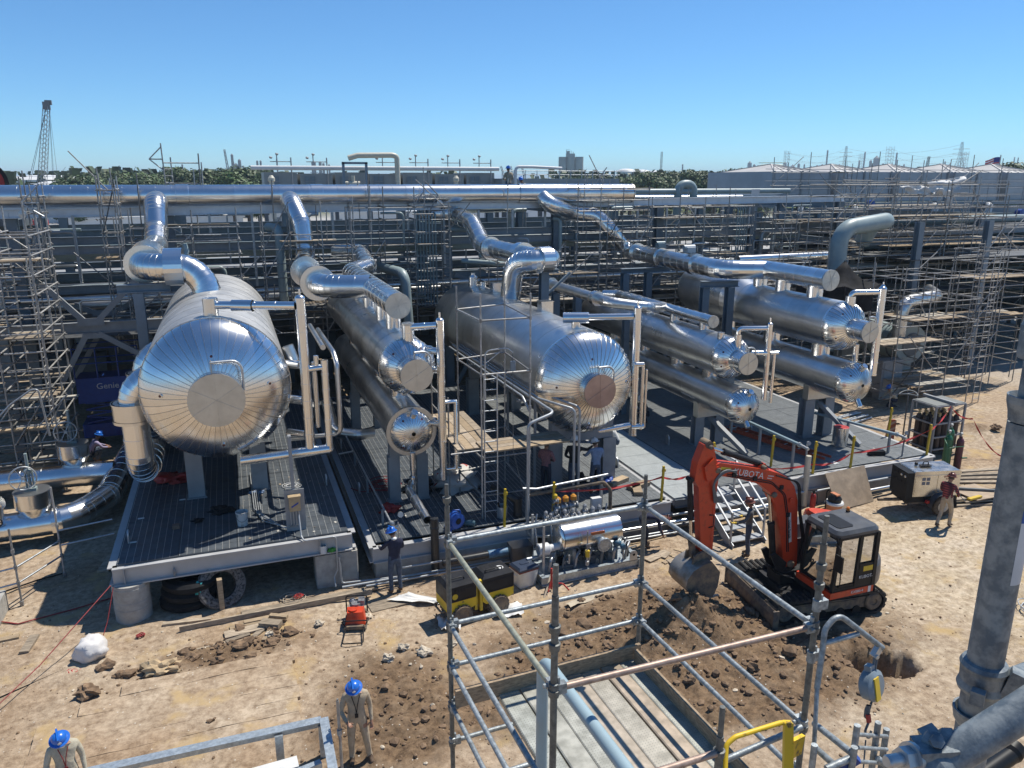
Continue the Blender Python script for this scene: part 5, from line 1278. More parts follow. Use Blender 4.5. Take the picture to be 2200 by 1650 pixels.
# panelled cooler with pyramid covers
PANEL=pm('pale_cooler_panel',(0.40,0.43,0.46),.45,.2,var=.08,scale=.8)
PANELD=pm('ribbed_cooler_panel',(0.22,0.26,0.29),.45,.2,var=.1,scale=.8)
COVER=pm('pale_pyramid_cover',(0.52,0.50,0.47),.55,var=.08,scale=1.0)
cl_=thing('fan_cooler','long panelled cooler wall with low pale pyramid covers at the right horizon','cooler',(48,46,0))
for k in range(5):
 a=36.2+k*5.6;b=a+4.9
 M().box(a,b,46,54,8.9,11.05).build('fan_box',PANEL,cl_)
 M().box(b+.1,a+5.5,47,54,8.9,10.9).build('recess_panel',PANELD,cl_)
 for j in range(4):M().box(a+.05,b-.05,45.96,45.998,8.95+j*.52,9.42+j*.52).build('wall_panel',PANEL,cl_)
 for x in(a,a+2.4,b):M().box(x-.06,x+.06,45.88,45.955,8.7,11.1).build('upright',STEEL,cl_)
 c=V((a+2.45,49.5,11.62+.04*k));cor=[V((a+.5,46.6,11.06)),V((b-.5,46.6,11.06)),V((b-.5,53,11.06)),V((a+.5,53,11.06))]
 cov=M()
 for i in range(4):cov.add([cor[i],cor[(i+1)%4],c],[(0,1,2)])
 for i in range(4):cov.beam(cor[i]+V((0,0,.02)),c+V((0,0,.02)),.10,.05)
 for i in range(1,5):cov.beam(cor[0].lerp(cor[1],i/5)+V((0,0,.02)),c+V((0,0,.02)),.05,.04)
 cov.build('pyramid_cover',COVER,cl_)
 for j in range(7):
  M().box(a-.3,a+5.3,45.2-.03*(j%2),45.4,4.4+j*.6,4.4+j*.6+.57).build('ribbed_panel',PANELD,cl_)
M().box(34.6,64.2,45.1,45.9,8.64,8.88).build('walkway',STEEL,cl_)
for k in range(16):rod('rail_post',(34.8+k*1.9,45.1,8.8),(34.8+k*1.9,45.1,9.95),.025,STEEL,cl_,5)
for z in(9.4,9.9,10.4,11.2):rod('guard_rail',(34.8,45.1,z),(63.5,45.1,z),.022,STEEL,cl_,5)
for k in range(9):rod('roof_post',(36+k*3.1,45.8,9.8),(36+k*3.1,45.8,12.0+(k*13%5)*.12),.03,GALVT,cl_,5)
for k,(p,s)in enumerate([(37.6,1),(42.4,1),(50,1.2),(55.5,1.2)]):
 t=thing('pipe_elbow','pale elbow pipe leaving the ribbed wall of the panelled cooler','pipe',(p,44.8,8.2),'elbows on the cooler wall')
 M().tube(smooth_path([(p+.5,45.2,8.6),(p,44.6,8.6),(p-.3,44.5,7.4)],.35),.2*s,12).build('elbow',WHITEM,t)
 M().lathe([(0,-.1),(.3*s,-.1),(.3*s,0),(0,0)],(p+.45,45.15,8.6),(1,.9,0),14,sm=False).build('flange',STEELD,t)
M().ibeam((33.6,37.5,8.6),(50,38.5,8.15),.3,.36,.03).build('girder',STEEL,label='long pale girder running to the right edge before the panelled cooler',cat='girder',org=(33.6,37.5,8.6))
for k,p in enumerate((36,41,46)):M().ibeam((p,38.2,0),(p,38.2,8.3),.35,.35,.03,up=V((0,1,0))).build('steel_column',STEELB,label='blue-grey steel column under the pale girder at the right',cat='column',group='columns under the pale girder',org=(p,38.2,0))
for k in range(7):
 M().tube([(33+k*1.9,40.5+.2*k,7.6),(33+k*1.9,44.9,7.6)],.28,12).lathe([(.28,0),(.36,.02),(.36,.1),(.28,.12)],(33+k*1.9,40.6+.2*k,7.6),(0,1,0),14).build('short_pipe',PIPEG,label='short grey-green pipe pointing out under the panelled cooler',cat='pipe',group='short pipes under the panelled cooler',org=(33+k*1.9,41,7.6))
# cooler boxes behind the main header
BOXG=pm('grey_cooler_box',(0.34,0.355,0.35),.5,.2,var=.08,scale=.7)
ac=thing('air_cooler','row of grey panelled cooler boxes with a white pipe on top, beyond the main header','cooler',(10,62,0))
for k in range(7):
 a=2.9+k*2.62
 M().box(a,a+2.4,62,66,8.2,10.95 if k%2 else 11.05).build('cooler_box',BOXG,ac)
 M().box(a+.3,a+1.1,61.95,61.998,10.0,10.75).build('window_panel',PANELD,ac)
 m=M()
 for x in(a+.3,a+.7,a+1.1):m.box(x-.02,x+.02,61.9,61.945,9.9,10.8)
 m.box(a+.25,a+1.15,61.9,61.945,10.35,10.4)
 m.build('window_frame',STEEL,ac)
 M().box(a+.05,a+2.35,61.96,61.998,9.25,9.31).build('seam_rail',STEEL,ac)
 M().tube(smooth_path([(a+1.2,61.6,9.9),(a+1.75,61.6,9.9),(a+1.75,61.6,8.4)],.15),.06,6).build('drain_pipe',STEEL,ac)
 M().box(a+1.8,a+2.2,61.95,61.998,9.5,9.65).build('name_plate',BLUEP,ac)
 if k not in(2,):
  M().tube([(a+2.0,61.7,9.6),(a+2.0,61.7,12.1)],.05,6).tube([(a+.5,61.7,11.8),(a+2.0,61.7,11.8)],.035,6).tube([(a+1.0,61.7,11.5),(a+1.0,61.7,12.3)],.04,6).lathe([(0,0),(.10,.03),(.12,.15),(0,.18)],(a+1.0,61.7,12.25),(.2,-.3,1),8).lathe([(0,0),(.10,.03),(.12,.15),(0,.18)],(a+.55,61.7,12.0),(.2,-.3,1),8).build('flood_lamp_post',STEEL,ac)
for k in range(8):M().box(2.75+k*2.62,3.0+k*2.62,61.8,62.2,0,8.2).build('leg',STEELD,ac)
M().tube([(2.0,61.4,11.35),(21.2,61.4,11.35)],.17,10).build('top_pipe',WHITEM,ac)
t=thing('vent_arch','cream painted pipe arch on a steel frame before the grey cooler boxes','pipe arch',(9.5,60,8))
M().tube(smooth_path([(8.9,60,12.05),(9.6,60,12.25),(12.2,60,12.3),(12.55,60,12.2),(12.6,60,7.5)],.6),.2,12).build('arch_pipe',CREAM,t)
for p in(8.5,10.2):M().beam((p,60,7.5),(p,60,11.75),.18,.18).build('post',STEELB,t)
M().beam((8.4,60,11.7),(10.3,60,11.7),.18,.16).build('beam',STEELB,t);M().beam((10.2,60,9.7),(12.0,60,9.7),.1,.1).build('rail',STEEL,t)
M().tube([(8.6,60.2,10.2),(9.7,60.2,10.2)],.2,10).tube([(9.2,60.2,9.6),(9.2,60.2,10.8)],.14,8).build('valve',CREAM,t)
for k,(p,q,lab_)in enumerate([(3.2,58,'cream relief valve at the left end of the grey cooler boxes'),(16.6,58,'cream relief valve with a bent outlet before the grey cooler boxes')]):
 t=thing('relief_valve',lab_,'valve',(p,q,8))
 M().tube([(p,q,7.8),(p,q,10.6)],.16,8).lathe([(.12,0),(.24,.1),(.24,.3),(.1,.5)],(p,q,10.3),(0,0,1),10).tube(smooth_path([(p-.1,q,9.2),(p+.5,q,9.2),(p+.7,q,8.4)],.2),.16,8).build('valve_body',CREAM,t)
 M().tube([(p-.1,q,9.9),(p+1.0,q,9.9)],.2,8).build('outlet',CREAM,t)
t=thing('equipment_deck','low grey equipment deck with rails right of the cooler boxes, behind the main header','deck',(23,60,0))
M().box(21.0,31.5,60,64,8.6,10.6).build('housing',BOXG,t)
for k in range(10):M().box(21.3+k,21.9+k,59.95,59.998,9.2,10.2).build('panel',PANELD,t)
for z in(10.9,11.2):rod('guard_rail',(21,60,z),(31.5,60,z),.03,GALV,t,5)
for k in range(11):rod('rail_post',(21+k,60,10.6),(21+k,60,11.25),.03,GALV,t,5)
M().tube(smooth_path([(22,59.6,9.5),(22,59.6,11.5),(23.5,59.6,11.5),(26,59.6,11.4)],.3),.12,8).build('bent_pipe',WHITEM,t)
for k in range(4):M().beam((21.5+k*3.2,61,0),(21.5+k*3.2,61,8.6),.3,.3).build('leg',STEELD,t)
for k,(u0,u1,v,D,lab_)in enumerate([(118,312,474,150,'long white flat building far behind the rack at the left'),(385,515,472,155,'white flat building far behind the rack between the two risers'),(570,640,455,160,'white low tank shed far behind the second riser'),(705,905,462,165,'long pale flat building far behind the rack above the slim exchangers'),(990,1190,446,170,'pale flat building far behind the rack above the middle vessel')]):
 a,b=far_pt(u0,D),far_pt(u1,D);h=far_h(v-6,D)
 mt=Matrix.Translation(a)@Matrix.Rotation(math.atan2(b.y-a.y,b.x-a.x),4,'Z');L=(b-a).length
 t=thing('white_building',lab_,'building',a)
 m=M().box(0,L,0,8,0,h);m.xf(mt);m.build('wall',TANKW,t)
 m=M().box(-.3,L+.3,-.3,8.3,h,h+.25);m.xf(mt);m.build('roof',TANKW,t)
 for j in range(int(L/4)):
  m=M().box(1+j*4,2.4+j*4,-.06,-.01,h*.4,h*.7);m.xf(mt);m.build('window',PANELD,t)
for k,(u,v,q)in enumerate([(1861,440,44.6),(2183,458,44.6)]):
 p=AQ(u,v,q);M().lathe([(0,0),(.28,.02),(.34,.1),(.34,.5),(0,.55)],p,(.1,-1,0),16).box(p.x-.3,p.x+.3,p.y-.5,p.y,p.z-.5,p.z-.3).build('fan_motor',BLUEP,label=['blue round motor on the ribbed cooler wall nearest the rack end','blue round motor on the ribbed cooler wall at the right edge'][k],cat='motor',org=p)
p=AQ(1452,450,44.5)
t=thing('cable_reel','big red and black round reel at the left edge above the main header','reel',(-10.6,46,9))
M().lathe([(.75,0),(1.05,0),(1.05,.15),(.75,.15),(.75,0)],(-11.35,46,10.3),(.25,-1,0),32,sm=False).build('rim',REDP,t)
M().lathe([(.65,.02),(.76,.0),(.76,1.2),(.65,1.2)],(-11.35,46,10.3),(-.25,1,0),28).build('drum',REDP,t)
M().lathe([(1.05,0),(1.22,.02),(1.22,.7),(1.05,.72)],(-11.35,46.1,10.3),(-.25,1,0),32).build('cable',BLACKP,t)
M().lathe([(.4,0),(.1,.8)],(-11.3,47,11.3),(0,0,1),12).build('cone',CREAM,t)
M().box(-12,-9.6,45.6,47.4,8.2,8.9).box(-11.6,-11.2,46,46.4,0,8.2).box(-10.4,-10.0,46,46.4,0,8.2).build('stand',STEELD,t)
D=130;c=far_pt(2142,D);t=thing('flag','small national flag with stripes flying beyond the pyramid covers','flag',V((c.x,c.y,0)))
ht=far_h(333,D);M().tube([c,c+V((0,0,ht))],.07,6).build('pole',FARG,t)
dx=V((-c.y,c.x,0)).normalized()
STR=[pm('flag_red',(.5,.03,.05),.7),pm('flag_white',(.75,.75,.75),.7),pm('flag_blue',(.03,.05,.25),.7)]
def fp(u,v):return c+dx*(u*1.75)+V((0,0,ht-.3-v*1.2-.35*u+.12*math.sin(u*5)))+c.normalized()*.12*math.sin(u*6)
for k in range(7):
 m=M()
 for i in range(6):m.add([fp(i/6,k/7),fp((i+1)/6,k/7),fp((i+1)/6,(k+1)/7),fp(i/6,(k+1)/7)],[(0,1,2,3)])
 m.build('stripe',STR[k%2],t)
m=M()
for i in range(3):m.add([fp(i/7,-.005)-c.normalized()*.03,fp((i+1)/7,-.005)-c.normalized()*.03,fp((i+1)/7,.55)-c.normalized()*.03,fp(i/7,.55)-c.normalized()*.03],[(0,1,2,3)])
m.build('canton',STR[2],t)
# near scaffold bay
CP3=V((0,0,CAM_H))
def NP(u,v,Z):d=ray(u,v);return CP3+V(d)*Z
ZR=7.13
F1,F2,F3,F4=G(962,1163,ZR),G(1385,1087,ZR),G(1190,1480,ZR),G(1750,1345,ZR)
fs_=thing('tube_scaffold','near galvanised scaffold bay with perforated planks and wooden toe boards','scaffold',(F3 .x,F3 .y,4.0))
TR=0.0242
DARKS=pm('dark_mottled_standard',(0.20,0.205,0.19),.55,.25,scale=24,col2=(0.10,0.105,0.10),thr=(.36,.64),bump=.1,bscale=60)
def post(P,ztop,zbot=0.0,mat=DARKS,par=fs_,spig=True,rings=None):
 rod('standard',(P.x,P.y,zbot),(P.x,P.y,ztop-(.22 if spig else 0)),TR,mat,par,14)
 if spig:rod('spigot',(P.x,P.y,ztop-.23),(P.x,P.y,ztop),TR*.78,mat,par,12)
 for z in(rings or[]):
  M().lathe([(TR,-.03),(TR+.011,-.026),(TR+.015,.004),(TR+.016,.026),(TR+.004,.03),(TR,.02)],(P.x,P.y,z),(0,0,1),14).build('cup',mat,par)
def coupler(P,z,d,mat=GALV,par=fs_):
 c=V((P.x,P.y,z));d=V(d).normalized();s_=V((-d.y,d.x,0))
 m=M().lathe([(TR,-.05),(TR+.010,-.045),(TR+.010,.045),(TR,.05)],c,(0,0,1),12)
 m.beam(c+d*.02,c+d*.085,.05,.075).beam(c+d*.03+V((0,0,.03)),c+d*.03+V((0,0,.085)),.016,.03).lathe([(.016,0),(.016,.03),(0,.03)],c+d*.05+s_*.025,s_,6,sm=False)
 m.build('wedge_coupler',mat,par)
def zat(P,v):
 yf=P.x*_st+P.y*_ct;b=(825-v)/FPX
 return CAM_H+yf*(b*_cp-_sp)/(_cp+b*_sp)
z1=[zat(F1,v)for v in(1163,1341,1430,1515,1592)]
post(F1,zat(F1,1040),0,rings=[z-.03 for z in z1]+[z1[0]+.42])
post(F2,zat(F2,1020),0,rings=[z-.03 for z in z1])
post(F3,zat(F3,1213),0,rings=[z-.03 for z in z1[:3]]+[z1[0]+.32,z1[0]+.45])
post(F4,zat(F4,1108),0,rings=[z-.03 for z in z1[:3]]+[z1[0]+.34,z1[0]+.50])
def ledger(A,B,z,mat=GALVF,a0=.05,b0=.05,both=True,name='ledger'):
 d=(B-A);d.z=0;d.normalize()
 a=V((A.x,A.y,z))+d*a0;b=V((B.x,B.y,z))-d*b0
 rod(name,a,b,TR*.98,mat,fs_,14)
 coupler(A,z,d,GALVF)
 if both:coupler(B,z,-d,GALVF)
for i,z in enumerate(z1):ledger(F1,F2,z,GALVF if i!=0 else GALVF)
OLIVE=pm('yellowed_scaffold_tube',(0.36,0.36,0.27),0.5,.3,var=.22,scale=18,bump=.1,bscale=60)
BLUET=pm('blue_end_tube',(0.03,0.09,0.22),.5,.1,var=.2)
for i,z in enumerate(z1[:4]):ledger(F1,F3,z,OLIVE if i==0 else GALVF)
for i,z in enumerate(z1[:3]):ledger(F2,F4,z,GALVF)
ledger(F3,F4,z1[0],RUSTT)
dq=(F3-F1);dq.z=0;dq.normalize();dp_=(F2-F1);dp_.z=0;dp_.normalize()
L1,L2=(F3-F1).length,(F2-F1).length
zd=z1[3]+.04
A=G(1068,1488,zd);off0=(A-F1).dot(dp_)
PERF=bpy.data.materials.new('perforated_plank');PERF.use_nodes=True
def perf_nodes():
 t=PERF.node_tree;b=t.nodes['Principled BSDF'];N=t.nodes.new;L=t.links.new
 b.inputs['Roughness'].default_value=.48;b.inputs['Metallic'].default_value=.3
 g=N('ShaderNodeNewGeometry');rot=N('ShaderNodeVectorRotate');rot.rotation_type='Z_AXIS';rot.inputs['Angle'].default_value=-math.atan2(dp_.y,dp_.x)
 L(g.outputs['Position'],rot.inputs['Vector'])
 v=N('ShaderNodeTexVoronoi');v.inputs['Scale'].default_value=34;v.inputs['Randomness'].default_value=0;L(rot.outputs[0],v.inputs['Vector'])
 mr=N('ShaderNodeMapRange');mr.inputs['From Min'].default_value=.20;mr.inputs['From Max'].default_value=.27;L(v.outputs['Distance'],mr.inputs['Value'])
 n=N('ShaderNodeTexNoise');n.inputs['Scale'].default_value=9;n.inputs['Detail'].default_value=6;L(g.outputs['Position'],n.inputs['Vector'])
 r=N('ShaderNodeValToRGB');r.color_ramp.elements[0].color=(.29,.285,.25,1);r.color_ramp.elements[0].position=.35;r.color_ramp.elements[1].color=(.47,.46,.41,1);r.color_ramp.elements[1].position=.65;L(n.outputs['Fac'],r.inputs[0])
 oi=N('ShaderNodeObjectInfo');mx0=N('ShaderNodeMix');mx0 .data_type='RGBA';mx0 .blend_type='MULTIPLY';mx0 .inputs[0].default_value=.75
 rc=N('ShaderNodeValToRGB');rc.color_ramp.elements[0].color=(1,.74,.55,1);rc.color_ramp.elements[1].color=(.80,.95,1,1);L(oi.outputs['Random'],rc.inputs[0]);L(r.outputs[0],mx0 .inputs[6]);L(rc.outputs[0],mx0 .inputs[7])
 mx=N('ShaderNodeMix');mx.data_type='RGBA';L(mr.outputs[0],mx.inputs[0]);mx.inputs[6].default_value=(.2,.2,.18,1);L(mx0 .outputs[2],mx.inputs[7]);L(mx.outputs[2],b.inputs['Base Color'])
 bp=N('ShaderNodeBump');bp.inputs['Strength'].default_value=.35;bp.inputs['Distance'].default_value=.004;L(mr.outputs[0],bp.inputs['Height']);L(bp.outputs[0],b.inputs['Normal'])
perf_nodes()
w=.232;k=0;x=off0
while x<L2-.12:
 m=M();o=V((F1 .x,F1 .y,0))+dp_*x;start=.04+.03*(k%3)
 a,b=o+dq*start,o+dq*(L1+1.6)
 zz=zd+.012*(k%2);ww=w-.012
 vs=[]
 for(s_,h)in((0,-.05),(0,0),(.012,.006),(ww-.012,.006),(ww,0),(ww,-.05),(ww-.02,-.05),(.02,-.05)):
  vs.append((s_,h))
 pa=[a+dp_*s_+V((0,0,zz+h))for s_,h in vs];pb=[b+dp_*s_+V((0,0,zz+h))for s_,h in vs]
 n=8;m.add(pa+pb,[(i,n+i,n+(i+1)%n,(i+1)%n)for i in range(n)]+[tuple(range(n-1,-1,-1)),tuple(range(n,2*n))])
 m.build('plank',PERF,fs_);x+=w;k+=1
TOE=pm('toe_board_wood',(0.36,0.265,0.17),.85,var=.35,scale=4,stretch=(4,4,14),bump=.2,bscale=25)
def board(a,b,z,h=.2,t=.04):
 m=M().beam(V((a.x,a.y,z+h/2)),V((b.x,b.y,z+h/2)),t,h);m.build('toe_board',TOE,fs_)
o=V((F1 .x,F1 .y,0))
board(o+dp_*.02+dq*.07,o+dp_*(L2-.02)+dq*.07,zd-.02,.19)
board(o+dp_*(L2-.10)+dq*.12,o+dp_*(L2-.10)+dq*(L1+1.5),zd-.02,.17)
for s_ in(.55,1.6):M().beam(o+dp_*s_+dq*.045+V((0,0,zd)),o+dp_*s_+dq*.045+V((0,0,zd+.2)),.006,.01).build('wire_tie',STEELD,fs_)
rod('ledger',V((F1 .x,F1 .y,zd-.07))+dq*1.0,V((F2 .x,F2 .y,zd-.07))+dq*1.0,TR,GALVF,fs_,10)
P5=NP(1546,1600,5.0)
post(P5,NP(1550,1502,5.0).z,0,rings=[NP(1543,1622,5.0).z])
e=NP(1400,1662,4.75);rod('ledger',(P5 .x,P5 .y,NP(1543,1620,5.0).z),e,TR,RUSTT,fs_,12)
a,b=NP(1560,1632,5.7),NP(1722,1562,5.9);rod('ledger',a,b,TR,GALVF,fs_,10)
t=thing('safety_gate','worn yellow self-closing gate on the near scaffold post','gate',NP(1690,1640,5.35))
M().tube(smooth_path([NP(1556,1700,5.0),NP(1560,1600,5.1),NP(1580,1583,5.12),NP(1692,1548,5.3),NP(1690,1660,5.3)],.06,4),.017,8).build('frame',YELD,t)
M().beam(NP(1692,1550,5.3),NP(1690,1680,5.3),.05,.05).beam(NP(1700,1552,5.3),NP(1700,1680,5.3),.015,.05).build('hinge_post',YELD,t)
M().beam(NP(1698,1610,5.3),NP(1722,1598,5.4),.03,.14).build('hinge_plate',YELD,t)
dv=thing('davit_arm','bent galvanised davit arm clamped to the near scaffold post at the right','davit',NP(1770,1500,5.5))
Zv=5.5
M().tube(smooth_path([NP(1755,1480,Zv),NP(1768,1390,Zv),NP(1772,1352,Zv),NP(1800,1318,Zv+.02),NP(1896,1392,Zv+.1)],.09,6),.021,12).build('arm',GALVF,dv)
M().tube([NP(1746,1660,Zv-.1),NP(1756,1470,Zv)],.016,10).build('lower_pole',GALVF,dv)
M().tube([NP(1772,1382,Zv),NP(1845,1362,Zv+.05)],.018,10).build('stay',GALVF,dv)
M().beam(NP(1890,1388,Zv+.1),NP(1878,1408,Zv+.1),.04,.05).lathe([(.017,-.03),(.017,.03),(0,.03)],NP(1879,1408,Zv+.1),(0,-1,0),6,sm=False).build('hook_plate',GALV,dv)
cpl=F4;coupler(V((cpl.x,cpl.y,0)),z1[0]+.18,(1,0,0),GALVF,dv);coupler(V((cpl.x,cpl.y,0)),NP(1740,1465,5.6).z,(1,0,0),GALVF,dv)
sr=thing('fall_arrest_block','grey round fall arrest block hanging from the davit arm on a shackle','fall arrester',NP(1872,1470,Zv+.1))
c=NP(1872,1471,Zv+.1);ax=V((.35,-1,.25)).normalized()
SRLM=pm('grey_block_plastic',(.20,.25,.29),.45,var=.12)
M().lathe([(0,-.055),(.085,-.055),(.112,-.035),(.115,.035),(.085,.055),(0,.055)],c,ax,24).build('housing',SRLM,sr)
x_,y_,d_=frame(ax);M().beam(c+ax*.058-y_*.09+x_*.03,c+ax*.058+y_*.08+x_*.03,.06,.012,up=ax).build('label_plate',YEL,sr)
M().beam(c+y_*.07,c+y_*.15,.06,.05).build('top_bracket',SRLM,sr)
M().tube([NP(1879,1412,Zv+.1),NP(1876,1442,Zv+.1)],.011,8).tube([NP(1884,1416,Zv+.1),NP(1880,1440,Zv+.1)],.008,6).build('shackle',STEELD,sr)
M().tube([c-y_*.10,NP(1866,1530,Zv+.08)],.008,6).lathe([(.012,0),(.02,.04),(.02,.1),(0,.12)],NP(1865,1515,Zv+.08),(0,0,-1),8).build('cable',STEELD,sr)
M().beam(NP(1865,1535,Zv+.08),NP(1867,1552,Zv+.08),.03,.02).build('red_tag',REDP,sr)
M().tube(smooth_path([NP(1866,1552,Zv+.08),NP(1858,1572,Zv+.06),NP(1866,1592,Zv+.06),NP(1872,1570,Zv+.08)],.03),.009,6).tube([NP(1860,1590,Zv+.06),NP(1852,1690,Zv)],.006,5).build('snap_hook',STEELD,sr)
t=thing('ladder_tower','galvanised ladder posts rising at the lower right below the fall arrest block','ladder',NP(1880,1640,5.2))
for u,v,Z in[(1842,1558,5.0),(1887,1552,5.2),(1905,1566,5.35),(1836,1605,4.9),(1750,1600,5.0),(1925,1615,5.3)]:
 p=NP(u,v,Z);rod('post',(p.x,p.y,p.z-1.0),p,.0215,GALVF,t,12)
for v in(1582,1610,1640):rod('rung',NP(1843,v-4,5.05),NP(1905,v,5.3),.014,GALVF,t,8)
for a,b,za,zb in[((1750,1555),(1835,1622),5.6,5.0),((1750,1605),(1800,1650),5.4,5.0),((1885,1630),(1935,1665),5.2,5.2),((1775,1652),(1825,1630),4.9,4.95)]:rod('guard_rail',NP(*a,za),NP(*b,zb),.0235,GALVF,t,10)
M().beam(NP(1812,1640,5),NP(1822,1650,5),.05,.2).build('bracket_plate',BLUEP,t)
zp=6.82;E0=G(1166,1412,zp)
M().tube(smooth_path([(E0 .x,E0 .y,0),(E0 .x,E0 .y,zp),tuple(V((E0 .x,E0 .y,zp))+dq*4.0)],.14,9),.047,22).build('painted_pipe',PIPEL,label='light blue painted pipe rising through the near scaffold and bending towards the viewer',cat='pipe',org=(E0 .x,E0 .y,0))
# very near scaffold pole at the right edge
t=thing('scaffold_pole','thick mottled scaffold pole with a flared cup very near at the right edge','scaffold pole',NP(2122,1390,1.14))
B=NP(2122,1390,1.14);NEARM=pm('near_pole_galvanising',(0.27,0.30,0.31),.5,.12,scale=38,col2=(0.12,0.15,0.175),thr=(.40,.60),bump=.06,bscale=160)
def hz_(v):return zat(B,v)
zc=[hz_(v)for v in(300,690,772,826,905,1400,1480,1660)]
M().tube([(B.x,B.y,zc[4]-.002),(B.x,B.y,zc[7]-.5)],.0245,28).build('lower_tube',NEARM,t)
M().lathe([(.0245,0),(.026,.012),(.0295,.026),(.030,.036),(.028,.0365),(.023,.028)],(B.x,B.y,zc[4]),(0,0,1),32).build('flared_cup',NEARM,t)
M().tube([(B.x,B.y,zc[4]),(B.x,B.y,zc[1])],.0175,28).build('spigot',NEARM,t)
M().lathe([(.0175,0),(.026,.001),(.027,.006),(.027,zc[1]-zc[2]-.006),(.025,zc[1]-zc[2]),(.0175,zc[1]-zc[2])],(B.x,B.y,zc[2]),(0,0,1),32).lathe([(.012,0),(.012,.012),(0,.012)],(B.x-.022,B.y-.015,zc[2]+.012),(-.8,-.6,0),10).build('collar',NEARM,t)
M().tube([(B.x,B.y,zc[1]),(B.x,B.y,zc[0])],.0172,28).build('upper_tube',NEARM,t)
M().lathe([(.0245,-.002),(.031,0),(.033,.006),(.030,.016),(.031,.034),(.033,.042),(.030,.048),(.0245,.05)],(B.x,B.y,zc[6]),(0,0,1),28).beam((B.x-.03,B.y-.02,zc[6]+.012),(B.x-.046,B.y-.03,zc[6]+.014),.018,.02).beam((B.x+.012,B.y-.03,zc[6]),(B.x+.02,B.y-.04,zc[6]+.05),.02,.02).build('wedge_clamp',NEARM,t)
M().lathe([(.0245,0),(.029,.008),(.032,.022),(.032,.026),(.029,.026),(.025,.012)],(B.x,B.y,zc[6]-.062),(0,0,1),28).build('lower_cup',WHITEM if False else NEARM,t)
strip=M();a0=math.atan2(-B.y,-B.x)
for(v0,v1,mi)in((1058,1082,0),(1082,1109,1),(1109,1240,2)):
 za,zb=hz_(v1),hz_(v0);vs=[]
 for j in range(5):
  a=a0+.55+.9*j/4
  for z in(za,zb):vs.append((B.x+.0249*math.cos(a),B.y+.0249*math.sin(a),z))
 strip.add(vs,[(2*j,2*j+2,2*j+3,2*j+1)for j in range(4)],mi,True)
strip.build('printed_strip',[pm('strip_lime',(.42,.50,.12),.5),pm('strip_blue',(.02,.10,.38),.5),pm('strip_white',(.62,.64,.66),.5)],t)
t=thing('scaffold_tube','near slanting scaffold tube with a wedge end and bolt at the lower right corner','scaffold tube',NP(2060,1600,1.3))
a,b=NP(2006,1648,1.03),NP(2300,1462,1.02)
M().tube([a,b],.0235,26).build('tube',NEARM,t)
d=(b-a).normalized();x_,y_,_=frame(d)
M().lathe([(.0235,0),(.028,.003),(.029,.022),(.025,.034)],a-d*.014,d,22).lathe([(0,0),(.028,0)],a-d*.014,d,22).build('end_ring',NEARM,t)
bc=NP(1962,1628,1.03);bd=(NP(1908,1636,1.015)-bc).normalized()
M().lathe([(0,0),(.021,0),(.021,.006),(0,.006)],bc,bd,18).lathe([(.016,.006),(.016,.022),(0,.022)],bc,bd,6,sm=False).lathe([(.009,.022),(.009,.044),(.007,.047),(0,.047)],bc,bd,12).build('bolt',GALV,t)
M().beam(bc-bd*.004,a+d*.03,.036,.040).beam(NP(1990,1600,1.05),NP(2022,1586,1.05),.03,.03).lathe([(.014,-.01),(.016,0),(.016,.016),(.009,.02),(.009,.034),(0,.036)],NP(2002,1598,1.04),(-.4,-.5,.6),6,sm=False).lathe([(.012,-.01),(.013,0),(.013,.014),(0,.016)],NP(2030,1588,1.04),(-.2,-.5,.7),6,sm=False).build('clamp_body',NEARM,t)
M().tube([NP(2060,1700,1.35),NP(2170,1622,1.42)],.016,12).lathe([(.017,0),(.021,.01),(.021,.026),(0,.026)],NP(2166,1624,1.42),(1,.3,.3),12).build('wedge_handle',BLACKP,t)
t=thing('scaffold_tube','near scaffold tube running off the right edge behind the thick pole','scaffold tube',NP(2190,1460,.95))
M().tube([NP(2150,1478,1.2),NP(2310,1412,1.35)],.022,22).build('tube',NEARM,t)
# galvanised frame at the lower left
gf=thing('steel_frame','galvanised steel frame of channel sections lying across the lower left corner','steel frame',G(600,1580,.8))
GALC=pm('new_galvanised_channel',(0.40,0.45,0.48),.40,.55,var=.2,scale=16,rvar=.08)
zf=.85
A_,B_=G(120,1672,zf),G(690,1546,zf);C_=G(722,1690,zf)
def channel(a,b,w,h,nm='channel'):
 m=M().beam(a,b,w,.02).beam(a+V((0,0,-h/2)),b+V((0,0,-h/2)),.02,h);x,y,d=frame(b-a)
 m.beam(a-x*(w/2-.01)+V((0,0,-h/2)),b-x*(w/2-.01)+V((0,0,-h/2)),.018,h-.02).build(nm,GALC,gf)
channel(A_,B_,.18,.15);channel(B_+V((.05,.02,.01)),C_,.16,.14)
M().beam(G(598,1575,zf)-V((0,0,.05)),G(598,1575,zf)+V((0,0,-.9)),.14,.06).build('leg',GALC,gf)
M().beam(G(560,1692,.45),G(690,1640,.45),.12,.1).build('channel',GALC,gf)
M().beam(B_+V((0,0,-.1)),V((B_.x,B_.y,0)),.12,.1).beam(G(250,1640,zf)-V((0,0,.1)),V((*G(250,1640,zf).xy,0)),.1,.1).build('leg',GALC,gf)
M().beam(G(520,1670,.5),G(640,1636,.5),.28,.03).build('white_panel',WHITEP,gf)
t=thing('scaffold_post','single dark scaffold standard standing beside the man in tan coveralls','scaffold post',G(732,1660,0))
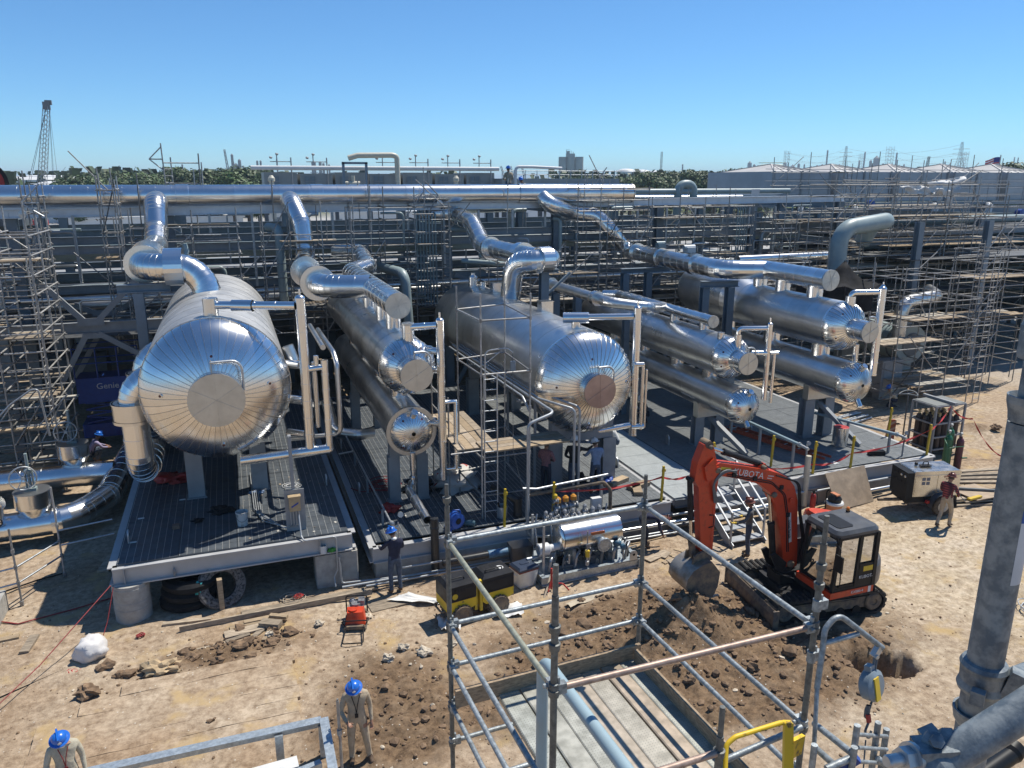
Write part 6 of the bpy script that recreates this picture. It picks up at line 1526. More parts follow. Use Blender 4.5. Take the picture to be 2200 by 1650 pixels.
P6=G(736,1668,0);rod('tube',P6,(P6 .x,P6 .y,AQ(732,1504,P6 .y).z),.026,GALVT,t,10);rod('collar',(P6 .x,P6 .y,AQ(732,1572,P6 .y).z-.05),(P6 .x,P6 .y,AQ(732,1572,P6 .y).z+.05),.045,GALVT,t,10);rod('spigot',(P6 .x,P6 .y,AQ(732,1504,P6 .y).z),(P6 .x,P6 .y,AQ(732,1500,P6 .y).z),.018,GALVT,t,8)
MATD=DIRT.copy();MATD.name='dirt_covered_timber'
for nd in MATD.node_tree.nodes:
 if nd.type=='BUMP':nd.inputs['Strength'].default_value*=.45
 if nd.type=='ATTRIBUTE' and nd.attribute_name=='pale':nd.attribute_name='mat_pale'
gm=thing('ground_mat','large timber ground mat covered with trodden dirt in the left foreground','ground mat',(-1.8,14.8,0))
r_=random.Random(4)
for k in range(6):
 y=13.5+k*.437;x0=-4.35+.02*r_.random()+(k>3)*(k-3)*.7;x1=.55+r_.uniform(-.04,.04);n=14;vs=[];zz=.075+.003*r_.random()
 prof=[(0,0),(.0,.99),(.01,1),(.215,1),(.425,1),(.436,.99),(.436,0)]
 for i in range(n+1):
  x=x0+(x1-x0)*i/n
  for s_,h in prof:vs.append((x,y+s_,-.05+(zz+.05+max(0,gz(x,y))*.8)*h+.022*mnoise.noise(V((x*1.5,y*2+s_*2,0)))))
 q=len(prof);M().add(vs,[(i*q+j,(i+1)*q+j,(i+1)*q+j+1,i*q+j+1)for i in range(n)for j in range(q-1)]+[tuple(range(q)),tuple(range(n*q+q-1,n*q-1,-1))],0,False).build('timber',MATD,gm)
# excavator
EX,EY=13.35,14.05
ex=thing('excavator','orange tracked mini excavator with a black cab, digging in the brown earth','excavator',(EX,EY,0))
H_=Matrix.Translation((EX,EY,0))@Matrix.Rotation(math.pi,4,'Z')
U_=Matrix.Translation((EX,EY,0))@Matrix.Rotation(math.pi-rad(6.5),4,'Z')
def hp(x,y,z):return H_@V((x,y,z))
def up_(x,y,z):return U_@V((x,y,z))
TRK=pm('track_rubber',(0.11,0.085,0.06),.8,scale=7,col2=(0.022,0.021,0.020),thr=(.50,.78))
DARKM=pm('dark_machine_steel',(0.018,0.018,0.020),.55,var=.4,scale=6,spec=.25)
GREYP=pm('machine_grey_panel',(0.062,0.067,0.076),.45,var=.2,scale=4,rvar=.12)
def stadium(x0,x1,r0,zc,n=10):
 """closed loop of centre-line points (x,z)"""
 pts=[]
 for i in range(n+1):
  a=math.pi/2+math.pi*i/n;pts.append((x0+r0*math.cos(a),zc+r0*math.sin(a)))
 for i in range(n+1):
  a=-math.pi/2+math.pi*i/n;pts.append((x1+r0*math.cos(a),zc+r0*math.sin(a)))
 return pts
lugm=M().box(-.05,.05,-.21,.21,0,.03,0).box(-.03,.03,-.19,.19,.03,.05).mesh('track_pad',TRK)
for sy in(1,-1):
 y=sy*.86
 o=stadium(-1.0,1.45,.31,.34);i_=stadium(-1.0,1.45,.255,.34);n=len(o);m=M();vs=[]
 for yy in(-.215,.215):
  for px,pz in o:vs.append(V((px,y+yy,pz)))
  for px,pz in i_:vs.append(V((px,y+yy,pz)))
 fs=[]
 for k in range(n):
  k2=(k+1)%n
  fs+=[(k,k2,2*n+k2,2*n+k),(n+k,3*n+k,3*n+k2,n+k2),(k,n+k,n+k2,k2),(2*n+k,2*n+k2,3*n+k2,3*n+k)]
 m.add(vs,fs,0,False);m.xf(U_);tr=m.build('track',TRK,ex)
 per=2*2.45+2*math.pi*.31;N=44
 for k in range(N):
  s_=per*k/N
  if s_<2.45:c,a=(-1.0+s_,.65),0
  elif s_<2.45+math.pi*.31:b=(s_-2.45)/.31;c,a=(1.45+.31*math.sin(b),.34+.31*math.cos(b)),b
  elif s_<4.9+math.pi*.31:c,a=(1.45-(s_-2.45-math.pi*.31),.03),math.pi
  else:b=(s_-4.9-math.pi*.31)/.31;c,a=(-1.0-.31*math.sin(b),.34-.31*math.cos(b)),math.pi+b
  if a==math.pi and abs(c[1]-.03)<.01:continue
  inst('track_pad',lugm,tr,U_@Matrix.Translation((c[0],y,c[1]))@Matrix.Rotation(a,4,'Y'))
 m=M().box(-.85,1.3,y-.12,y+.12,.2,.48);m.box(-.6,1.1,y+sy*.12-.02,y+sy*.12+.02,.28,.45);m.xf(U_);m.build('track_frame',MUD,ex)
 for x,r in((-1.0,.235),(1.45,.225)):
  m=M().lathe([(0,0),(r*.35,.0),(r*.4,-.03),(r*.85,-.03),(r,0),(r,.3),(0,.3)],(x,y+.16*1,.34),(0,-1,0),24,sm=False);m.xf(U_);m.build('wheel',MUD,ex)
  m=M().lathe([(0,.02),(r*.7,.02),(r*.8,0),(r*.8,-.02)],(x,y-.19,.34),(0,-1,0),20,sm=False);m.xf(U_);m.build('hub_cap',MUD,ex)
 for x in(-.55,-.1,.4,.9):
  m=M().lathe([(0,0),(.11,0),(.11,.3),(0,.3)],(x,y+.15,.16),(0,-1,0),14,sm=False);m.xf(U_);m.build('roller',DARKM,ex)
m=M().box(-.8,1.2,-.66,.66,.3,.6).prism([(.55,-.3),(.55,.3),(1.7,.62),(1.7,.5),(1.0,0),(1.7,-.5),(1.7,-.62)],.28,.42).lathe([(.55,0),(.55,.2),(0,.2)],(0,0,.58),(0,0,1),28,sm=False);m.xf(U_);m.build('undercarriage',DARKM,ex)
bl=[(1.72,.06),(1.80,.05),(1.86,.2),(1.84,.38),(1.78,.50),(1.72,.50),(1.77,.36),(1.78,.2)]
m=M().sideprism(bl,-1.12,1.12);m.box(1.70,1.86,-1.16,-1.12,.05,.52).box(1.70,1.86,1.12,1.16,.05,.52).beam((1.0,-.5,.35),(1.75,-.62,.25),.12,.16).beam((1.0,.5,.35),(1.75,.62,.25),.12,.16).box(1.68,1.76,-1.12,1.12,.40,.50);m.xf(U_);m.build('dozer_blade',MUD,ex)
m=M().prism([(.80,.22),(.80,1.02),(-.35,1.08),(-1.05,.95),(-1.3,.45),(-1.3,-.45),(-1.05,-1.0),(-.2,-1.06),(.55,-.95),(.55,-.3)],.74,.90);m.xf(H_);m.build('deck_plate',DARKM,ex)
m=M();sk_=[(.83,.12),(.83,1.24+.22),(.80,1.46),(-.42,1.46),(-.42,1.40),(.72,1.40),(.72,.12)]
m.prism([(.84,.28),(.84,1.46),(-.44,1.46),(-.44,1.34),(.76,1.34),(.76,.28)],.90,1.06);m.xf(H_);m.build('lower_skirt',ORANGE,ex)
def ring_prism(pts0,z0,pts1,z1,m):
 n=len(pts0);vs=[V((x,y,z0))for x,y in pts0]+[V((x,y,z1))for x,y in pts1]
 m.add(vs,[(i,(i+1)%n,n+(i+1)%n,n+i)for i in range(n)],0,True);return m
def back(r,cut=-.36,sx=1.0):return[(cut,1.40*r)]+[(cut-(1.05*r+.0)*math.sin(a)*sx,1.38*r*math.cos(a)+0.06*(1-math.cos(a)))for a in np.linspace(.12,math.pi-.12,14)]+[(cut,-1.05*r)]
m=M();lv=[(.80,.90),(.95,.99),(1.2,1.0),(1.42,.985),(1.5,.95)]
for(za,ra),(zb,rb)in zip(lv[:-1],lv[1:]):ring_prism(back(ra),za,back(rb),zb,m)
m.add([V((x,y,1.5))for x,y in back(.95)],[tuple(range(16))]);m.xf(H_);m.build('counterweight',GREYP,ex)
m=M();lv=[(1.5,.945),(1.8,.93),(1.95,.88),(2.02,.8)]
for(za,ra),(zb,rb)in zip(lv[:-1],lv[1:]):ring_prism(back(ra,-.40,.86),za,back(rb,-.40,.86),zb,m)
m.add([V((x,y,2.02))for x,y in back(.8,-.40,.86)],[tuple(range(16))]);m.xf(H_);m.build('rear_bonnet',ORANGE,ex)
m=M().prism([(.5,-.36),(.55,-.95),(-.3,-1.05),(-.4,-.36)],.9,1.55);m.xf(H_);m.build('side_cover',GREYP,ex)
m=M();pts=[(.52,-.4),(.5,-.93),(-.35,-1.0),(-.42,-.4)];p2=[(.3,-.45),(.28,-.8),(-.35,-.88),(-.4,-.45)]
ring_prism(pts,1.55,p2,1.9,m);m.add([V((x,y,1.9))for x,y in p2],[(0,1,2,3)]);m.xf(H_);m.build('side_bonnet',GREYP,ex)
cx0,cx1,cy0,cy1,cz0,cz1=-.46,.80,.33,1.44,1.06,2.44
cab=M()
for x,y,w in((cx1-.04,cy0+.03,.07),(cx1-.04,cy1-.03,.08),(cx0+.04,cy0+.03,.09),(cx0+.04,cy1-.03,.10)):
 dx=-.07 if x>0 else.0
 cab.beam((x,y,cz0),(x+dx,y,cz1),w,w,up=V((0,1,0)))
cab.beam((.10,cy1-.02,cz0),(.06,cy1-.02,cz1),.09,.05,up=V((0,1,0)))
for z in(cz0+.03,cz1-.03):
 cab.box(cx0,cx1-.02,cy0,cy0+.06,z-.04,z+.04).box(cx0,cx1-.02,cy1-.06,cy1,z-.04,z+.04).box(cx0,cx0+.06,cy0+.06,cy1-.06,z-.04,z+.04).box(cx1-.10,cx1-.04,cy0+.06,cy1-.06,z-.04,z+.04)
cab.box(cx0+.01,.06,cy1-.05,cy1+.005,cz0,cz0+.62).box(cx0,cx0+.04,cy0,cy1,cz0,cz0+.55).box(.10,cx1-.06,cy1-.045,cy1-.01,cz0,cz0+.14)
cab.xf(H_);cabo=cab.build('cab',BLACKP,ex)
m=M();rp=[(cx1-.02,cy0+.1),(cx1-.02,cy1-.1),(cx1-.12,cy1),(cx0+.1,cy1),(cx0,cy1-.1),(cx0,cy0+.1),(cx0+.1,cy0),(cx1-.12,cy0)]
sh=lambda k:[((x-.17)*k+.17,(y-.885)*k+.885)for x,y in rp]
ring_prism(sh(1.02),cz1,sh(1.03),cz1+.07,m);ring_prism(sh(1.03),cz1+.07,sh(.93),cz1+.15,m);m.add([V((x,y,cz1+.15))for x,y in sh(.93)],[tuple(range(8))]);m.add([V((x,y,cz1-.01))for x,y in sh(1.02)],[tuple(range(7,-1,-1))])
m.xf(H_);m.build('cab_roof',GREYP,ex)
m=M().box(.16,.62,.52,1.26,cz1+.151,cz1+.165,0,.05);m.xf(H_);m.build('roof_hatch',BLACKP,ex)
m=M().lathe([(.05,0),(.05,.03)],(-.3,.55,cz1+.15),(0,0,1),12,1).lathe([(.042,.03),(.042,.10),(.02,.125),(0,.125)],(-.3,.55,cz1+.15),(0,0,1),12);m.xf(H_);m.build('beacon',[pm('amber_lens',(.75,.20,.02),.3),BLACKP],ex)
for nm,a,b,c,d in[('front_window',(cx1-.05,cy0+.08,cz0+.1),(cx1-.05,cy1-.08,cz0+.1),(cx1-.11,cy1-.08,cz1-.08),(cx1-.11,cy0+.08,cz1-.08)),('door_window',(.14,cy1-.03,cz0+.16),(cx1-.10,cy1-.03,cz0+.16),(cx1-.16,cy1-.03,cz1-.08),(.12,cy1-.03,cz1-.08)),('side_window',(cx0+.10,cy1-.03,cz0+.64),(.03,cy1-.03,cz0+.64),(.01,cy1-.03,cz1-.08),(cx0+.10,cy1-.03,cz1-.10)),('right_window',(cx0+.1,cy0+.03,cz0+.1),(cx1-.1,cy0+.03,cz0+.1),(cx1-.14,cy0+.03,cz1-.08),(cx0+.1,cy0+.03,cz1-.08)),('rear_window',(cx0+.03,cy0+.1,cz0+.58),(cx0+.03,cy1-.1,cz0+.58),(cx0+.03,cy1-.1,cz1-.1),(cx0+.03,cy0+.1,cz1-.1))]:
 m=M().add([V(a),V(b),V(c),V(d)],[(0,1,2,3)]);n_=(V(b)-V(a)).cross(V(d)-V(a)).normalized()*.006
 m.add([V(q)+n_ for q in(a,b,c,d)],[(3,2,1,0)]);m.xf(H_);m.build(nm,GLASS,cabo)
m=M().box(-.42,.74,.38,1.38,1.06,1.12).box(-.40,-.30,.38,1.36,1.12,1.62).box(-.1,.5,.36,.40,1.1,1.75).box(-.3,.2,.62,1.12,1.06,1.45,0,.05).prism([(-.32,.64),(-.14,.64),(-.14,1.10),(-.32,1.10)],1.45,2.05).box(.25,.6,.42,.52,1.06,1.7).box(.25,.6,1.2,1.3,1.06,1.6).tube([(.5,.6,1.06),(.55,.6,1.75)],.02,6).tube([(.5,1.1,1.06),(.55,1.1,1.75)],.02,6);m.xf(H_);m.build('seat',pm('cab_teal_seat',(.02,.06,.06),.7,var=.4),cabo)
m=M().tube(smooth_path([(.78,cy1-.05,2.3),(.86,cy1+.2,2.3),(.86,cy1+.2,1.75)],.05),.012,6).box(.84,.88,cy1+.06,cy1+.30,1.72,2.12,0);m.xf(H_);m.build('mirror',BLACKP,cabo)
m=M().tube(smooth_path([(.66,cy1+.02,1.2),(.66,cy1+.08,1.25),(.68,cy1+.08,1.9),(.68,cy1+.01,1.95)],.05),.014,6);m.xf(H_);m.build('grab_handle',BLACKP,cabo)
for y_l in(.6,1.06):m=M().box(.70,.83,y_l,y_l+.16,2.40,2.48);m.xf(H_);m.build('work_lamp',STAIN,cabo)
m=M().box(-.36,-.08,cy1+.006,cy1+.010,1.47,1.60);m.xf(H_);m.build('warning_label',YEL,cabo)
text('KUBOTA',.115,WHITEP,ex,hp(-.2,cy1+.012,1.33),(1,0,0),(0,0,1))
text('KX080-4',.10,WHITEP,ex,hp(.05,1.464,.98),(1,0,0),(0,0,1))
m=M().box(-.36,-.28,1.461,1.465,.90,1.06);m.xf(H_);m.build('reflector',WHITEP,ex)
HB=H_@Matrix.Translation((0,0,1))@Matrix.Diagonal((1,1,.925,1))@Matrix.Translation((0,0,-1))
def hb(x,y,z):return HB@V((x,y,z))
BYc=-.16
bo=[(.58,1.02),(.62,1.55),(.70,2.3),(.76,2.95),(.90,3.38),(1.12,3.66),(1.40,3.82),(1.75,3.96),(2.5,4.18),(3.10,4.34),(3.24,4.30),(3.26,4.10),(3.10,4.00),(2.5,3.82),(1.95,3.60),(1.62,3.32),(1.42,2.95),(1.24,2.3),(1.08,1.6),(.98,1.02),(.78,.92)]
m=M().sideprism(bo,BYc-.15,BYc+.15);m.xf(HB);boom=m.build('boom',ORANGE,ex)
m=M().sideprism([(.95,1.2),(1.3,1.55),(1.45,1.5),(1.25,1.05),(1.0,.85)],BYc-.2,BYc-.15).sideprism([(.95,1.2),(1.3,1.55),(1.45,1.5),(1.25,1.05),(1.0,.85)],BYc+.15,BYc+.2).box(.5,1.15,BYc-.25,BYc+.25,.6,.95).lathe([(0,0),(.22,0),(.22,.5),(0,.5)],(.85,BYc,.55),(0,0,1),16,sm=False);m.xf(HB);m.build('swing_bracket',DARKM,ex)
m=M().sideprism([(1.62,3.86),(1.78,4.12),(1.92,4.12),(2.02,4.0)],BYc-.10,BYc+.10);m.xf(HB);m.build('cylinder_bracket',ORANGE,ex)
m=M().tube([(.70,BYc+.16,2.9),(.80,BYc+.16,3.35)],.001,4).lathe([(.0,.0),(.06,0),(.07,.02),(.07,.05),(0,.05)],(.98,BYc+.15,3.0),(0,1,0),14,sm=False).lathe([(0,.05),(.045,.055)],(.98,BYc+.15,3.0),(0,1,0),14);m.xf(HB);m.build('boom_lamp',ORANGE,ex)
def ram(a,b,r0,r1,split,nm,parent=ex):
 a,b=V(a),V(b);c=a.lerp(b,split);g_=M().tube([a,c],r0,14,mi=0).tube([c,b],r1,12,mi=1).lathe([(r0,-.03),(r0*1.15,-.03),(r0*1.15,.05),(r1,.05)],c,b-a,14,mi=0,sm=False)
 g_.lathe([(0,-.09),(.06,-.09),(.06,.09),(0,.09)],a,(0,1,0),12,mi=0,sm=False).lathe([(0,-.09),(.05,-.09),(.05,.09),(0,.09)],b,(0,1,0),12,mi=0,sm=False)
 g_.xf(HB);return g_.build(nm,[DARKM,STAIN],parent)
ram((1.22,BYc,1.3),(1.52,BYc,3.28),.085,.045,.52,'boom_cylinder')
ram((1.88,BYc,4.10),(3.42,BYc,4.78),.075,.04,.66,'stick_cylinder')
sti=[(3.22,4.52),(3.30,4.86),(3.42,4.92),(3.54,4.86),(3.70,4.40),(3.74,3.95),(3.62,3.75),(3.44,1.95),(3.34,1.86),(3.20,1.86),(3.12,1.98),(3.12,3.6),(3.08,4.1)]
m=M().sideprism(sti,BYc-.12,BYc+.12);m.xf(HB);stick=m.build('stick',ORANGE,ex)
m=M().sideprism([(3.12,4.0),(3.30,4.5),(3.55,4.3),(3.45,3.9)],BYc-.19,BYc-.121).sideprism([(3.12,4.0),(3.30,4.5),(3.55,4.3),(3.45,3.9)],BYc+.121,BYc+.19).lathe([(0,-.2),(.07,-.2),(.07,.2),(0,.2)],(3.18,BYc,4.2),(0,1,0),14,sm=False);m.xf(HB);m.build('stick_pivot',ORANGE,ex)
m=M().lathe([(0,-.14),(.10,-.14),(.10,.14),(0,.14)],(3.42,BYc,4.86),(0,1,0),16,sm=False);m.xf(HB);m.build('top_pin',MUD,ex)
ram((3.80,BYc,3.95),(3.66,BYc,2.25),.065,.04,.62,'bucket_cylinder')
m=M().beam((3.66,BYc-.09,2.25),(3.40,BYc-.09,2.10),.03,.1).beam((3.66,BYc+.09,2.25),(3.40,BYc+.09,2.10),.03,.1).beam((3.66,BYc,2.25),(3.58,BYc,1.78),.12,.1);m.xf(HB);m.build('bucket_link',MUD,ex)
for x,z,r_p in((.80,1.12,.10),(1.50,3.24,.075),(3.17,4.17,.08),(1.86,4.05,.055),(3.40,4.80,.06)):
 m=M().lathe([(0,-.215),(r_p*.7,-.215),(r_p,-.19),(r_p,.19),(r_p*.7,.215),(0,.215)],(x,BYc,z),(0,1,0),16,sm=False);m.xf(HB);m.build('pivot_pin',MUD,ex)
for k in range(2):
 m=M().tube(smooth_path([(.90+.05*k,BYc+.162,1.5),(1.02+.05*k,BYc+.162,2.6),(1.16+.05*k,BYc+.162,3.2),(1.6,BYc+.162,3.62-.05*k),(2.9,BYc+.162,4.02-.05*k)],.3,5),.013,6);m.xf(HB);m.build('hydraulic_line',DARKM,ex)
 for f in(.25,.6,.9):
  pass
for x,z in((1.03,2.6),(1.3,3.42),(2.1,3.79),(2.7,3.97)):
 m=M().box(x-.05,x+.05,BYc+.15,BYc+.185,z-.06,z+.05);m.xf(HB);m.build('line_clamp',DARKM,ex)
m=M().box(3.14,3.20,BYc+.121,BYc+.128,2.0,3.6);m.xf(HB);m.build('stick_edge_plate',ORANGE,ex)
for k in range(3):
 m=M().tube(smooth_path([(2.65,BYc+.17,4.08-.03*k),(3.0,BYc+.20,4.12+.05*k),(3.30,BYc+.20,3.85),(3.20-.04*k,BYc+.18,3.3)],.3,6),.026,8);m.xf(HB);m.build('hydraulic_hose',pm('grey_hose',(.13,.135,.14),.5),ex)
for k in range(3):
 m=M().tube(smooth_path([(1.5,BYc+.17,3.78),(.78+.03*k,BYc+.19,3.5),(.66+.03*k,BYc+.19,2.6),(.50+.04*k,BYc+.22,1.9),(.62,BYc+.2,1.2)],.3,6),.017,7);m.xf(HB);m.build('hydraulic_hose',BLACKP,ex)
for k in range(3):
 m=M().tube(smooth_path([(1.2,BYc+.1*k,.9),(1.5,BYc+.15*k,1.3),(1.35,BYc+.2,1.0),(.9,BYc+.25+.1*k,.85)],.2,5),.018,7);m.xf(HB);m.build('hydraulic_hose',BLACKP,ex)
d=V((-1,0,-.27)).normalized()
text('KUBOTA',.225,WHITEP,ex,hb(2.28,BYc+.153,3.93),(H_.to_3x3()@d),(H_.to_3x3()@V((-.27,0,1)).normalized()))
m=M().beam((1.72,BYc+.153,3.80),(1.55,BYc+.153,3.76),.004,.02).beam((1.74,BYc+.153,3.74),(1.60,BYc+.153,3.70),.004,.02);m.xf(HB);m.build('stripe_mark',WHITEP,ex)
m=M().beam((2.80,BYc+.152,4.13),(3.08,BYc+.152,4.2),.004,.075);m.xf(HB);m.build('warning_label',YEL,ex)
m=M().beam((.95,BYc+.152,2.62),(.85,BYc+.152,1.78),.004,.105,up=V((0,1,0)));m.v=[];m.f=[];m.mi=[];m.sm=[]
dd=V((-.10,0,-.84)).normalized();nn=V((-dd.z,0,dd.x));c=V((.93,BYc+.153,2.2))
m.add([c+dd*.44+nn*.055,c-dd*.44+nn*.055,c-dd*.44-nn*.055,c+dd*.44-nn*.055],[(0,1,2,3)]);m.xf(HB);m.build('hire_label',WHITEP,ex)
text('United Rentals',.085,BLACKP,ex,hb(.925,BYc+.157,2.16),H_.to_3x3()@-(-dd),H_.to_3x3()@V((.84*.3,0,.01))if False else H_.to_3x3()@-nn)
m=M().tube([(3.28,BYc+.125,2.95),(3.16,BYc+.125,2.93),(3.16,BYc+.125,2.62),(3.28,BYc+.125,2.6)],.018,6);m.xf(HB);m.build('stick_handle',DARKM,ex)
prof=[(3.30,1.78),(3.55,1.74),(3.80,1.62),(3.95,1.42),(3.98,1.20),(3.86,1.0),(3.66,.88),(3.40,.80),(3.22,.78)]
bw=.40;m=M();vs=[]
for y in(-bw,bw):
 for x,z in prof:vs.append(V((x,BYc+y,z)))
n=len(prof);m.add(vs,[(i,i+1,n+i+1,n+i)for i in range(n-1)],0,True)
inn=[V((x+(3.45-x)*.06,0,z+(1.3-z)*.06))for x,z in prof];vs=[]
for y in(-bw+.02,bw-.02):
 for v in inn:vs.append(V((v.x,BYc+y,v.z)))
m.add(vs,[(i,n+i,n+i+1,i+1)for i in range(n-1)],1,True)
for y in(-bw,bw):
 side=[V((x,BYc+y,z))for x,z in prof]+[V((3.10,BYc+y,1.05)),V((3.06,BYc+y,1.45))]
 m.add(side,[tuple(range(len(side)))],1);side=[v+V((0,.02 if y<0 else-.02,0))for v in side];m.add(side,[tuple(reversed(range(len(side))))],1)
m.xf(HB);bk=m.build('bucket',[STEELW,MUD],ex)
m=M().box(3.16,3.42,BYc-bw,BYc+bw,.755,.79)
m.xf(HB);m.build('cutting_edge',STEELW,ex)
for k in range(5):
 m=M().beam((3.2,BYc-.34+.17*k,.775),(3.02,BYc-.34+.17*k,.75),.07,.035);m.xf(HB);m.build('tooth',STEELW,ex)
m=M().sideprism([(3.15,1.70),(3.24,2.0),(3.40,2.0),(3.66,1.9),(3.70,1.68),(3.3,1.72)],BYc-.19,BYc-.14).sideprism([(3.15,1.70),(3.24,2.0),(3.40,2.0),(3.66,1.9),(3.70,1.68),(3.3,1.72)],BYc+.14,BYc+.19).lathe([(0,-.2),(.05,-.2),(.05,.2),(0,.2)],(3.28,BYc,1.92),(0,1,0),12,sm=False);m.xf(HB);m.build('bucket_ear',MUD,ex)
# trench roller
rl=thing('trench_roller','yellow and black articulated trench roller with studded drums standing on the dirt','roller',(5.0,16.2,0))
RLb=pm('black_roller_cover',(.020,.020,.022),.45,var=.3,scale=4,spec=.3,rvar=.1)
RA=Matrix.Translation((4.95,16.35,gz(4.95,16.35)))@Matrix.Rotation(rad(9),4,'Z')@Matrix.Scale(.88,4)
def chamf(m,x0,x1,y0,y1,z0,z1,c,mi=0):
 a=[(x0,y0),(x1,y0),(x1,y1),(x0,y1)];b=[(x0+c,y0+c),(x1-c,y0+c),(x1-c,y1-c),(x0+c,y1-c)]
 vs=[V((x,y,z0))for x,y in a]+[V((x,y,z1-c))for x,y in a]+[V((x,y,z1))for x,y in b]
 return m.add(vs,[(3,2,1,0),(8,9,10,11)]+[(i+k,(i+1)%4+k,(i+1)%4+4+k,i+4+k)for k in(0,4)for i in range(4)],mi)
for sx,nm in((-1,'rear'),(1,'front')):
 x0,x1=(-1.0,-.10)if sx<0 else(.10,1.08)
 m=chamf(M(),x0,x1,-.36,.36,.78,1.30,.10);m.box(x0+.1,x1-.1,-.37,-.355,.86,1.1).box(x0+.02,x1-.02,-.372,.372,.76,.79);m.xf(RA);m.build('cover',RLb,rl)
 m=M().sideprism([(x0,.78),(x1,.78),(x1,.52),(x1-.12,.46),(x0+.12,.42),(x0,.52)],-.35,.35);m.xf(RA);m.build('body',YELD,rl)
 m=M().box(x0+.15,x1-.15,-.18,.18,.18,.55);m.xf(RA);m.build('chassis',MUD,rl)
 cx=(x0+x1)/2
 for sy in(-1,1):
  m=M().lathe([(0,.02),(.18,.02),(.2,0),(.29,0),(.29,.36),(0,.36)],(cx,sy*.27-.18,.30),(0,1,0),24,sm=False)
  for k in range(16):
   a=k*math.pi/8
   for yy in(-.12,0,.12):
    c=V((cx+.31*math.cos(a+yy),sy*.27+yy,.30+.31*math.sin(a+yy)));m.beam(c-V((math.cos(a),0,math.sin(a)))*.03,c+V((math.cos(a),0,math.sin(a)))*.012,.07,.06,up=V((0,1,0)))
  m.xf(RA);m.build('drum',MUD,rl)
 m=M().tube(smooth_path([(x0+.15,-.2,1.28),(x0+.15,-.2,1.38),(x1-.3,-.2,1.38),(x1-.3,-.2,1.28)],.05),.02,6);m.xf(RA);m.build('handle',BLACKP,rl)
 m=M().lathe([(0,.002),(.075,.002),(.075,0)],(cx+.2,-.362,1.0),(0,-1,0),16)if sx>0 else M().lathe([(0,.002),(.085,.002),(.085,0)],(cx-.2,-.374,.92),(0,-1,0),16);m.xf(RA);m.build('round_badge',WHITEP if sx>0 else YEL,rl)
for k in range(5):m=M().box(-.86+.09*k,-.80+.09*k,-.376,-.371,1.02,1.14);m.xf(RA);m.build('vent_slot',DARKM,rl)
for k in range(4):m=M().box(.28+.12*k,.36+.12*k,-.2,.2,1.300,1.304);m.xf(RA);m.build('vent_slot',DARKM,rl)
m=M().box(-.12,-.04,-.3,-.2,.3,1.22).box(.03,.11,-.33,-.22,.25,1.18).box(-.12,.12,-.2,.2,.4,.7);m.xf(RA);m.build('articulation_post',YEL,rl)
m=M().lathe([(.1,0),(.12,.001),(0,.001)],(.75,-.1,1.301),(0,0,1),16);m.xf(RA);m.build('round_badge',WHITEP,rl)
m=M().tube(smooth_path([(-1.0,-.25,.5),(-1.12,-.25,.5),(-1.12,.25,.5),(-1.0,.25,.5)],.06),.03,8).lathe([(.05,0),(.05,.05)],(-1.08,-.3,.42),(0,-1,0),10);m.xf(RA);m.build('bumper',MUD,rl)
for k,(x,y,w,h,s)in enumerate([(3.95,15.75,.45,.5,3),(5.3,15.85,.75,.45,6)]):
 m=sheet([(x,y,.03),(x+w,y-.1,.03),(x+w+.1,y+h,.03),(x,y+h,.03)],10,8,.16,s);m.v=[(a[0],a[1],max(.02,a[2]+.06)+gz(x,y))for a in m.v];m.build('plastic_sheet',WHITES,label=['crumpled white plastic sheet under the left drum of the roller','white plastic sheet on the dirt between the roller drums'][k],cat='sheet',org=(x,y,0))
# plate compactor
pc=thing('plate_compactor','orange plate compactor with a black folded handle standing on the dirt','compactor',(2.1,16.85,0))
PA=Matrix.Translation((2.12,16.9,gz(2.1,16.9)))@Matrix.Rotation(rad(-14),4,'Z')
m=M().sideprism([(-.27,.0),(.27,0),(.27,.05),(-.27,.05)],-.32,.32).sideprism([(-.27,.05),(-.2,.13),(.2,.13),(.27,.05)],.3,.40).sideprism([(-.27,.05),(-.2,.13),(.2,.13),(.27,.05)],-.40,-.3);m.xf(PA);m.build('base_plate',MUD,pc)
m=M();ring_prism([(-.24,-.3),(.24,-.3),(.24,.02),(-.24,.02)],.10,[(-.18,-.26),(.18,-.26),(.2,.02),(-.2,.02)],.42,m);m.add([V((-.18,-.26,.42)),V((.18,-.26,.42)),V((.2,.02,.42)),V((-.2,.02,.42))],[(0,1,2,3)]).lathe([(.1,0),(.1,.04),(0,.05)],(-.05,-.15,.42),(0,0,1),14);m.xf(PA);m.build('cover',ORANGE,pc)
m=M().box(-.17,.17,.02,.32,.13,.40).lathe([(.12,0),(.12,.07),(0,.07)],(0,.12,.40),(0,0,1),14,sm=False).box(.05,.2,.1,.3,.40,.52).blob((-.1,.25,.44),.09,.08,.08,1,.1,2,0,True);m.xf(PA);m.build('engine',pm('grey_engine',(.25,.25,.26),.45,.5,var=.3,scale=20),pc)
m=M().tube(smooth_path([(-.25,.25,.15),(-.25,.25,.58),(.25,.25,.58),(.25,.25,.15)],.06),.017,7).tube(smooth_path([(-.25,-.3,.12),(-.32,-.42,.3),(.32,-.42,.3),(.25,-.3,.12)],.06),.015,7);m.xf(PA);m.build('guard_frame',BLACKP,pc)
m=M().tube(smooth_path([(-.2,-.35,.12),(-.24,-.98,.06),(.24,-.98,.06),(.2,-.35,.12)],.05),.016,7);m.xf(PA);m.build('handle',BLACKP,pc)
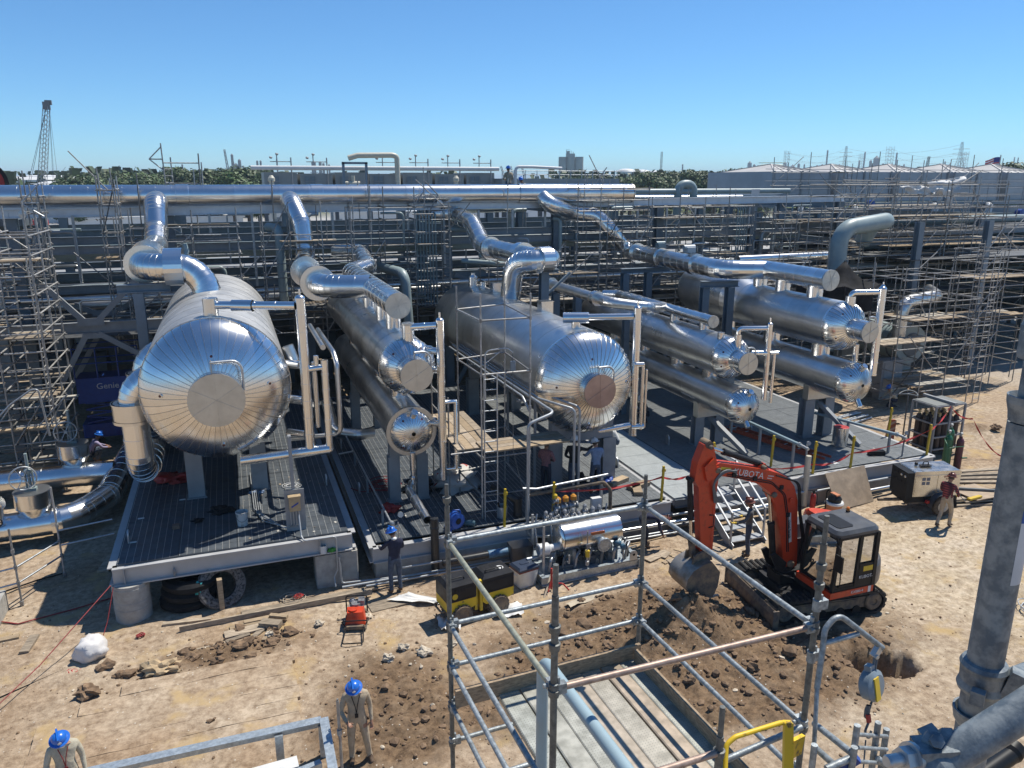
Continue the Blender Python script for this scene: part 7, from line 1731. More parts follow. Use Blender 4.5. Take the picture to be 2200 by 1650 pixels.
# pump skid with a small clad drum
ps=thing('pump_skid','small pump skid with a shiny clad drum and valves before the middle skid','pump skid',(8.4,17.5,0))
m=M();
for y in(16.95,18.6):m.ibeam((7.0,y,.14),(10.0,y+.12,.14),.12,.26,.02)
for x in(7.05,9.95):m.ibeam((x,16.98,.14),(x,18.6,.14),.12,.26,.02)
m.box(7.1,9.9,17.0,18.6,.20,.23).build('base_frame',GALC,ps)
lug(ps,9.75,16.98,.27,.8)
DZ=1.02;tk=M().lathe([(.40,0),(.40,1.75)],(7.75,17.55,DZ),(1,.04,0),32).dome(.40,.12,(7.75,17.55,DZ),(-1,0,0),28,4).dome(.40,.12,(9.5,17.62,DZ),(1,0,0),28,4)
for k in range(5):tk.lathe([(.40,0),(.407,.002),(.407,.035),(.40,.037)],(7.75+.43*k,17.55+.017*k,DZ),(1,.04,0),32)
tk.build('clad_drum',CLAD,ps)
M().box(8.55,8.95,17.185,17.20,DZ+.10,DZ+.18).xf(Matrix.Rotation(0,4,'X')).build('orange_label',pm('orange_sticker',(.6,.16,.05),.5),ps)
m=M().tube([(8.85,17.3,DZ-.1),(8.85,17.02,DZ-.14)],.13,18).lathe([(0,0),(.20,0),(.20,.05),(0,.05)],(8.85,17.02,DZ-.14),(0,-1,-.1),24,sm=False)
for k in range(12):a=k*math.pi/6;m.lathe([(0,0),(.02,0),(.02,.02),(0,.02)],(8.85+.165*math.cos(a),16.965,DZ-.145+.165*math.sin(a)),(0,-1,0),6,sm=False)
m.build('side_manway',GALC,ps)
for x in(8.1,9.2):M().box(x-.05,x+.05,17.3,17.85,.23,DZ-.3).build('drum_leg',GALC,ps)
VALV=pm('cast_valve_grey',(.30,.31,.32),.4,.5,var=.2,scale=20)
r_=random.Random(8)
def small_valve(p,mat_top,s=1.0):
 m=M().lathe([(.05*s,-.1*s),(.085*s,-.1*s),(.085*s,-.07*s),(.05*s,-.07*s),(.05*s,.07*s),(.085*s,.07*s),(.085*s,.1*s),(0,.1*s)],p,(1,0,0),12,sm=False).tube([p,V(p)+V((0,0,.16*s))],.03*s,8)
 m.lathe([(0,0),(.07*s,0),(.07*s,.09*s),(.03*s,.13*s),(0,.13*s)],V(p)+V((0,0,.14*s)),(0,0,1),12,mi=1,sm=False)
 return m.build('valve',[VALV,mat_top],ps)
AMB=pm('amber_valve_cap',(.62,.27,.03),.4)
for k,(x,y)in enumerate([(8.05,18.35),(8.3,18.38),(8.55,18.40)]):small_valve((x,y,1.50),AMB,1.25)
for k in range(9):small_valve((7.55+.2*k,18.05+r_.uniform(-.1,.2),1.32+r_.uniform(-.06,.12)),VALV,r_.uniform(.7,1.0))
small_valve((7.95,18.3,1.75),YEL,.8)
for k in range(10):
 x=7.3+.24*k;ptube([(x,17.9,.3),(x,18.2,.9+r_.random()*.3),(x+.1,18.3,1.45)],r_.uniform(.022,.045),.1,ps,VALV,'small_pipe',8)
for k in range(7):
 x=7.3+.38*k;ptube([(x,17.15,.25),(x+.03,17.12,.62),(x+.2,17.3,.66)],r_.uniform(.025,.05),.08,ps,[VALV,STEELD,VALV][k%3],'small_pipe',8)
ptube([(6.75,17.4,.62),(7.6,17.45,.62)],.045,.1,ps,GALV,'small_pipe')
for k in range(26):
 x,y=r_.uniform(7.3,9.8),r_.uniform(17.05,18.3);z=r_.uniform(.3,.7);d_=V((r_.uniform(-.5,.5),r_.uniform(-.3,.3),0));mt_=[VALV,STEELD,GALV,BLACKP][k%4]
 ptube([(x,y,.24),(x,y,z),tuple(V((x,y,z))+d_),tuple(V((x,y,z+r_.uniform(-.2,.3)))+d_)],r_.uniform(.018,.04),.06,ps,mt_,'small_pipe',7)
for k in range(9):
 x,y=r_.uniform(7.4,9.7),r_.uniform(17.2,18.4);w_=r_.uniform(.06,.16);M().box(x-w_,x+w_,y-w_*.8,y+w_*.8,.235,.24+r_.uniform(.12,.45),0,.015).build('fitting_box',[STEELD,BLACKP,VALV][k%3],ps)
M().lathe([(.14,0),(.17,.02),(.17,.3),(.1,.36),(.1,.48),(0,.5)],(7.05,17.35,.85),(1,.05,0),16).lathe([(.1,0),(.1,.2)],(7.5,17.4,.85),(1,0,0),14).build('pump_motor',WHITEM,ps)
M().lathe([(.05,0),(.06,.01),(.06,.12),(.03,.14),(.03,.3),(.06,.32),(.06,.44),(0,.46)],(8.35,17.02,.35),(0,0,1),12).lathe([(0,0),(.065,0),(.065,.04),(0,.04)],(8.35,16.97,.95),(0,-1,0),16,sm=False).tube([(8.35,17.0,.4),(8.35,17.02,1.35)],.02,6).build('sight_glass',VALV,ps)
M().lathe([(.06,0),(.065,.18),(0,.18)],(8.34,16.98,.62),(0,0,1),12).build('yellow_filter',YEL,ps)
M().blob((9.35,17.2,.75),.13,.1,.1,2,.1,2,0,True).lathe([(.06,0),(.08,.02),(.08,.12),(0,.14)],(9.45,17.1,.7),(0,-1,0),12).tube([(9.3,17.15,.3),(9.3,17.15,.7)],.04,8).build('blue_motor',pm('teal_motor_paint',(.05,.13,.2),.45),ps)
for k in range(3):M().beam((7.15,17.2+.4*k,.25),(7.15,17.2+.4*k,1.6),.06,.06).build('stand_post',GALV,ps)if k!=1 else None
t=thing('pipe_stand','galvanised stand posts with gauges and pipes behind the pump skid','pipe stand',(8.4,18.7,0))
for x in(7.35,9.7):M().beam((x,18.95,1.0),(x,18.95,2.0),.08,.08).build('post',GALC,t)
ptube([(7.2,18.9,2.0),(7.6,18.85,1.95),(9.9,18.95,2.05)],.035,.1,t,GALV,'pipe');ptube([(7.3,18.85,1.8),(9.75,18.9,1.85),(9.95,18.85,1.6),(9.95,18.8,.5)],.055,.15,t,MUD,'pipe')
M().box(9.25,9.55,18.6,18.75,1.15,1.5).build('box',WHITEM,t)
def gpipe(pts,r,label,mat=GALV,rr_=.18,group=None):return M().tube(smooth_path(pts,rr_,5),r,10).build('conduit_pipe',mat,label=label,cat='pipe',group=group,org=pts[-1])
LTP=pm('pale_grey_conduit',(.42,.44,.45),.4,.35,var=.08)
gpipe([(8.05,29,4.08),(8.05,19.3,4.2),(8.15,18.9,4.15),(7.3,18.75,3.95),(7.3,18.75,.6),(7.9,18.6,.55)],.045,'outermost pale conduit running along the middle vessel and bending down to the pump skid',LTP)
gpipe([(8.2,29,4.08),(8.2,20.2,4.2),(8.55,19.6,4.15),(8.95,19.3,4.05),(8.95,19.3,1.0)],.038,'second pale conduit along the middle vessel, dropping beside the white-helmet men',LTP)
gpipe([(8.35,29,4.08),(8.35,20.8,4.2),(8.7,20.3,4.15),(9.25,19.6,4.0),(9.25,19.6,1.0)],.038,'third pale conduit along the middle vessel, nearest the shell',LTP)
gpipe([(7.9,29,4.02),(7.9,20.8,4.14),(7.95,20.3,3.8)],.038,'short pale conduit on the left of the conduit run at the middle vessel',LTP)
for q in(21,23.5,26):M().beam((7.8,q,3.95),(8.5,q,3.95),.06,.06).beam((8.4,q,1.0),(8.4,q,3.95),.07,.07).build('conduit_support',STEEL,label='grey post and arm under the pale conduit run beside the middle vessel',cat='support',group='supports of the conduit run',org=(8.4,q,1))
# scaffold tower before the middle vessel
st_=thing('tube_scaffold','slim scaffold tower with a tall ladder standing on the middle skid before the vessel','scaffold',(6.9,20.5,1.0))
for i,(p,q,zt_)in enumerate([(6.1,21.5,7.45),(6.18,19.45,7.5),(7.75,21.95,7.4),(7.62,19.45,7.45)]):
 rod('standard',(p,q,1.0),(p,q,zt_),.026,GALVT,st_,8)
for z in(6.77,5.27,2.85,1.7):
 for a,b in[((6.1,21.5),(6.18,19.45)),((7.75,21.95),(7.62,19.45)),((6.1,21.5),(7.75,21.95)),((6.18,19.45),(7.62,19.45))]:rod('ledger',(*a,z),(*b,z),.0245,GALVT,st_,8)
for i in range(4):
 p,q=[(6.1,21.5),(6.18,19.45),(7.75,21.95),(7.62,19.45)][i]
 for z in(6.77,5.27,4.2,2.85,1.7):rod('collar',(p,q,z-.05),(p,q,z+.05),.042,GALVT,st_,8)
m=M()
for s_ in(-1,1):m.tube([(6.42+.19*s_,19.36,1.0),(6.42+.19*s_,19.36,5.3)],.02,6)
for k in range(14):m.tube([(6.23,19.36,1.25+.3*k),(6.61,19.36,1.25+.3*k)],.014,6)
m.build('ladder',GALV,st_)
for k in range(5):bar('plank',(5.75+.25*k,20.0,2.95),(5.75+.25*k,23.6,2.97),.235,.045,WOOD if k%2 else WOODD,st_)
for k in range(4):bar('plank',(6.3,19.55+.25*k,3.0),(8.9,19.6+.25*k,3.02),.235,.045,WOODD if k%2 else WOOD,st_)
for a,b in[((5.7,21.2,1.0),(5.7,21.2,4.2)),((5.75,23.4,1.0),(5.75,23.4,4.2)),((5.7,21.2,4.0),(5.75,23.4,4.0)),((5.7,21.2,3.4),(5.75,23.4,3.4)),((5.4,19.9,2.9),(8.9,20.0,2.9))]:rod('rail',a,b,.0245,GALVT,st_,8)
m=M().tube(smooth_path([(6.28,19.4,4.6),(6.28,19.4,5.95),(6.9,19.3,6.0),(7.05,19.3,5.85)],.18,5),.02,8).tube([(6.3,19.4,5.6),(6.75,19.32,5.95)],.012,6);m.build('davit',GALV,st_)
t=thing('fall_arrest_block','small grey fall arrest block hanging on the slim scaffold tower','fall arrester',(7.05,19.3,5.6))
M().box(6.98,7.12,19.25,19.35,5.35,5.62,0,.02).build('housing',SRLM,t);M().tube([(7.05,19.3,5.35),(7.06,19.3,3.0),(7.5,19.2,1.1)],.008,5).tube([(7.05,19.3,5.62),(7.05,19.3,5.85)],.01,6).build('cable',STEELD,t)
# stairs
s_t=thing('stairs','aluminium stairs with handrails going up to the walkway behind the excavator arm','stairs',(13.6,17.1,0))
STL=pm('pale_stair_steel',(.42,.44,.46),.45,.3,var=.1)
for x in(13.05,14.2):
 M().sideprism([(17.05,0.02),(17.4,.02),(18.95,.92),(18.95,1.12),(18.75,1.12),(17.0,.12)],0,.03,mat=Matrix(((0,1,0,x),(1,0,0,0),(0,0,1,0),(0,0,0,1)))).build('stringer',STL,s_t)
 for z in(.5,.95):
  M().beam((x,17.15,.12+z),(x,18.7,1.06+z),.05,.06).beam((x,18.7,1.06+z),(x,19.2,1.06+z),.05,.06).build('handrail',WHITEM,s_t)
 for y,z in((17.15,.1),(18.7,1.05)):M().beam((x,y,z),(x,y,z+1.0),.05,.05).build('rail_post',STL,s_t)
for k in range(5):M().box(13.08,14.17,17.08+.36*k,17.38+.36*k,.17+.2*k,.20+.2*k).build('tread',[STL],s_t)
M().box(13.08,14.17,18.72,19.1,.98,1.02).build('landing',STL,s_t)
# rail posts, tape, ladder, stub on the right-hand skid
YP=[(6.62,18.82),(8.1,18.82),(11.7,18.86),(12.9,18.86),(16.7,20.1),(17.62,19.12),(19.2,19.12),(23.05,21.3),(22.7,19.2),(14.4,20.2)]
for k,(p,q)in enumerate(YP):
 M().beam((p,q,D2-.1),(p+.03,q,D2+1.1),.06,.06).box(p-.02,p+.10,q-.02,q+.02,D2+.92,D2+1.0).box(p-.02,p+.06,q-.02,q+.02,D2+.52,D2+.58).build('rail_post',YEL,label=['yellow post left of the pump skid valves','yellow post behind the pump skid drum','yellow post at the left edge of the bright walkway','yellow post at the right edge of the bright walkway','short yellow post beside the red ladder','yellow post on the skid front above the stripe of red tape, near the gauge pipe','yellow post on the skid front nearest the plywood sheet','yellow post on the far right corner beside the barricade','yellow post on the skid corner before the gas cylinders','yellow post behind the stairs and the excavator arm'][k],cat='post',group='yellow rail posts on the skids',org=(p,q,D2))
def rope(pts,r,mat,label,name='rope',cat='rope',sag=0):
 m=M();out=[]
 for a,b in zip(pts[:-1],pts[1:]):
  a,b=V(a),V(b);n=8
  for i in range(n):
   f=i/n;out.append(a.lerp(b,f)-V((0,0,sag*4*f*(1-f))))
 out.append(V(pts[-1]));m.tube(out,r,5);return m.build(name,mat,label=label,cat=cat,org=pts[0])
t=thing('caution_tape','red caution tape strung along the yellow posts of the skid fronts','tape',(14,19,1.9))
tp=[(8.1,18.82,1.85),(11.7,18.86,1.75),(12.9,18.86,1.8),(14.4,19.4,1.6),(17.62,19.12,1.3),(19.2,19.12,1.5),(22.7,19.2,1.9),(25.6,20.9,2.0),(26.5,20.6,1.5),(27.2,19.9,.2),(28.4,19.2,.1)]
for i,(a,b)in enumerate(zip(tp[:-1],tp[1:])):
 a,b=V(a),V(b);n=10;vs=[]
 for j in range(n+1):
  f=j/n;p=a.lerp(b,f)-V((0,0,.16*4*f*(1-f)));tw=math.sin(j*1.3+i)*.8;u=V((0,math.sin(tw),math.cos(tw)))*.035;vs+=[p-u,p+u]
 M().add(vs,[(2*j,2*j+2,2*j+3,2*j+1)for j in range(n)],0,False).build('tape_span',REDT,t)
ld=thing('extension_ladder','long red fibreglass extension ladder lying on the right-hand skid','ladder',(18.2,22,1.05))
a,b=V((17.7,24.1,1.1)),V((18.8,19.75,1.1));d=(b-a).normalized();s_=V((-d.y,d.x,0))
for k,(off,dz,l0,l1)in enumerate([(.22,0,0,.85),(-.22,0,0,.85),(.18,.06,.15,1),(-.18,.06,.15,1)]):
 bar('rail',a.lerp(b,l0)+s_*off+V((0,0,dz)),a.lerp(b,l1)+s_*off+V((0,0,dz)),.035,.085,ORL,ld)
for k in range(15):rod('rung',a.lerp(b,.02+.065*k)+s_*.2+V((0,0,.04)),a.lerp(b,.02+.065*k)-s_*.2+V((0,0,.04)),.016,GALV if k%2 else ORL,ld,6)
M().lathe([(.27,0),(.27,.72),(0,.72)],(20.45,21.0,D2),(0,0,1),24).lathe([(.23,.73),(0,.73)],(20.45,21.0,D2),(0,0,1),24,mi=1).lathe([(.27,.72),(.23,.73)],(20.45,21,D2),(0,0,1),24,1).build('pipe_stub',[CLAD,REDP],label='short clad pipe stub with a red top standing before the farthest stack',cat='pipe stub',org=(20.45,21,1))
for lab_,pts,r in[('long pale pipe rail slanting across the right-hand skid behind the excavator boom',[(17.05,23.3,2.0),(17.1,19.2,2.0)],.055),('pale pipe rail slanting from the farthest stack to the skid front edge',[(20.3,22.9,1.85),(21.6,19.5,1.75)],.055)]:
 t=thing('pipe_rail',lab_,'pipe',pts[0]);M().tube(pts,r,12).build('pipe',PIPEL,t)
 M().lathe([(r,0),(r+.03,0),(r+.03,.06),(r,.06)],V(pts[1])+V((0,.1,0)),(0,-1,0),12,sm=False).tube([V(pts[1]),V(pts[1])+V((0,-.35,-.02))],r*.9,12).build('coupling',GALV,t)
 for f in(.1,.5,.92):p=V(pts[0]).lerp(V(pts[1]),f);M().beam((p.x,p.y,D2),(p.x,p.y,p.z-r),.08,.06).build('support',STEEL,t)
 p=V(pts[1])+V((.12,-.15,0));M().tube([(p.x,p.y,D2-.7),(p.x,p.y,p.z+.05)],.03,8).lathe([(0,0),(.07,0),(.07,.05),(0,.05)],p+V((0,-.03,.12)),(0,-1,.2),14,sm=False).build('gauge',STEEL,t)
M().tube([(17.15,18.85,.0),(17.15,18.85,1.75)],.085,14).build('pipe_post',CREAM,label='cream vertical pipe with a gauge at the skid front behind the excavator boom',cat='pipe',org=(17.15,18.85,0))
m=M();a,b=V((17.95,18.15,.0)),V((19.6,18.35,0));c,d=V((19.55,18.88,1.1)),V((17.75,18.72,1.1));n_=(b-a).cross(d-a).normalized()*.02
m.add([a,b,c,d,a+n_,b+n_,c+n_,d+n_],[(3,2,1,0),(4,5,6,7),(0,1,5,4),(1,2,6,5),(2,3,7,6),(3,0,4,7)]).build('plywood_sheet',PLY,label='stained plywood sheet leaning against the right-hand skid',cat='plywood',org=(18.7,18.4,0))
# welder on its trailer
we=thing('welding_machine','silver and black engine welder on a two-wheel trailer at the right','welder',(20.4,17.4,0))
WA=Matrix.Translation((20.55,17.35,0))@Matrix.Rotation(rad(-14),4,'Z')
WS=pm('brushed_welder_steel',(.60,.585,.55),.28,1.0,var=.08,rvar=.06,scale=5)
def wb(nm,m,mat):m.xf(WA);return m.build(nm,mat,we)
body=wb('body',M().box(-.62,.95,-.42,.42,.62,1.38),WS)
wb('front_panel',M().box(-.86,-.62,-.43,.43,.58,1.44),BLACKP);wb('roof',M().sideprism([(-.63,1.382),(.96,1.382),(.95,1.45),(.90,1.475),(-.60,1.475),(-.63,1.45)],-.43,.43),WS)
for x0,x1 in((-.58,.16),(.18,.93)):wb('side_door',M().box(x0,x1,-.435,-.422,.68,1.34),WS)
for k in range(4):wb('vent',M().box(-.36+.15*(k%2),-.24+.15*(k%2),-.438,-.434,1.02+.14*(k//2),1.13+.14*(k//2)),pm('vent_grey_blue',(.17,.18,.21),.5))
wb('lower_tank',M().box(-.8,.95,-.40,.40,.42,.62),BLACKP);wb('chassis',M().box(-.95,1.1,-.05,.05,.34,.42).box(-.7,.9,-.38,.38,.36,.41).beam((-.9,0,.38),(-1.5,0,.40),.08,.08),MUD)
wb('lifting_eye',M().tube(smooth_path([(-.1,0,1.5),(-.1,0,1.64),(.08,0,1.64),(.08,0,1.5)],.05),.016,8).box(-.2,.16,-.08,.08,1.50,1.53).lathe([(.05,0),(.05,.08),(0,.1)],(-.25,.12,1.5),(0,0,1),10),DARKM)
for k in range(8):wb('dial',M().lathe([(0,.012),(.04,.012),(.045,0)],(-.862,-.3+.2*(k%4),1.28-.22*(k//4)),(-1,0,0),12),STAIN if k<2 else DARKM)
text('LINCOLN',.085,REDP,we,WA@V((.55,-.439,1.28)),WA.to_3x3()@V((1,0,0)),(0,0,1));text('ELECTRIC',.06,REDP,we,WA@V((.57,-.439,1.20)),WA.to_3x3()@V((1,0,0)),(0,0,1))
for sy in(-1,1):
 m=M().lathe([(.19,0),(.30,.0),(.33,.03),(.33,.15),(.30,.18),(.19,.18)],(.35,sy*.56+.09,.33),(0,-1,0),28);m.xf(WA);wh=m.build('wheel',pm('muddy_tyre',(.07,.055,.04),.9,scale=12,col2=(.16,.12,.08)),we)
 m=M().lathe([(.19,.0),(.19,.05),(.12,.07),(.06,.04),(0,.04)],(.35,sy*.56+(.09 if sy>0 else-.03),.33),(0,-1,0)if sy<0 else(0,1,0),20);m.xf(WA);m.build('rim',pm('dusty_rim',(.5,.47,.42),.5,.4),wh)
 wb('mudguard',M().lathe([(.40,0),(.42,.0),(.42,.24),(.40,.24)],(.35,sy*.56+.12,.34),(0,-1,0),20,a0=-.1,a1=math.pi+.1,sm=True)if False else M().add([V((.35+.42*math.cos(a),sy*.56+y,.35+.42*math.sin(a)))for a in np.linspace(-.15,math.pi+.15,14)for y in(-.12,.12)],[(2*i,2*i+2,2*i+3,2*i+1)for i in range(13)],0,True),GREYP)
 wb('tail_lamp',M().box(-.18,-.08,sy*.5-.05,sy*.5+.05,.42,.52),REDP)
wb('cable_coil',M().tube([(1.05+.05*math.sin(a),.2*math.cos(a),.95+.22*math.sin(a*1.0))for a in np.linspace(0,18,60)],.022,6),BLACKP)
for k,(p,q,h,mt,lab_)in enumerate([(24.35,19.75,1.35,GREENP,'green gas cylinder standing before the cylinder rack, nearest the skid'),(24.65,19.95,1.5,GREENP,'taller green gas cylinder just behind the first, before the cylinder rack'),(24.9,19.7,1.2,pm('maroon_cylinder_paint',(.13,.03,.04),.45),'maroon gas cylinder beside the two green ones')]):
 t=thing('gas_cylinder',lab_,'gas cylinder',(p,q,0),'loose gas cylinders')
 M().lathe([(.12,0),(.13,.02),(.13,h-.15),(.10,h-.06),(.05,h),(.05,h+.05),(0,h+.05)],(p,q,0),(0,0,1),18).build('body',mt,t);M().lathe([(.02,0),(.02,.06),(.05,.07),(.05,.14),(0,.15)],(p,q,h+.05),(0,0,1),10).build('valve',GALV,t)
t=thing('cylinder_trolley','green tube trolley with a strap round the loose gas cylinders','trolley',(24.4,19.6,0))
M().tube(smooth_path([(24.05,19.45,.0),(24.0,19.5,1.1),(24.1,19.7,1.2),(24.4,19.95,1.15)],.1),.02,6).tube(smooth_path([(24.15,19.6,.9),(24.5,19.5,.95),(24.95,19.55,.9),(25.05,19.8,.9)],.1),.015,6).tube([(24.9,19.55,.45),(25.1,19.5,.45)],.03,6).build('frame',GREENP,t)
cr=thing('cylinder_rack','steel cage rack full of dark gas cylinders at the right','cylinder rack',(25.7,21.6,0))
for x in(25.0,26.5):
 for y in(21.0,22.1):bar('post',(x,y,0),(x,y,2.0),.07,.07,STEEL,cr)
for z in(.25,.75,1.3,2.0):
 for a,b in[((25,21),(26.5,21)),((25,22.1),(26.5,22.1)),((25,21),(25,22.1)),((26.5,21),(26.5,22.1))]:bar('rail',(*a,z),(*b,z),.05,.06,STEEL,cr)
bar('lifting_beam',(25.75,20.8,2.1),(25.75,22.3,2.1),.12,.1,STEEL,cr)
for x0,x1 in((25.02,25.68),(25.82,26.48)):M().box(x0,x1,21.02,22.08,2.03,2.05).build('roof_mesh',pm('rack_roof_mesh',(.20,.21,.20),.6,.3,var=.3,scale=60),cr)
bar('middle_post',(25.75,20.98,0),(25.75,20.98,2.02),.09,.05,STEEL,cr)
ccm=pm('brown_cylinder',(.07,.045,.035),.5);cvm=pm('brass_valve',(.42,.32,.16),.45,.5,var=.3)
for i in range(5):
 for j in range(3):
  x,y=25.15+.30*i,21.2+.33*j
  t=thing('gas_cylinder','dark gas cylinder with a brass valve standing in the cage rack','gas cylinder',(x,y,.1),'gas cylinders in the cage rack')
  M().lathe([(.115,0),(.12,.02),(.12,1.25),(.08,1.36),(.04,1.4),(0,1.4)],(x,y,.12),(0,0,1),14).build('body',ccm,t)
  M().lathe([(.03,0),(.045,.02),(.03,.12),(.06,.14),(.06,.18),(0,.2)],(x,y,1.5),(0,0,1),8).tube([(x,y,1.58),(x+.06,y-.05,1.6)],.02,6).build('valve',cvm,t)
M().tube([(25.6+.38*math.cos(a),22.9+.3*math.sin(a),2.0+.05*math.sin(a*2))for a in np.linspace(0,12.5,40)],.03,6).tube([(25.6,22.9,0),(25.6,22.9,2.0)],.03,6).build('hose_loop',STEELD,label='dark hose looped on a post behind the cylinder rack',cat='hose',org=(25.6,22.9,0))
bp_=thing('barricade_panel','orange upright barricade panel with pale slanting stripes beside the cylinder rack','barricade',(24.2,22.3,0))
mt=Matrix.Translation((24.2,22.3,.05))@Matrix.Rotation(rad(-4),4,'Z')@Matrix.Rotation(rad(4),4,'Y')
m=M().sideprism([(-.22,0),(.22,0),(.17,1.1),(.1,1.16),(-.1,1.16),(-.17,1.1)],-.03,.03);m.xf(mt);m.build('panel',pm('faded_orange_plastic',(.50,.14,.06),.55,var=.12),bp_)
for k in range(4):m=M().add([V((-.17,-.034,.12+.26*k)),V((.17,-.034,.26+.26*k)),V((.165,-.034,.36+.26*k)),V((-.17,-.034,.22+.26*k))],[(0,1,2,3)]);m.xf(mt);m.build('stripe',pm('pale_orange_reflector',(.62,.40,.28),.5),bp_)
m=M().box(-.35,.35,-.2,.2,-.08,.0);m.xf(mt);m.build('base',BLACK,bp_)
fe=thing('fire_extinguisher','red fire extinguisher standing at the skid front behind the excavator','fire extinguisher',(17.25,18.6,0))
M().lathe([(.08,0),(.09,.02),(.09,.42),(.06,.5),(.03,.52),(0,.52)],(17.28,18.6,0),(0,0,1),16).build('body',REDP,fe);M().box(17.25,17.31,18.58,18.62,.52,.6).box(17.2,17.4,18.58,18.62,.6,.63).tube(smooth_path([(17.28,18.6,.55),(17.42,18.58,.5),(17.4,18.55,.15)],.08),.012,6).build('valve',BLACKP,fe)
vc=thing('shop_vacuum','orange tub vacuum with a black motor head standing near the plywood','vacuum',(17.35,17.75,0))
OT=pm('orange_tub',(.55,.20,.09),.5)
M().lathe([(.2,.05),(.26,.42),(0,.42)],(17.4,17.8,.05),(0,0,1),20).build('tub',OT,vc);M().lathe([(.27,.42),(.29,.45),(.27,.5),(0,.5)],(17.4,17.8,.05),(0,0,1),20).build('lid',WHITEP,vc);M().lathe([(.2,.5),(.22,.6),(.12,.74),(0,.74)],(17.4,17.8,.05),(0,0,1),16).build('motor_head',BLACKP,vc);M().box(17.33,17.48,17.65,17.95,.77,.81).build('handle',OT,vc)
M().tube([(17.1,17.85,.05),(17.1,17.85,.9),(17.15,17.8,1.0)],.02,6).lathe([(.08,0),(.08,.04),(0,.04)],(17.1,17.78,.1),(0,-1,0),12).lathe([(.08,0),(.08,.04),(0,.04)],(17.5,17.5,.1),(0,-1,0),12).build('hose_wand',BLACKP,vc)
ck=thing('ice_chest','white ice chest with a dark blue lid left of the pump skid','ice chest',(6.65,17.15,0))
mt=Matrix.Translation((6.62,17.25,gz(6.6,17.2)))@Matrix.Rotation(rad(12),4,'Z')
m=M();ring_prism([(-.24,-.2),(.24,-.2),(.24,.2),(-.24,.2)],0,[(-.29,-.24),(.29,-.24),(.29,.24),(-.29,.24)],.46,m);m.xf(mt);m.build('body',WHITEP,ck)
m=M().box(-.30,.30,-.25,.25,.46,.50);m.xf(mt);m.build('band',pm('dark_red_band',(.2,.03,.03),.5),ck)
m=chamf(M(),-.31,.31,-.26,.26,.50,.60,.05);m.box(-.12,.12,-.05,.05,.60,.615);m.xf(mt);m.build('lid',pm('navy_lid',(.03,.045,.08),.4),ck)
for sx in(-1,1):m=M().tube(smooth_path([(sx*.30,-.12,.36),(sx*.36,-.12,.42),(sx*.36,.12,.42),(sx*.30,.12,.36)],.04),.015,6);m.xf(mt);m.build('handle',WHITEP,ck)
t=thing('grey_bin','dark grey open bin between the ice chest and the pump skid','bin',(6.8,18.1,0));m=M();ring_prism([(6.6,17.9),(7.05,17.9),(7.05,18.25),(6.6,18.25)],.05,[(6.52,17.84),(7.12,17.84),(7.12,18.32),(6.52,18.32)],.75,m);ring_prism([(6.52,17.84),(7.12,17.84),(7.12,18.32),(6.52,18.32)],.75,[(6.62,17.92),(7.04,17.92),(7.04,18.24),(6.62,18.24)],.45,m);m.build('bin_body',GREYP,t)
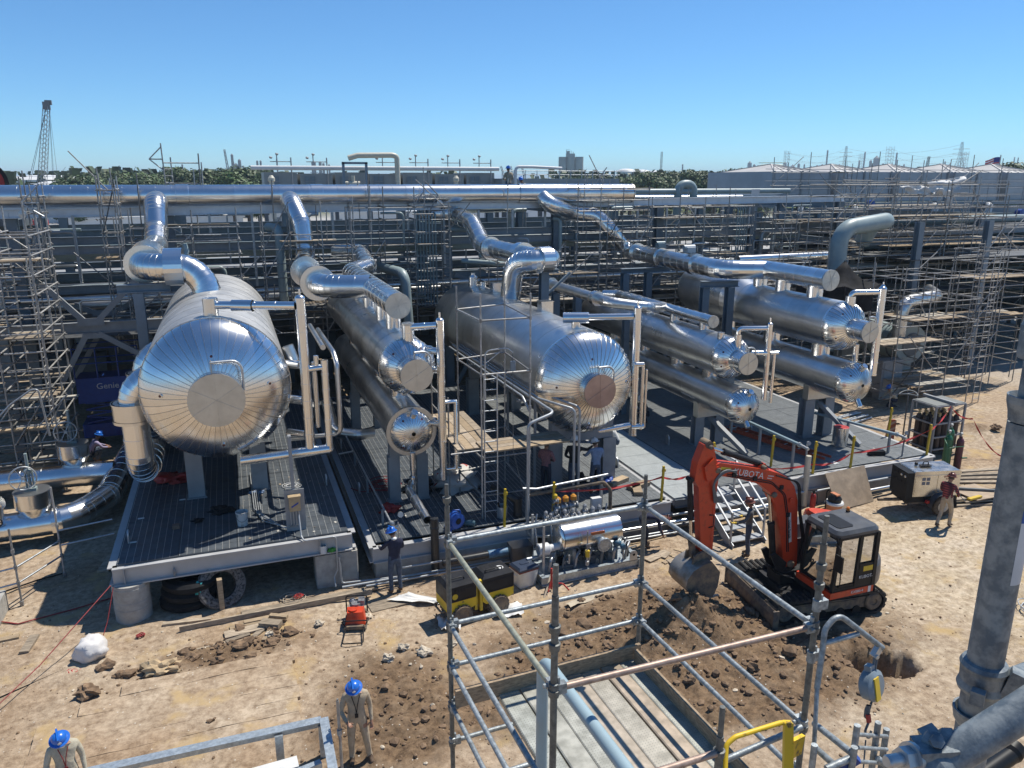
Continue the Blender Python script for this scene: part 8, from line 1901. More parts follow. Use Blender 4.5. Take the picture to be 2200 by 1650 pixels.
# people
def pose(kind):
 P=dict(pelvis=(0,0,.97),spine=(0,.01,1.13),chest=(0,.0,1.33),neck=(0,.0,1.49),head0=(0,.025,1.57),head1=(0,.04,1.66),top=(0,.035,1.73))
 for s,k in((-1,'L'),(1,'R')):
  P['sh'+k]=(s*.185,-.01,1.42);P['el'+k]=(s*.245,-.03,1.14);P['wr'+k]=(s*.255,.06,.90);P['ha'+k]=(s*.25,.10,.82)
  P['hip'+k]=(s*.095,0,.92);P['kn'+k]=(s*.115,.02,.50);P['an'+k]=(s*.12,-.03,.10);P['to'+k]=(s*.135,.15,.045);P['he'+k]=(s*.12,-.07,.05)
 def up(**k):P.update(k)
 if kind=='reach':
  up(elL=(-.27,.18,1.2),wrL=(-.22,.44,1.12),haL=(-.20,.52,1.10),elR=(.27,.12,1.16),wrR=(.17,.33,1.1),haR=(.13,.40,1.08),head0=(0,.06,1.56),head1=(-.02,.10,1.64),top=(-.02,.10,1.71))
 elif kind=='look_down':
  up(elR=(.27,.05,1.15),wrR=(.17,.25,1.05),haR=(.13,.31,1.04),head0=(0,.06,1.56),head1=(.02,.11,1.63),top=(.02,.12,1.70),knL=(-.15,.05,.50),anL=(-.19,-.02,.10),toL=(-.24,.15,.045),heL=(-.18,-.07,.05))
 elif kind=='arms_front':
  up(elL=(-.27,.06,1.16),wrL=(-.06,.24,1.13),haL=(.02,.27,1.13),elR=(.27,.06,1.16),wrR=(.08,.26,1.06),haR=(0,.30,1.06))
 elif kind=='point':
  up(elR=(.36,.20,1.32),wrR=(.46,.42,1.36),haR=(.50,.50,1.37),elL=(-.27,.0,1.15),wrL=(-.16,.18,1.02),haL=(-.12,.24,1.0))
 elif kind=='rail':
  up(elL=(-.30,.12,1.18),wrL=(-.34,.34,1.12),haL=(-.35,.41,1.12),elR=(.24,.06,1.16),wrR=(.08,.22,1.18),haR=(.02,.26,1.2))
 elif kind=='walk':
  up(knR=(.11,.16,.52),anR=(.11,.12,.12),toR=(.12,.31,.06),heR=(.11,.08,.06),knL=(-.11,.0,.50),anL=(-.11,-.20,.13),toL=(-.12,-.02,.045),heL=(-.11,-.25,.09),elL=(-.25,.10,1.15),wrL=(-.14,.30,1.06),haL=(-.10,.37,1.05),elR=(.27,.08,1.16),wrR=(.18,.30,1.02),haR=(.15,.37,1.0),head0=(0,.05,1.56),head1=(0,.09,1.65),top=(0,.10,1.72))
 elif kind in('crouch','kneel'):
  up(pelvis=(0,-.14,.36),spine=(0,-.07,.52),chest=(0,.08,.70),neck=(0,.17,.86),head0=(0,.22,.93),head1=(0,.26,1.02),top=(0,.27,1.09))
  for s,k in((-1,'L'),(1,'R')):
   P['sh'+k]=(s*.185,.12,.80);P['el'+k]=(s*.25,.28,.58);P['wr'+k]=(s*.15,.47,.52);P['ha'+k]=(s*.12,.54,.50)
   P['hip'+k]=(s*.10,-.12,.34);P['kn'+k]=(s*.17,.27,.50);P['an'+k]=(s*.15,.04,.11);P['to'+k]=(s*.17,.22,.045);P['he'+k]=(s*.15,-.02,.05)
  if kind=='kneel':up(knR=(.15,.18,.07),anR=(.13,-.22,.09),toR=(.13,-.34,.05),heR=(.13,-.2,.12),pelvis=(0,-.1,.42),hipR=(.1,-.08,.40),hipL=(-.1,-.08,.40))
 elif kind=='bend':
  up(pelvis=(0,-.14,.93),spine=(0,.02,1.0),chest=(0,.22,1.02),neck=(0,.38,.98),head0=(0,.45,.94),head1=(0,.53,.90),top=(0,.59,.87))
  for s,k in((-1,'L'),(1,'R')):
   P['sh'+k]=(s*.18,.32,.98);P['el'+k]=(s*.22,.36,.70);P['wr'+k]=(s*.14,.46,.47);P['ha'+k]=(s*.12,.49,.39)
   P['hip'+k]=(s*.10,-.14,.88);P['kn'+k]=(s*.13,.02,.50)
 return P
RAD=dict(pelvis=(.155,.115),spine=(.14,.10),chest=(.165,.115),neck=(.058,.060),head0=(.066,.078),head1=(.078,.098),top=(.060,.078),sh=(.072,.07),el=(.050,.048),wr=(.036,.034),ha=(.036,.022),hip=(.098,.10),kn=(.066,.068),an=(.050,.052),to=(.045,.038),he=(.045,.045))
BONES=[('pelvis','spine',0),('spine','chest',0),('chest','neck',0),('neck','head0',2),('head0','head1',2),('head1','top',2)]
for k in 'LR':
 BONES+=[('chest','sh'+k,0),('sh'+k,'el'+k,0),('el'+k,'wr'+k,0),('wr'+k,'ha'+k,3),('pelvis','hip'+k,1),('hip'+k,'kn'+k,1),('kn'+k,'an'+k,1),('an'+k,'to'+k,4),('an'+k,'he'+k,4)]
PEND=[]
def person(label,loc,heading,kind,shirt,pants,hat,boots=None,glove=None,scale=1.0,mask=None,extras=(),name='person',hatlogo=None):
 P={k:V(v)for k,v in pose(kind).items()}
 mt=Matrix.Translation(loc)@Matrix.Rotation(rad(heading-90),4,'Z')@Matrix.Scale(scale,4)
 idx={};vs=[];rs=[];es=[]
 for k,v in P.items():
  idx[k]=len(vs);vs.append(v);key=k if k in RAD else k[:-1];rs.append(RAD[key])
 bones=[(P[a],P[b],m)for a,b,m in BONES]
 for a,b,m in BONES:es.append((idx[a],idx[b]))
 for k in 'LR':
  w,h=P['wr'+k],P['ha'+k];d=(h-w).normalized();s_=1 if k=='R' else-1
  side=d.cross(V((0,0,1)));side=side.normalized()if side.length>.2 else V((1,0,0));pn=d.cross(side).normalized()
  if side.x*s_>0:side=-side
  for j,ln in enumerate((.062,.074,.070,.056)):
   base=h+side*(.026-.0175*j)+d*.012;m1=base+d*ln*.55;m2=m1+(d*.75-pn*.6).normalized()*ln*.5
   i0=len(vs);vs+=[base,m1,m2];rs+=[(.0105,.0105),(.0095,.0095),(.0085,.0085)];es+=[(idx['ha'+k],i0),(i0,i0+1),(i0+1,i0+2)];bones+=[(base,m2,3)]
  base=w.lerp(h,.55)+side*.034;m1=base+(side*.7+d*.7).normalized()*.035;m2=m1+(side*.1+d-pn*.4).normalized()*.03
  i0=len(vs);vs+=[base,m1,m2];rs+=[(.012,.012),(.011,.011),(.009,.009)];es+=[(idx['ha'+k],i0),(i0,i0+1),(i0+1,i0+2)];bones+=[(base,m2,3)]
 me=bpy.data.meshes.new('skeleton');me.from_pydata([tuple(v)for v in vs],es,[])
 ob=bpy.data.objects.new('skeleton',me);COL.objects.link(ob)
 sm=ob.modifiers.new('Skin','SKIN');sm.use_smooth_shade=True
 ss=ob.modifiers.new('Subsurf','SUBSURF');ss.levels=1;ss.render_levels=1
 if not me.skin_vertices:
  with bpy.context.temp_override(object=ob,active_object=ob):bpy.ops.mesh.customdata_skin_add()
 for i,r in enumerate(rs):me.skin_vertices[0].data[i].radius=r
 me.skin_vertices[0].data[idx['pelvis']].use_root=True
 t=thing(name,label,'person',loc)
 PEND.append((ob,t,bones,P,mt,shirt,pants,hat,boots or pm('brown_boots',(.12,.075,.045),.8,var=.3,scale=20),glove or SKIN,mask,extras,scale,hatlogo))
 return t
def finish_people():
 dg=bpy.context.evaluated_depsgraph_get();dg.update()
 for(ob,t,bones,P,mt,shirt,pants,hat,boots,glove,mask,extras,sc,hatlogo)in PEND:
  me=bpy.data.meshes.new_from_object(ob.evaluated_get(dg));bpy.data.objects.remove(ob)
  co=np.zeros(len(me.vertices)*3);me.vertices.foreach_get('co',co);co=co.reshape(-1,3)
  m=M();m.v=[V(c)for c in co]
  A=np.array([b[0]for b in bones]);B_=np.array([b[1]for b in bones]);mi_b=np.array([b[2]for b in bones]);D=B_-A;L2=(D*D).sum(1)
  for p in me.polygons:
   c=np.array(p.center);f=np.clip(((c-A)*D).sum(1)/L2,0,1);dd=((A+D*f[:,None]-c)**2).sum(1)
   k=int(np.argmin(dd));mi=int(mi_b[k])
   m.f.append(tuple(p.vertices));m.mi.append(mi);m.sm.append(True)
  h0,h1,tp=P['head0'],P['head1'],P['top'];up_=(tp-h0).normalized();fw=V((0,1,0));fw=(fw-up_*fw.dot(up_));fw=fw.normalized()if fw.length>.3 else V((0,0,-1));rt_=fw.cross(up_)
  c=h0 .lerp(h1,.55)
  m.blob(c+fw*.098-up_*.005,.015,.02,.022,1,0,1,2,True)
  for s_ in(-1,1):
   m.blob(c+rt_*s_*.078-fw*.0,.012,.022,.032,1,0,1,2,True);m.blob(c+rt_*s_*.032+fw*.085+up_*.03,.012,.008,.008,1,0,1,5,True)
  m.blob(c+fw*.086-up_*.045,.024,.008,.006,1,0,1,6,True)
  m.xf(mt);m.build('body',[shirt,pants,SKIN,glove,boots,HAIR,pm('lips',(.22,.08,.07),.5)],t)
  b=M().blob(h1-fw*.012-up_*.002,.088,.098,.085,3,.08,2,0,True);b.v=[h1-fw*.012+rt_*(v-h1+fw*.012).dot(V((1,0,0)))+fw*(v-h1+fw*.012).dot(V((0,1,0)))-fw*.018+up_*(v-h1+fw*.012).dot(V((0,0,1)))for v in[V(q)for q in b.v]]
  b.f=[f for f in b.f if sum((b.v[i]-h1).dot(fw)for i in f)/len(f)<.035];b.mi=[0]*len(b.f);b.sm=[True]*len(b.f);b.xf(mt);b.build('hair',HAIR,t)
  if hat:
   hb=h1+up_*.022;q=M().lathe([(.150,-.012),(.154,-.004),(.148,.004),(.116,.010),(.114,.03)],hb,up_,22)
   q.dome(.114,.095,hb+up_*.03,up_,22,6);q.beam(hb+up_*.10-fw*.11,hb+up_*.10+fw*.11,.03,.07,up=up_);q.lathe([(.148,-.012),(.0,.0)],hb,up_,22)
   q.xf(mt);hh=q.build('hard_hat',hat,t)
   if hatlogo is not None:
    q=M().lathe([(0,.004),(.03,.004),(.03,0)],hb+up_*.055+fw*.122,fw,10);q.xf(mt);q.build('sticker',hatlogo,hh)
  if mask:q=M().blob(c+fw*.072-up_*.03,.058,.045,.05,2,.05,2,0,True);q.xf(mt);q.build('face_mask',mask,t)
  for nm,fn,mat in extras:q=fn(P);q.xf(mt);q.build(nm,mat,t)
NAVY=pm('navy_cloth',(.016,.02,.05),.85,var=.25,scale=12,bump=.7,bscale=11)
JEANS=pm('denim',(.06,.085,.13),.85,var=.3,scale=14,bump=.6,bscale=12)
DJEANS=pm('dark_denim',(.018,.024,.045),.85,var=.3,scale=14)
TAN=pm('tan_cloth',(.46,.37,.26),.88,var=.16,scale=9,bump=.8,bscale=10)
KHAKI=pm('khaki_shirt',(.54,.49,.37),.88,var=.14,scale=9,bump=.8,bscale=10)
PINK=pm('pink_check_cloth',(.36,.17,.17),.85,scale=38,col2=(.22,.11,.13),thr=(.45,.55))
BLKC=pm('black_cloth',(.014,.014,.017),.85,var=.3,bump=.7,bscale=11)
LBLUE=pm('light_blue_cloth',(.22,.30,.44),.85,var=.12,scale=9,bump=.7,bscale=11)
GREYC=pm('grey_cloth',(.13,.13,.125),.88,var=.2,scale=9,bump=.7,bscale=11)
LAV=pm('lavender_cloth',(.34,.30,.46),.85,var=.1)
WHT=pm('white_hard_hat',(.74,.74,.72),.35)
PLAID=pm('plaid_cloth',(.26,.03,.035),.85,var=.2)
def plaid():
 t=PLAID.node_tree;b=t.nodes['Principled BSDF'];N=t.nodes.new;L=t.links.new;g=N('ShaderNodeNewGeometry');outs=[]
 for d in('X','Z','Y'):
  w=N('ShaderNodeTexWave');w.wave_type='BANDS';w.bands_direction=d;w.inputs['Scale'].default_value=4.2;L(g.outputs['Position'],w.inputs['Vector']);outs.append(w.outputs['Fac'])
 a=N('ShaderNodeMath');a.operation='MULTIPLY';L(outs[0],a.inputs[0]);L(outs[1],a.inputs[1])
 r=N('ShaderNodeValToRGB');r.color_ramp.elements[0].color=(.045,.012,.02,1);r.color_ramp.elements[1].color=(.34,.06,.06,1);L(a.outputs[0],r.inputs[0]);L(r.outputs[0],b.inputs['Base Color'])
plaid()
GLW=pm('grey_work_glove',(.25,.23,.2),.8)
def lanyard(P):
 c=P['chest'];return M().tube([c+V((-.07,.09,.12)),c+V((-.02,.135,-.05)),c+V((.0,.13,-.22))],.008,5).tube([c+V((.07,.09,.12)),c+V((.02,.135,-.05)),c+V((.0,.13,-.22))],.008,5).box(-.03,.03,.12,.128,c.z-.30,c.z-.22)
def harness(P):
 c=P['chest'];m=M()
 for s_ in(-1,1):m.tube([c+V((s_*.10,-.10,.12)),c+V((s_*.09,.03,.17)),c+V((s_*.08,.125,.05)),c+V((s_*.11,.10,-.2))],.014,5)
 return m
def visor(P):h=P['head1'];return M().add([h+V((-.1,.13,.02)),h+V((.1,.13,.02)),h+V((.09,.17,-.12)),h+V((-.09,.17,-.12)),h+V((-.15,.04,.02)),h+V((-.14,.08,-.12)),h+V((.15,.04,.02)),h+V((.14,.08,-.12))],[(0,1,2,3),(4,0,3,5),(1,6,7,2)])
def cape(P):c=P['neck'];return M().blob(c+V((0,-.015,.015)),.075,.075,.045,3,.1,2,0,True)
def wand(P):h=P['haR'];return M().tube([h+V((-.25,.1,.12)),h+V((.02,.06,0)),h+V((.2,.05,-.1))],.012,6)
VIS=pm('clear_visor',(.6,.62,.62),.1,trans=.6)
person('person in navy jacket and blue hard hat at the middle skid edge, seen from behind',(3.32,18.0,gz(3.3,18)),100,'reach',NAVY,JEANS,BLUEH,glove=GLW,scale=1.03,extras=[('face_shield',visor,VIS),('neck_cape',cape,WHITEP)])
pt=G(772,1636,0);person('person in tan coveralls, white mask and blue hard hat standing alone in the foreground dirt',(pt.x,pt.y,gz(pt.x,pt.y)),-96,'look_down',TAN,TAN,BLUEH,mask=WHITEP,scale=1.02,glove=SKIN,hatlogo=WHITEP,extras=[('lanyard',lanyard,BLACKP)])
pt=G(128,1566,1.78);person('person in pale khaki shirt, white mask and blue hard hat in the lower left corner',(pt.x,pt.y,0),-78,'look_down',KHAKI,TAN,BLUEH,mask=WHITEP,scale=1.02,hatlogo=WHITEP,extras=[('lanyard',lanyard,pm('red_lanyard',(.3,.03,.03),.6))])
person('person in a pink checked shirt and white hard hat standing on the middle skid',(8.55,20.45,D2),40,'arms_front',PINK,DJEANS,WHT)
person('person in black shirt and white hard hat on the middle skid, arm stretched out',(9.45,20.35,D2),55,'point',BLKC,JEANS,WHT,scale=1.03)
person('person in light blue shirt and white hard hat, seen from behind on the skid',(10.05,20.05,D2),85,'reach',LBLUE,JEANS,WHT,hatlogo=REDP)
person('person in a grey shirt and white hard hat crouching behind the middle vessel',(15.1,25.9,D2),190,'crouch',GREYC,DJEANS,WHT)
person('person in a white shirt and jeans crouching half hidden behind the middle vessel head',(12.4,23.3,D2),150,'crouch',WHITES,JEANS,None)
person('person in a dark shirt and brown hard hat bending down beside the pump skid',(10.75,18.05,0),-25,'bend',NAVY,DJEANS,BROWNH)
person('person in a grey sweater and brown hard hat standing at the foot of the stairs',(13.2,16.55,gz(13.2,16.55)),140,'rail',GREYC,JEANS,BROWNH,glove=YEL)
person('person in a red plaid shirt and brown hard hat walking past the welder',(20.1,16.05,gz(20,16)),15,'walk',PLAID,TAN,BROWNH,glove=YEL,extras=[('held_rod',wand,STEELD)])
person('person in a lavender shirt and blue hard hat crouching behind the far ground pipe',(-5.5,31.2,.1),20,'crouch',LAV,JEANS,BLUEH)
person('person in pale tan shirt and blue hard hat kneeling by the right scaffold',(28.8,26.6,0),165,'kneel',KHAKI,DJEANS,BLUEH,extras=[('neck_cape',cape,YEL)])
person('person in a tan shirt with harness and blue hard hat standing above the main header',(13.75,38.3,9.35),100,'arms_front',TAN,JEANS,BLUEH,extras=[('harness',harness,NAVY)])
person('person with only a blue hard hat showing above the main header, crouching',(14.75,38.6,9.45),200,'crouch',KHAKI,JEANS,BLUEH)
person('person with a white hard hat crouching in the shade behind the farthest stack',(27.0,29.5,1.6),200,'crouch',GREYC,DJEANS,WHT)
finish_people()
M().box(12.8,16.5,37.8,39.2,9.30,9.36).build('work_platform',WOODD,label='plank platform behind the main header under the two men',cat='platform',org=(14,38.4,9.3))
# clutter on the skids and on the ground
t=thing('bucket','white plaster-splashed bucket standing on the left skid','bucket',(-.3,20.25,D1))
M().lathe([(.13,0),(.155,.36),(.165,.36),(.165,.39),(.15,.39),(.14,.1),(0,.1)],(-.3,20.25,D1),(0,0,1),20).build('pail',pm('splashed_pail',(.66,.65,.62),.6,scale=7,col2=(.32,.30,.27),thr=(.35,.5)),t)
M().tube([(-.3+.16*math.cos(a),20.25-.16*math.sin(a)*.3-.1,D1+.36-.22*abs(math.sin(a)))for a in np.linspace(0,math.pi,10)],.006,5).build('handle',STEELD,t)
t=thing('junction_box','beige junction box on a steel plate stand with conduits on the left skid','junction box',(1.0,19.3,D1))
M().box(.78,1.28,19.40,19.43,D1,D1+1.15).box(.98,1.06,19.43,19.6,D1,D1+2.6).build('stand',STEEL,t)
M().box(.88,1.16,19.22,19.40,D1+.62,D1+1.0).box(.86,1.18,19.20,19.40,D1+1.0,D1+1.03).build('box',pm('beige_box',(.45,.33,.19),.6,var=.15),t)
M().add([V((.93,19.215,D1+.72)),V((1.11,19.215,D1+.82)),V((1.11,19.215,D1+.87)),V((.93,19.215,D1+.77))],[(0,1,2,3)]).build('blue_tape',BLUEP,t)
for k in range(4):
 x=.9+.07*k;ptube([(x,19.3,D1+.62),(x,19.3,D1+.2),(x-.1-.1*k,19.5,D1+.08),(.2-.06*k,20.2+.3*k,D1+.06),(.15-.05*k,24,D1+.06)],.016,.1,t,LTP,'conduit',8)
ptube([(1.1,19.25,D1+.5),(1.1,18.9,D1+.05),(1.15,18.74,D1-.02),(1.95,18.74,D1-.02),(1.95,18.72,.55),(1.85,18.72,.35),(1.85,18.6,.12)],.022,.08,t,LTP,'conduit',8)
ptube([(2.0,18.74,.9),(2.02,18.68,.14),(3.6,18.5,.14)],.03,.08,t,LTP,'conduit',8)
def rag(label,p,q,z,r,mat,seed,h=.25,name='cloth_heap',cat='cloth'):
 m=M().blob((p,q,z+h*.3),r,r*.75,h*.6,seed,.75,3,0,True,2.2)
 m.v=[V((v[0],v[1],max(v[2],z+.003)))for v in m.v];return m.build(name,mat,label=label,cat=cat,org=(p,q,z))
rag('crumpled red cloth lying in the shade on the left skid',-2.2,24.3,D1,.42,REDP,4)
rag('black folded gloves lying on the left skid near the bucket',-.85,21.35,D1,.28,BLACK,9,.18)
M().box(-2.05,-1.88,20.55,20.72,D1,D1+.1).build('brick',pm('brown_brick',(.25,.15,.1),.9),label='single brown brick on the left skid',cat='brick',org=(-2,20.6,D1))
rag('small black rag on the left skid behind the folded gloves',-1.45,20.9,D1,.14,BLACK,12,.08)
for k,(p,q)in enumerate([(-1.9,22.6),(-2.9,21.6),(-2.95,20.1)]):M().box(p-.08,p+.08,q-.03,q+.03,D1+.002,D1+.02).build('paper_scrap',WHITEP,label='small pale scrap lying on the left skid grating',cat='scrap',group='scraps on the left skid',org=(p,q,D1))
rag('blue rag at the foot of a column on the left skid',.1,22.4,D1,.16,LBLUE,14,.08)
m=M();r_=random.Random(6)
for k in range(160):
 if k<70:p,q,z=r_.uniform(-.3,2.2),r_.uniform(19.1,24.5),D1
 elif k<120:p,q,z=r_.uniform(3.1,7.2),r_.uniform(19.1,24),D2
 else:p,q,z=r_.uniform(9,22.5),r_.uniform(19.3,23),D2
 s_=r_.uniform(.01,.035);a=r_.random()*3;x,y=V((math.cos(a),math.sin(a),0))*s_,V((-math.sin(a),math.cos(a),.3))*s_*r_.uniform(.4,1);c=V((p,q,z+.012))
 m.add([c-x-y,c+x-y,c+x+y,c-x+y],[(0,1,2,3)],k%2)
m.build('litter_specks',[pm('pale_litter',(.55,.52,.45),.8),WOODD],kind='stuff')
def coil(label,p,q,z,r,mat,turns,seed,tube=.014,flat=.5,tails=True,name='hose_coil',cat='hose'):
 r_=random.Random(seed);pts=[];n=turns*18
 for i in range(n):
  a=i/18*2*math.pi;rr=r*(.7+.3*math.sin(i*.11+seed))*(1+.1*r_.uniform(-1,1)*0);ox,oy=.18*r*math.sin(i*.05*seed),.2*r*math.cos(i*.07)
  pts.append((p+ox+rr*math.cos(a),q+oy+rr*math.sin(a)*.9,z+tube+.012*(i/18)+.01*math.sin(i)))
 return M().tube(pts,tube,6).build(name,mat,label=label,cat=cat,org=(p,q,z))
coil('coil of red hose lying on the middle skid in the shade',3.95,22.95,D2,.55,REDH,6,3)
rope([(2.95+.0,23.0,D2+.02),(3.2,22.6,D2+.02),(4.5,22.4,D2+.02),(5.2,22.9,D2+.02)],.014,REDH,'loose end of red hose trailing on the middle skid','hose','hose')
coil('tangle of white cable on the left skid beside the conduits',1.15,22.6,D1,.3,WHITEP,4,5,.008,name='cable_tangle',cat='cable')
coil('heap of pale and red cords on the ground under the left skid',.75,18.45,.03,.3,pm('pale_cord',(.5,.42,.32),.8),7,6,.009,name='cord_heap',cat='cord');coil('small knot of red cord on the heap under the left skid',.9,18.4,.12,.12,REDP,4,2,.008,name='cord_knot',cat='cord')
t=thing('air_blower','bright blue air blower on the front edge of the middle skid','blower',(5.25,18.95,D2))
bm_=pm('blue_blower_plastic',(.02,.10,.42),.4)
M().lathe([(.10,-.14),(.22,-.12),(.22,.12),(.10,.14)],(5.28,19.1,D2+.26),(.35,-1,0),20).lathe([(.02,.1),(.10,.141)],(5.28,19.1,D2+.26),(.35,-1,0),16).box(5.02,5.3,19.0,19.28,D2+.02,D2+.16).box(5.0,5.12,18.95,19.3,D2,D2+.04).tube(smooth_path([(5.15,19.1,D2+.46),(5.2,19.1,D2+.56),(5.4,19.1,D2+.54),(5.42,19.1,D2+.44)],.04),.02,6).build('housing',bm_,t)
M().lathe([(.09,.142),(0,.142)],(5.28,19.1,D2+.26),(.35,-1,0),14).build('intake',BLACKP,t)
M().lathe([(.08,0),(.09,.03),(.09,.28),(.06,.32),(0,.32)],(5.55,19.2,D2+.1),(.8,-.5,0),14).build('motor',pm('teal_motor',(.04,.10,.13),.5),label='teal electric motor lying beside the blue air blower',cat='motor',org=(5.6,19.1,D2))
rag('white and red striped tarpaulin heaped on the middle skid at the ladder',6.1,22.0,D2,.62,pm('red_white_tarp',(.62,.60,.57),.8,scale=2.2,col2=(.42,.05,.05),thr=(.36,.38)),21,.75,'tarpaulin','tarpaulin')
rag('black tool bag on the middle skid left of the striped tarpaulin',4.9,22.2,D2,.4,BLACK,23,.3,'tool_bag','bag');rag('grey rag beside the tool bag on the middle skid',4.5,22.4,D2,.22,GREYC,25,.12)
rag('red bag with a light strap on the middle skid beside the thin pipe',3.75,20.9,D2,.24,REDP,27,.22,'bag','bag');rag('dark tool bag at the feet of the men on the middle skid',9.9,20.95,D2,.32,BLACK,29,.3,'tool_bag','bag');rag('blue bag beside the black bucket on the middle skid',10.75,20.6,D2,.22,BLUEP,31,.2,'bag','bag')
t=thing('bucket','black rubber bucket lying on the middle skid beside the men','bucket',(10.55,20.9,D2));M().lathe([(.12,0),(.17,.34),(.16,.34),(.11,.03),(0,.03)],(10.55,20.9,D2+.2),(-.6,-.6,.4),18).build('pail',BLACKP,t)
t=thing('bucket','galvanised bucket with tools by the foot of the slim scaffold tower','bucket',(6.75,19.4,D2));M().lathe([(.13,0),(.17,.36),(.16,.36),(.12,.1),(0,.1)],(6.75,19.35,D2),(0,0,1),18).build('pail',GALC,t);M().tube([(6.7,19.3,D2+.1),(6.6,19.3,D2+.5)],.03,6).tube([(6.8,19.4,D2+.1),(6.85,19.35,D2+.45)],.04,6).build('tool',BLACKP,t)
for k,(p,q,a)in enumerate([(11.1,20.55,.4),(11.55,20.0,.3),(11.35,19.75,1.2),(15.5,19.9,.2)]):
 m=M().box(-.4,.4,-.14,.14,0,.12);m.xf(Matrix.Translation((p,q,D2+.005))@Matrix.Rotation(a,4,'Z'));m.build('timber_block',WOOD,label=['longer timber block on the skid right of the men','timber block on the skid beside the yellow post','timber block lying crosswise on the skid at the yellow post','pale timber block behind the stairs'][k],cat='timber',org=(p,q,D2))
M().box(-.28,.28,-.1,.1,0,.16).xf(Matrix.Translation((20.95,19.75,D2))@Matrix.Rotation(-.3,4,'Z')).build('black_case',BLACKP,label='black case lying open near the skid front below the farthest stack',cat='case',org=(20.9,19.7,D2))
M().sideprism([(0,0),(.2,0),(.1,.02)],-.1,.1).xf(Matrix.Translation((18.9,19.6,D2))).build('paper_scrap',WHITEP,label='small white scrap beside the end of the red ladder',cat='scrap',org=(18.9,19.6,D2))
t=thing('insulated_pipe','slanting dull clad pipe running forward on the middle skid to a black post','pipe',(4.5,20,1.5))
clad_pipe([(4.5,21.0,1.75),(4.32,20.6,1.7),(4.42,18.85,1.5)],.115,.1,t,CLADW,.4,16,5,pieces=False)
M().tube([(4.5,20.85,2.5),(4.5,20.85,1.3)],.07,10).lathe([(.07,0),(.12,0),(.12,.06),(.07,.06)],(4.5,20.85,1.95),(0,0,1),14,sm=False).tube([(4.5,20.85,1.75),(4.25,20.7,1.75)],.07,10).build('drop_leg',CLAD,t)
M().tube([(4.55,18.62,.05),(4.55,18.62,1.62)],.115,14).lathe([(.115,0),(.125,.02),(.125,.08),(.115,.1)],(4.55,18.62,1.3),(0,0,1),14).build('wrapped_pipe',pm('black_pipe_wrap',(.03,.03,.03),.35,var=.4,scale=10),label='black-wrapped vertical pipe at the front of the middle skid',cat='pipe',org=(4.55,18.62,0))
M().tube([(7.2,19.3,.3),(7.2,19.3,1.55)],.13,14).tube(smooth_path([(7.2,19.3,1.45),(7.0,19.4,1.6),(6.75,20.2,1.6)],.2),.11,12).lathe([(.13,0),(.145,.01),(.145,.1),(.13,.11)],(7.2,19.3,1.0),(0,0,1),14).build('wrapped_pipe',MATS['black_pipe_wrap'],label='black-wrapped elbow pipe behind the pump skid at the yellow post',cat='pipe',org=(7.2,19.3,.3))
gpipe([(3.35,26,1.55),(3.45,19.1,1.5)],.03,'thin galvanised pipe running forward on the left side of the middle skid',GALV)
t=thing('pipe_fitting','small valve and gauge at the end of the thin pipe on the middle skid','fitting',(3.5,18.9,1.5));M().lathe([(.05,0),(.06,.02),(.06,.14),(0,.16)],(3.45,19.05,1.5),(.3,-1,0),10).lathe([(0,0),(.08,0),(.08,.05),(0,.05)],(3.75,19.2,1.62),(0,-1,.2),14,sm=False).tube([(3.6,18.78,.12),(3.6,18.78,1.6)],.02,6).blob((3.58,18.8,1.45),.05,.05,.06,1,.1,2,0,True).build('valve_body',GALV,t)
for k,q in enumerate((25,22.5,20)):M().beam((3.4,q,D2),(3.4,q,1.48),.06,.06).build('pipe_support',STEEL,label='short post under the thin pipe on the middle skid',cat='support',group='short posts under the thin pipe',org=(3.4,q,D2))
M().tube(smooth_path([(3.3,26.5,1.7),(3.3,24.5,1.7),(2.8,24.4,1.7)],.1),.03,8).build('conduit_pipe',LTP,label='short bent pale pipe at the far left of the middle skid',cat='pipe',org=(3.3,25,1.7))
t=thing('insulated_pipe','shiny elbow pipe low on the middle skid left of the lower exchanger','pipe',(3.3,26,1.8));clad_pipe([(2.9,28,2.5),(2.95,26.6,1.75),(3.7,26.2,1.7),(4.3,26.2,1.7)],.2,.4,t,CLADW,.4,16,6,pieces=False)
for k,(x0,x1,q,z,r,mt)in enumerate([(2.0,12.0,18.45,.15,.035,LTP),(2.6,12.0,18.33,.13,.03,LTP),(3.6,6.2,18.45,.42,.03,LTP)]):
 M().tube([(x0,q,z),(x1,q,z)],r,8).build('conduit_pipe',mt,label='pale conduit lying along the ground in front of the middle skid',cat='pipe',group='pale conduits before the middle skid',org=(x0,q,z))
t=thing('wrapped_pipe','black-wrapped pipe along the front of the middle skid with a blue taped joint','pipe',(5.2,18.4,.4));M().tube([(4.7,18.42,.38),(6.0,18.42,.40)],.10,14).tube([(6.6,18.42,.40),(7.1,18.45,.40)],.09,12).build('pipe',MATS['black_pipe_wrap'],t);M().lathe([(.11,0),(.115,.02),(.115,.55),(.10,.6)],(6.0,18.42,.40),(1,0,0),14).build('blue_tape',pm('blue_wrap',(.10,.22,.36),.5,var=.3),t)
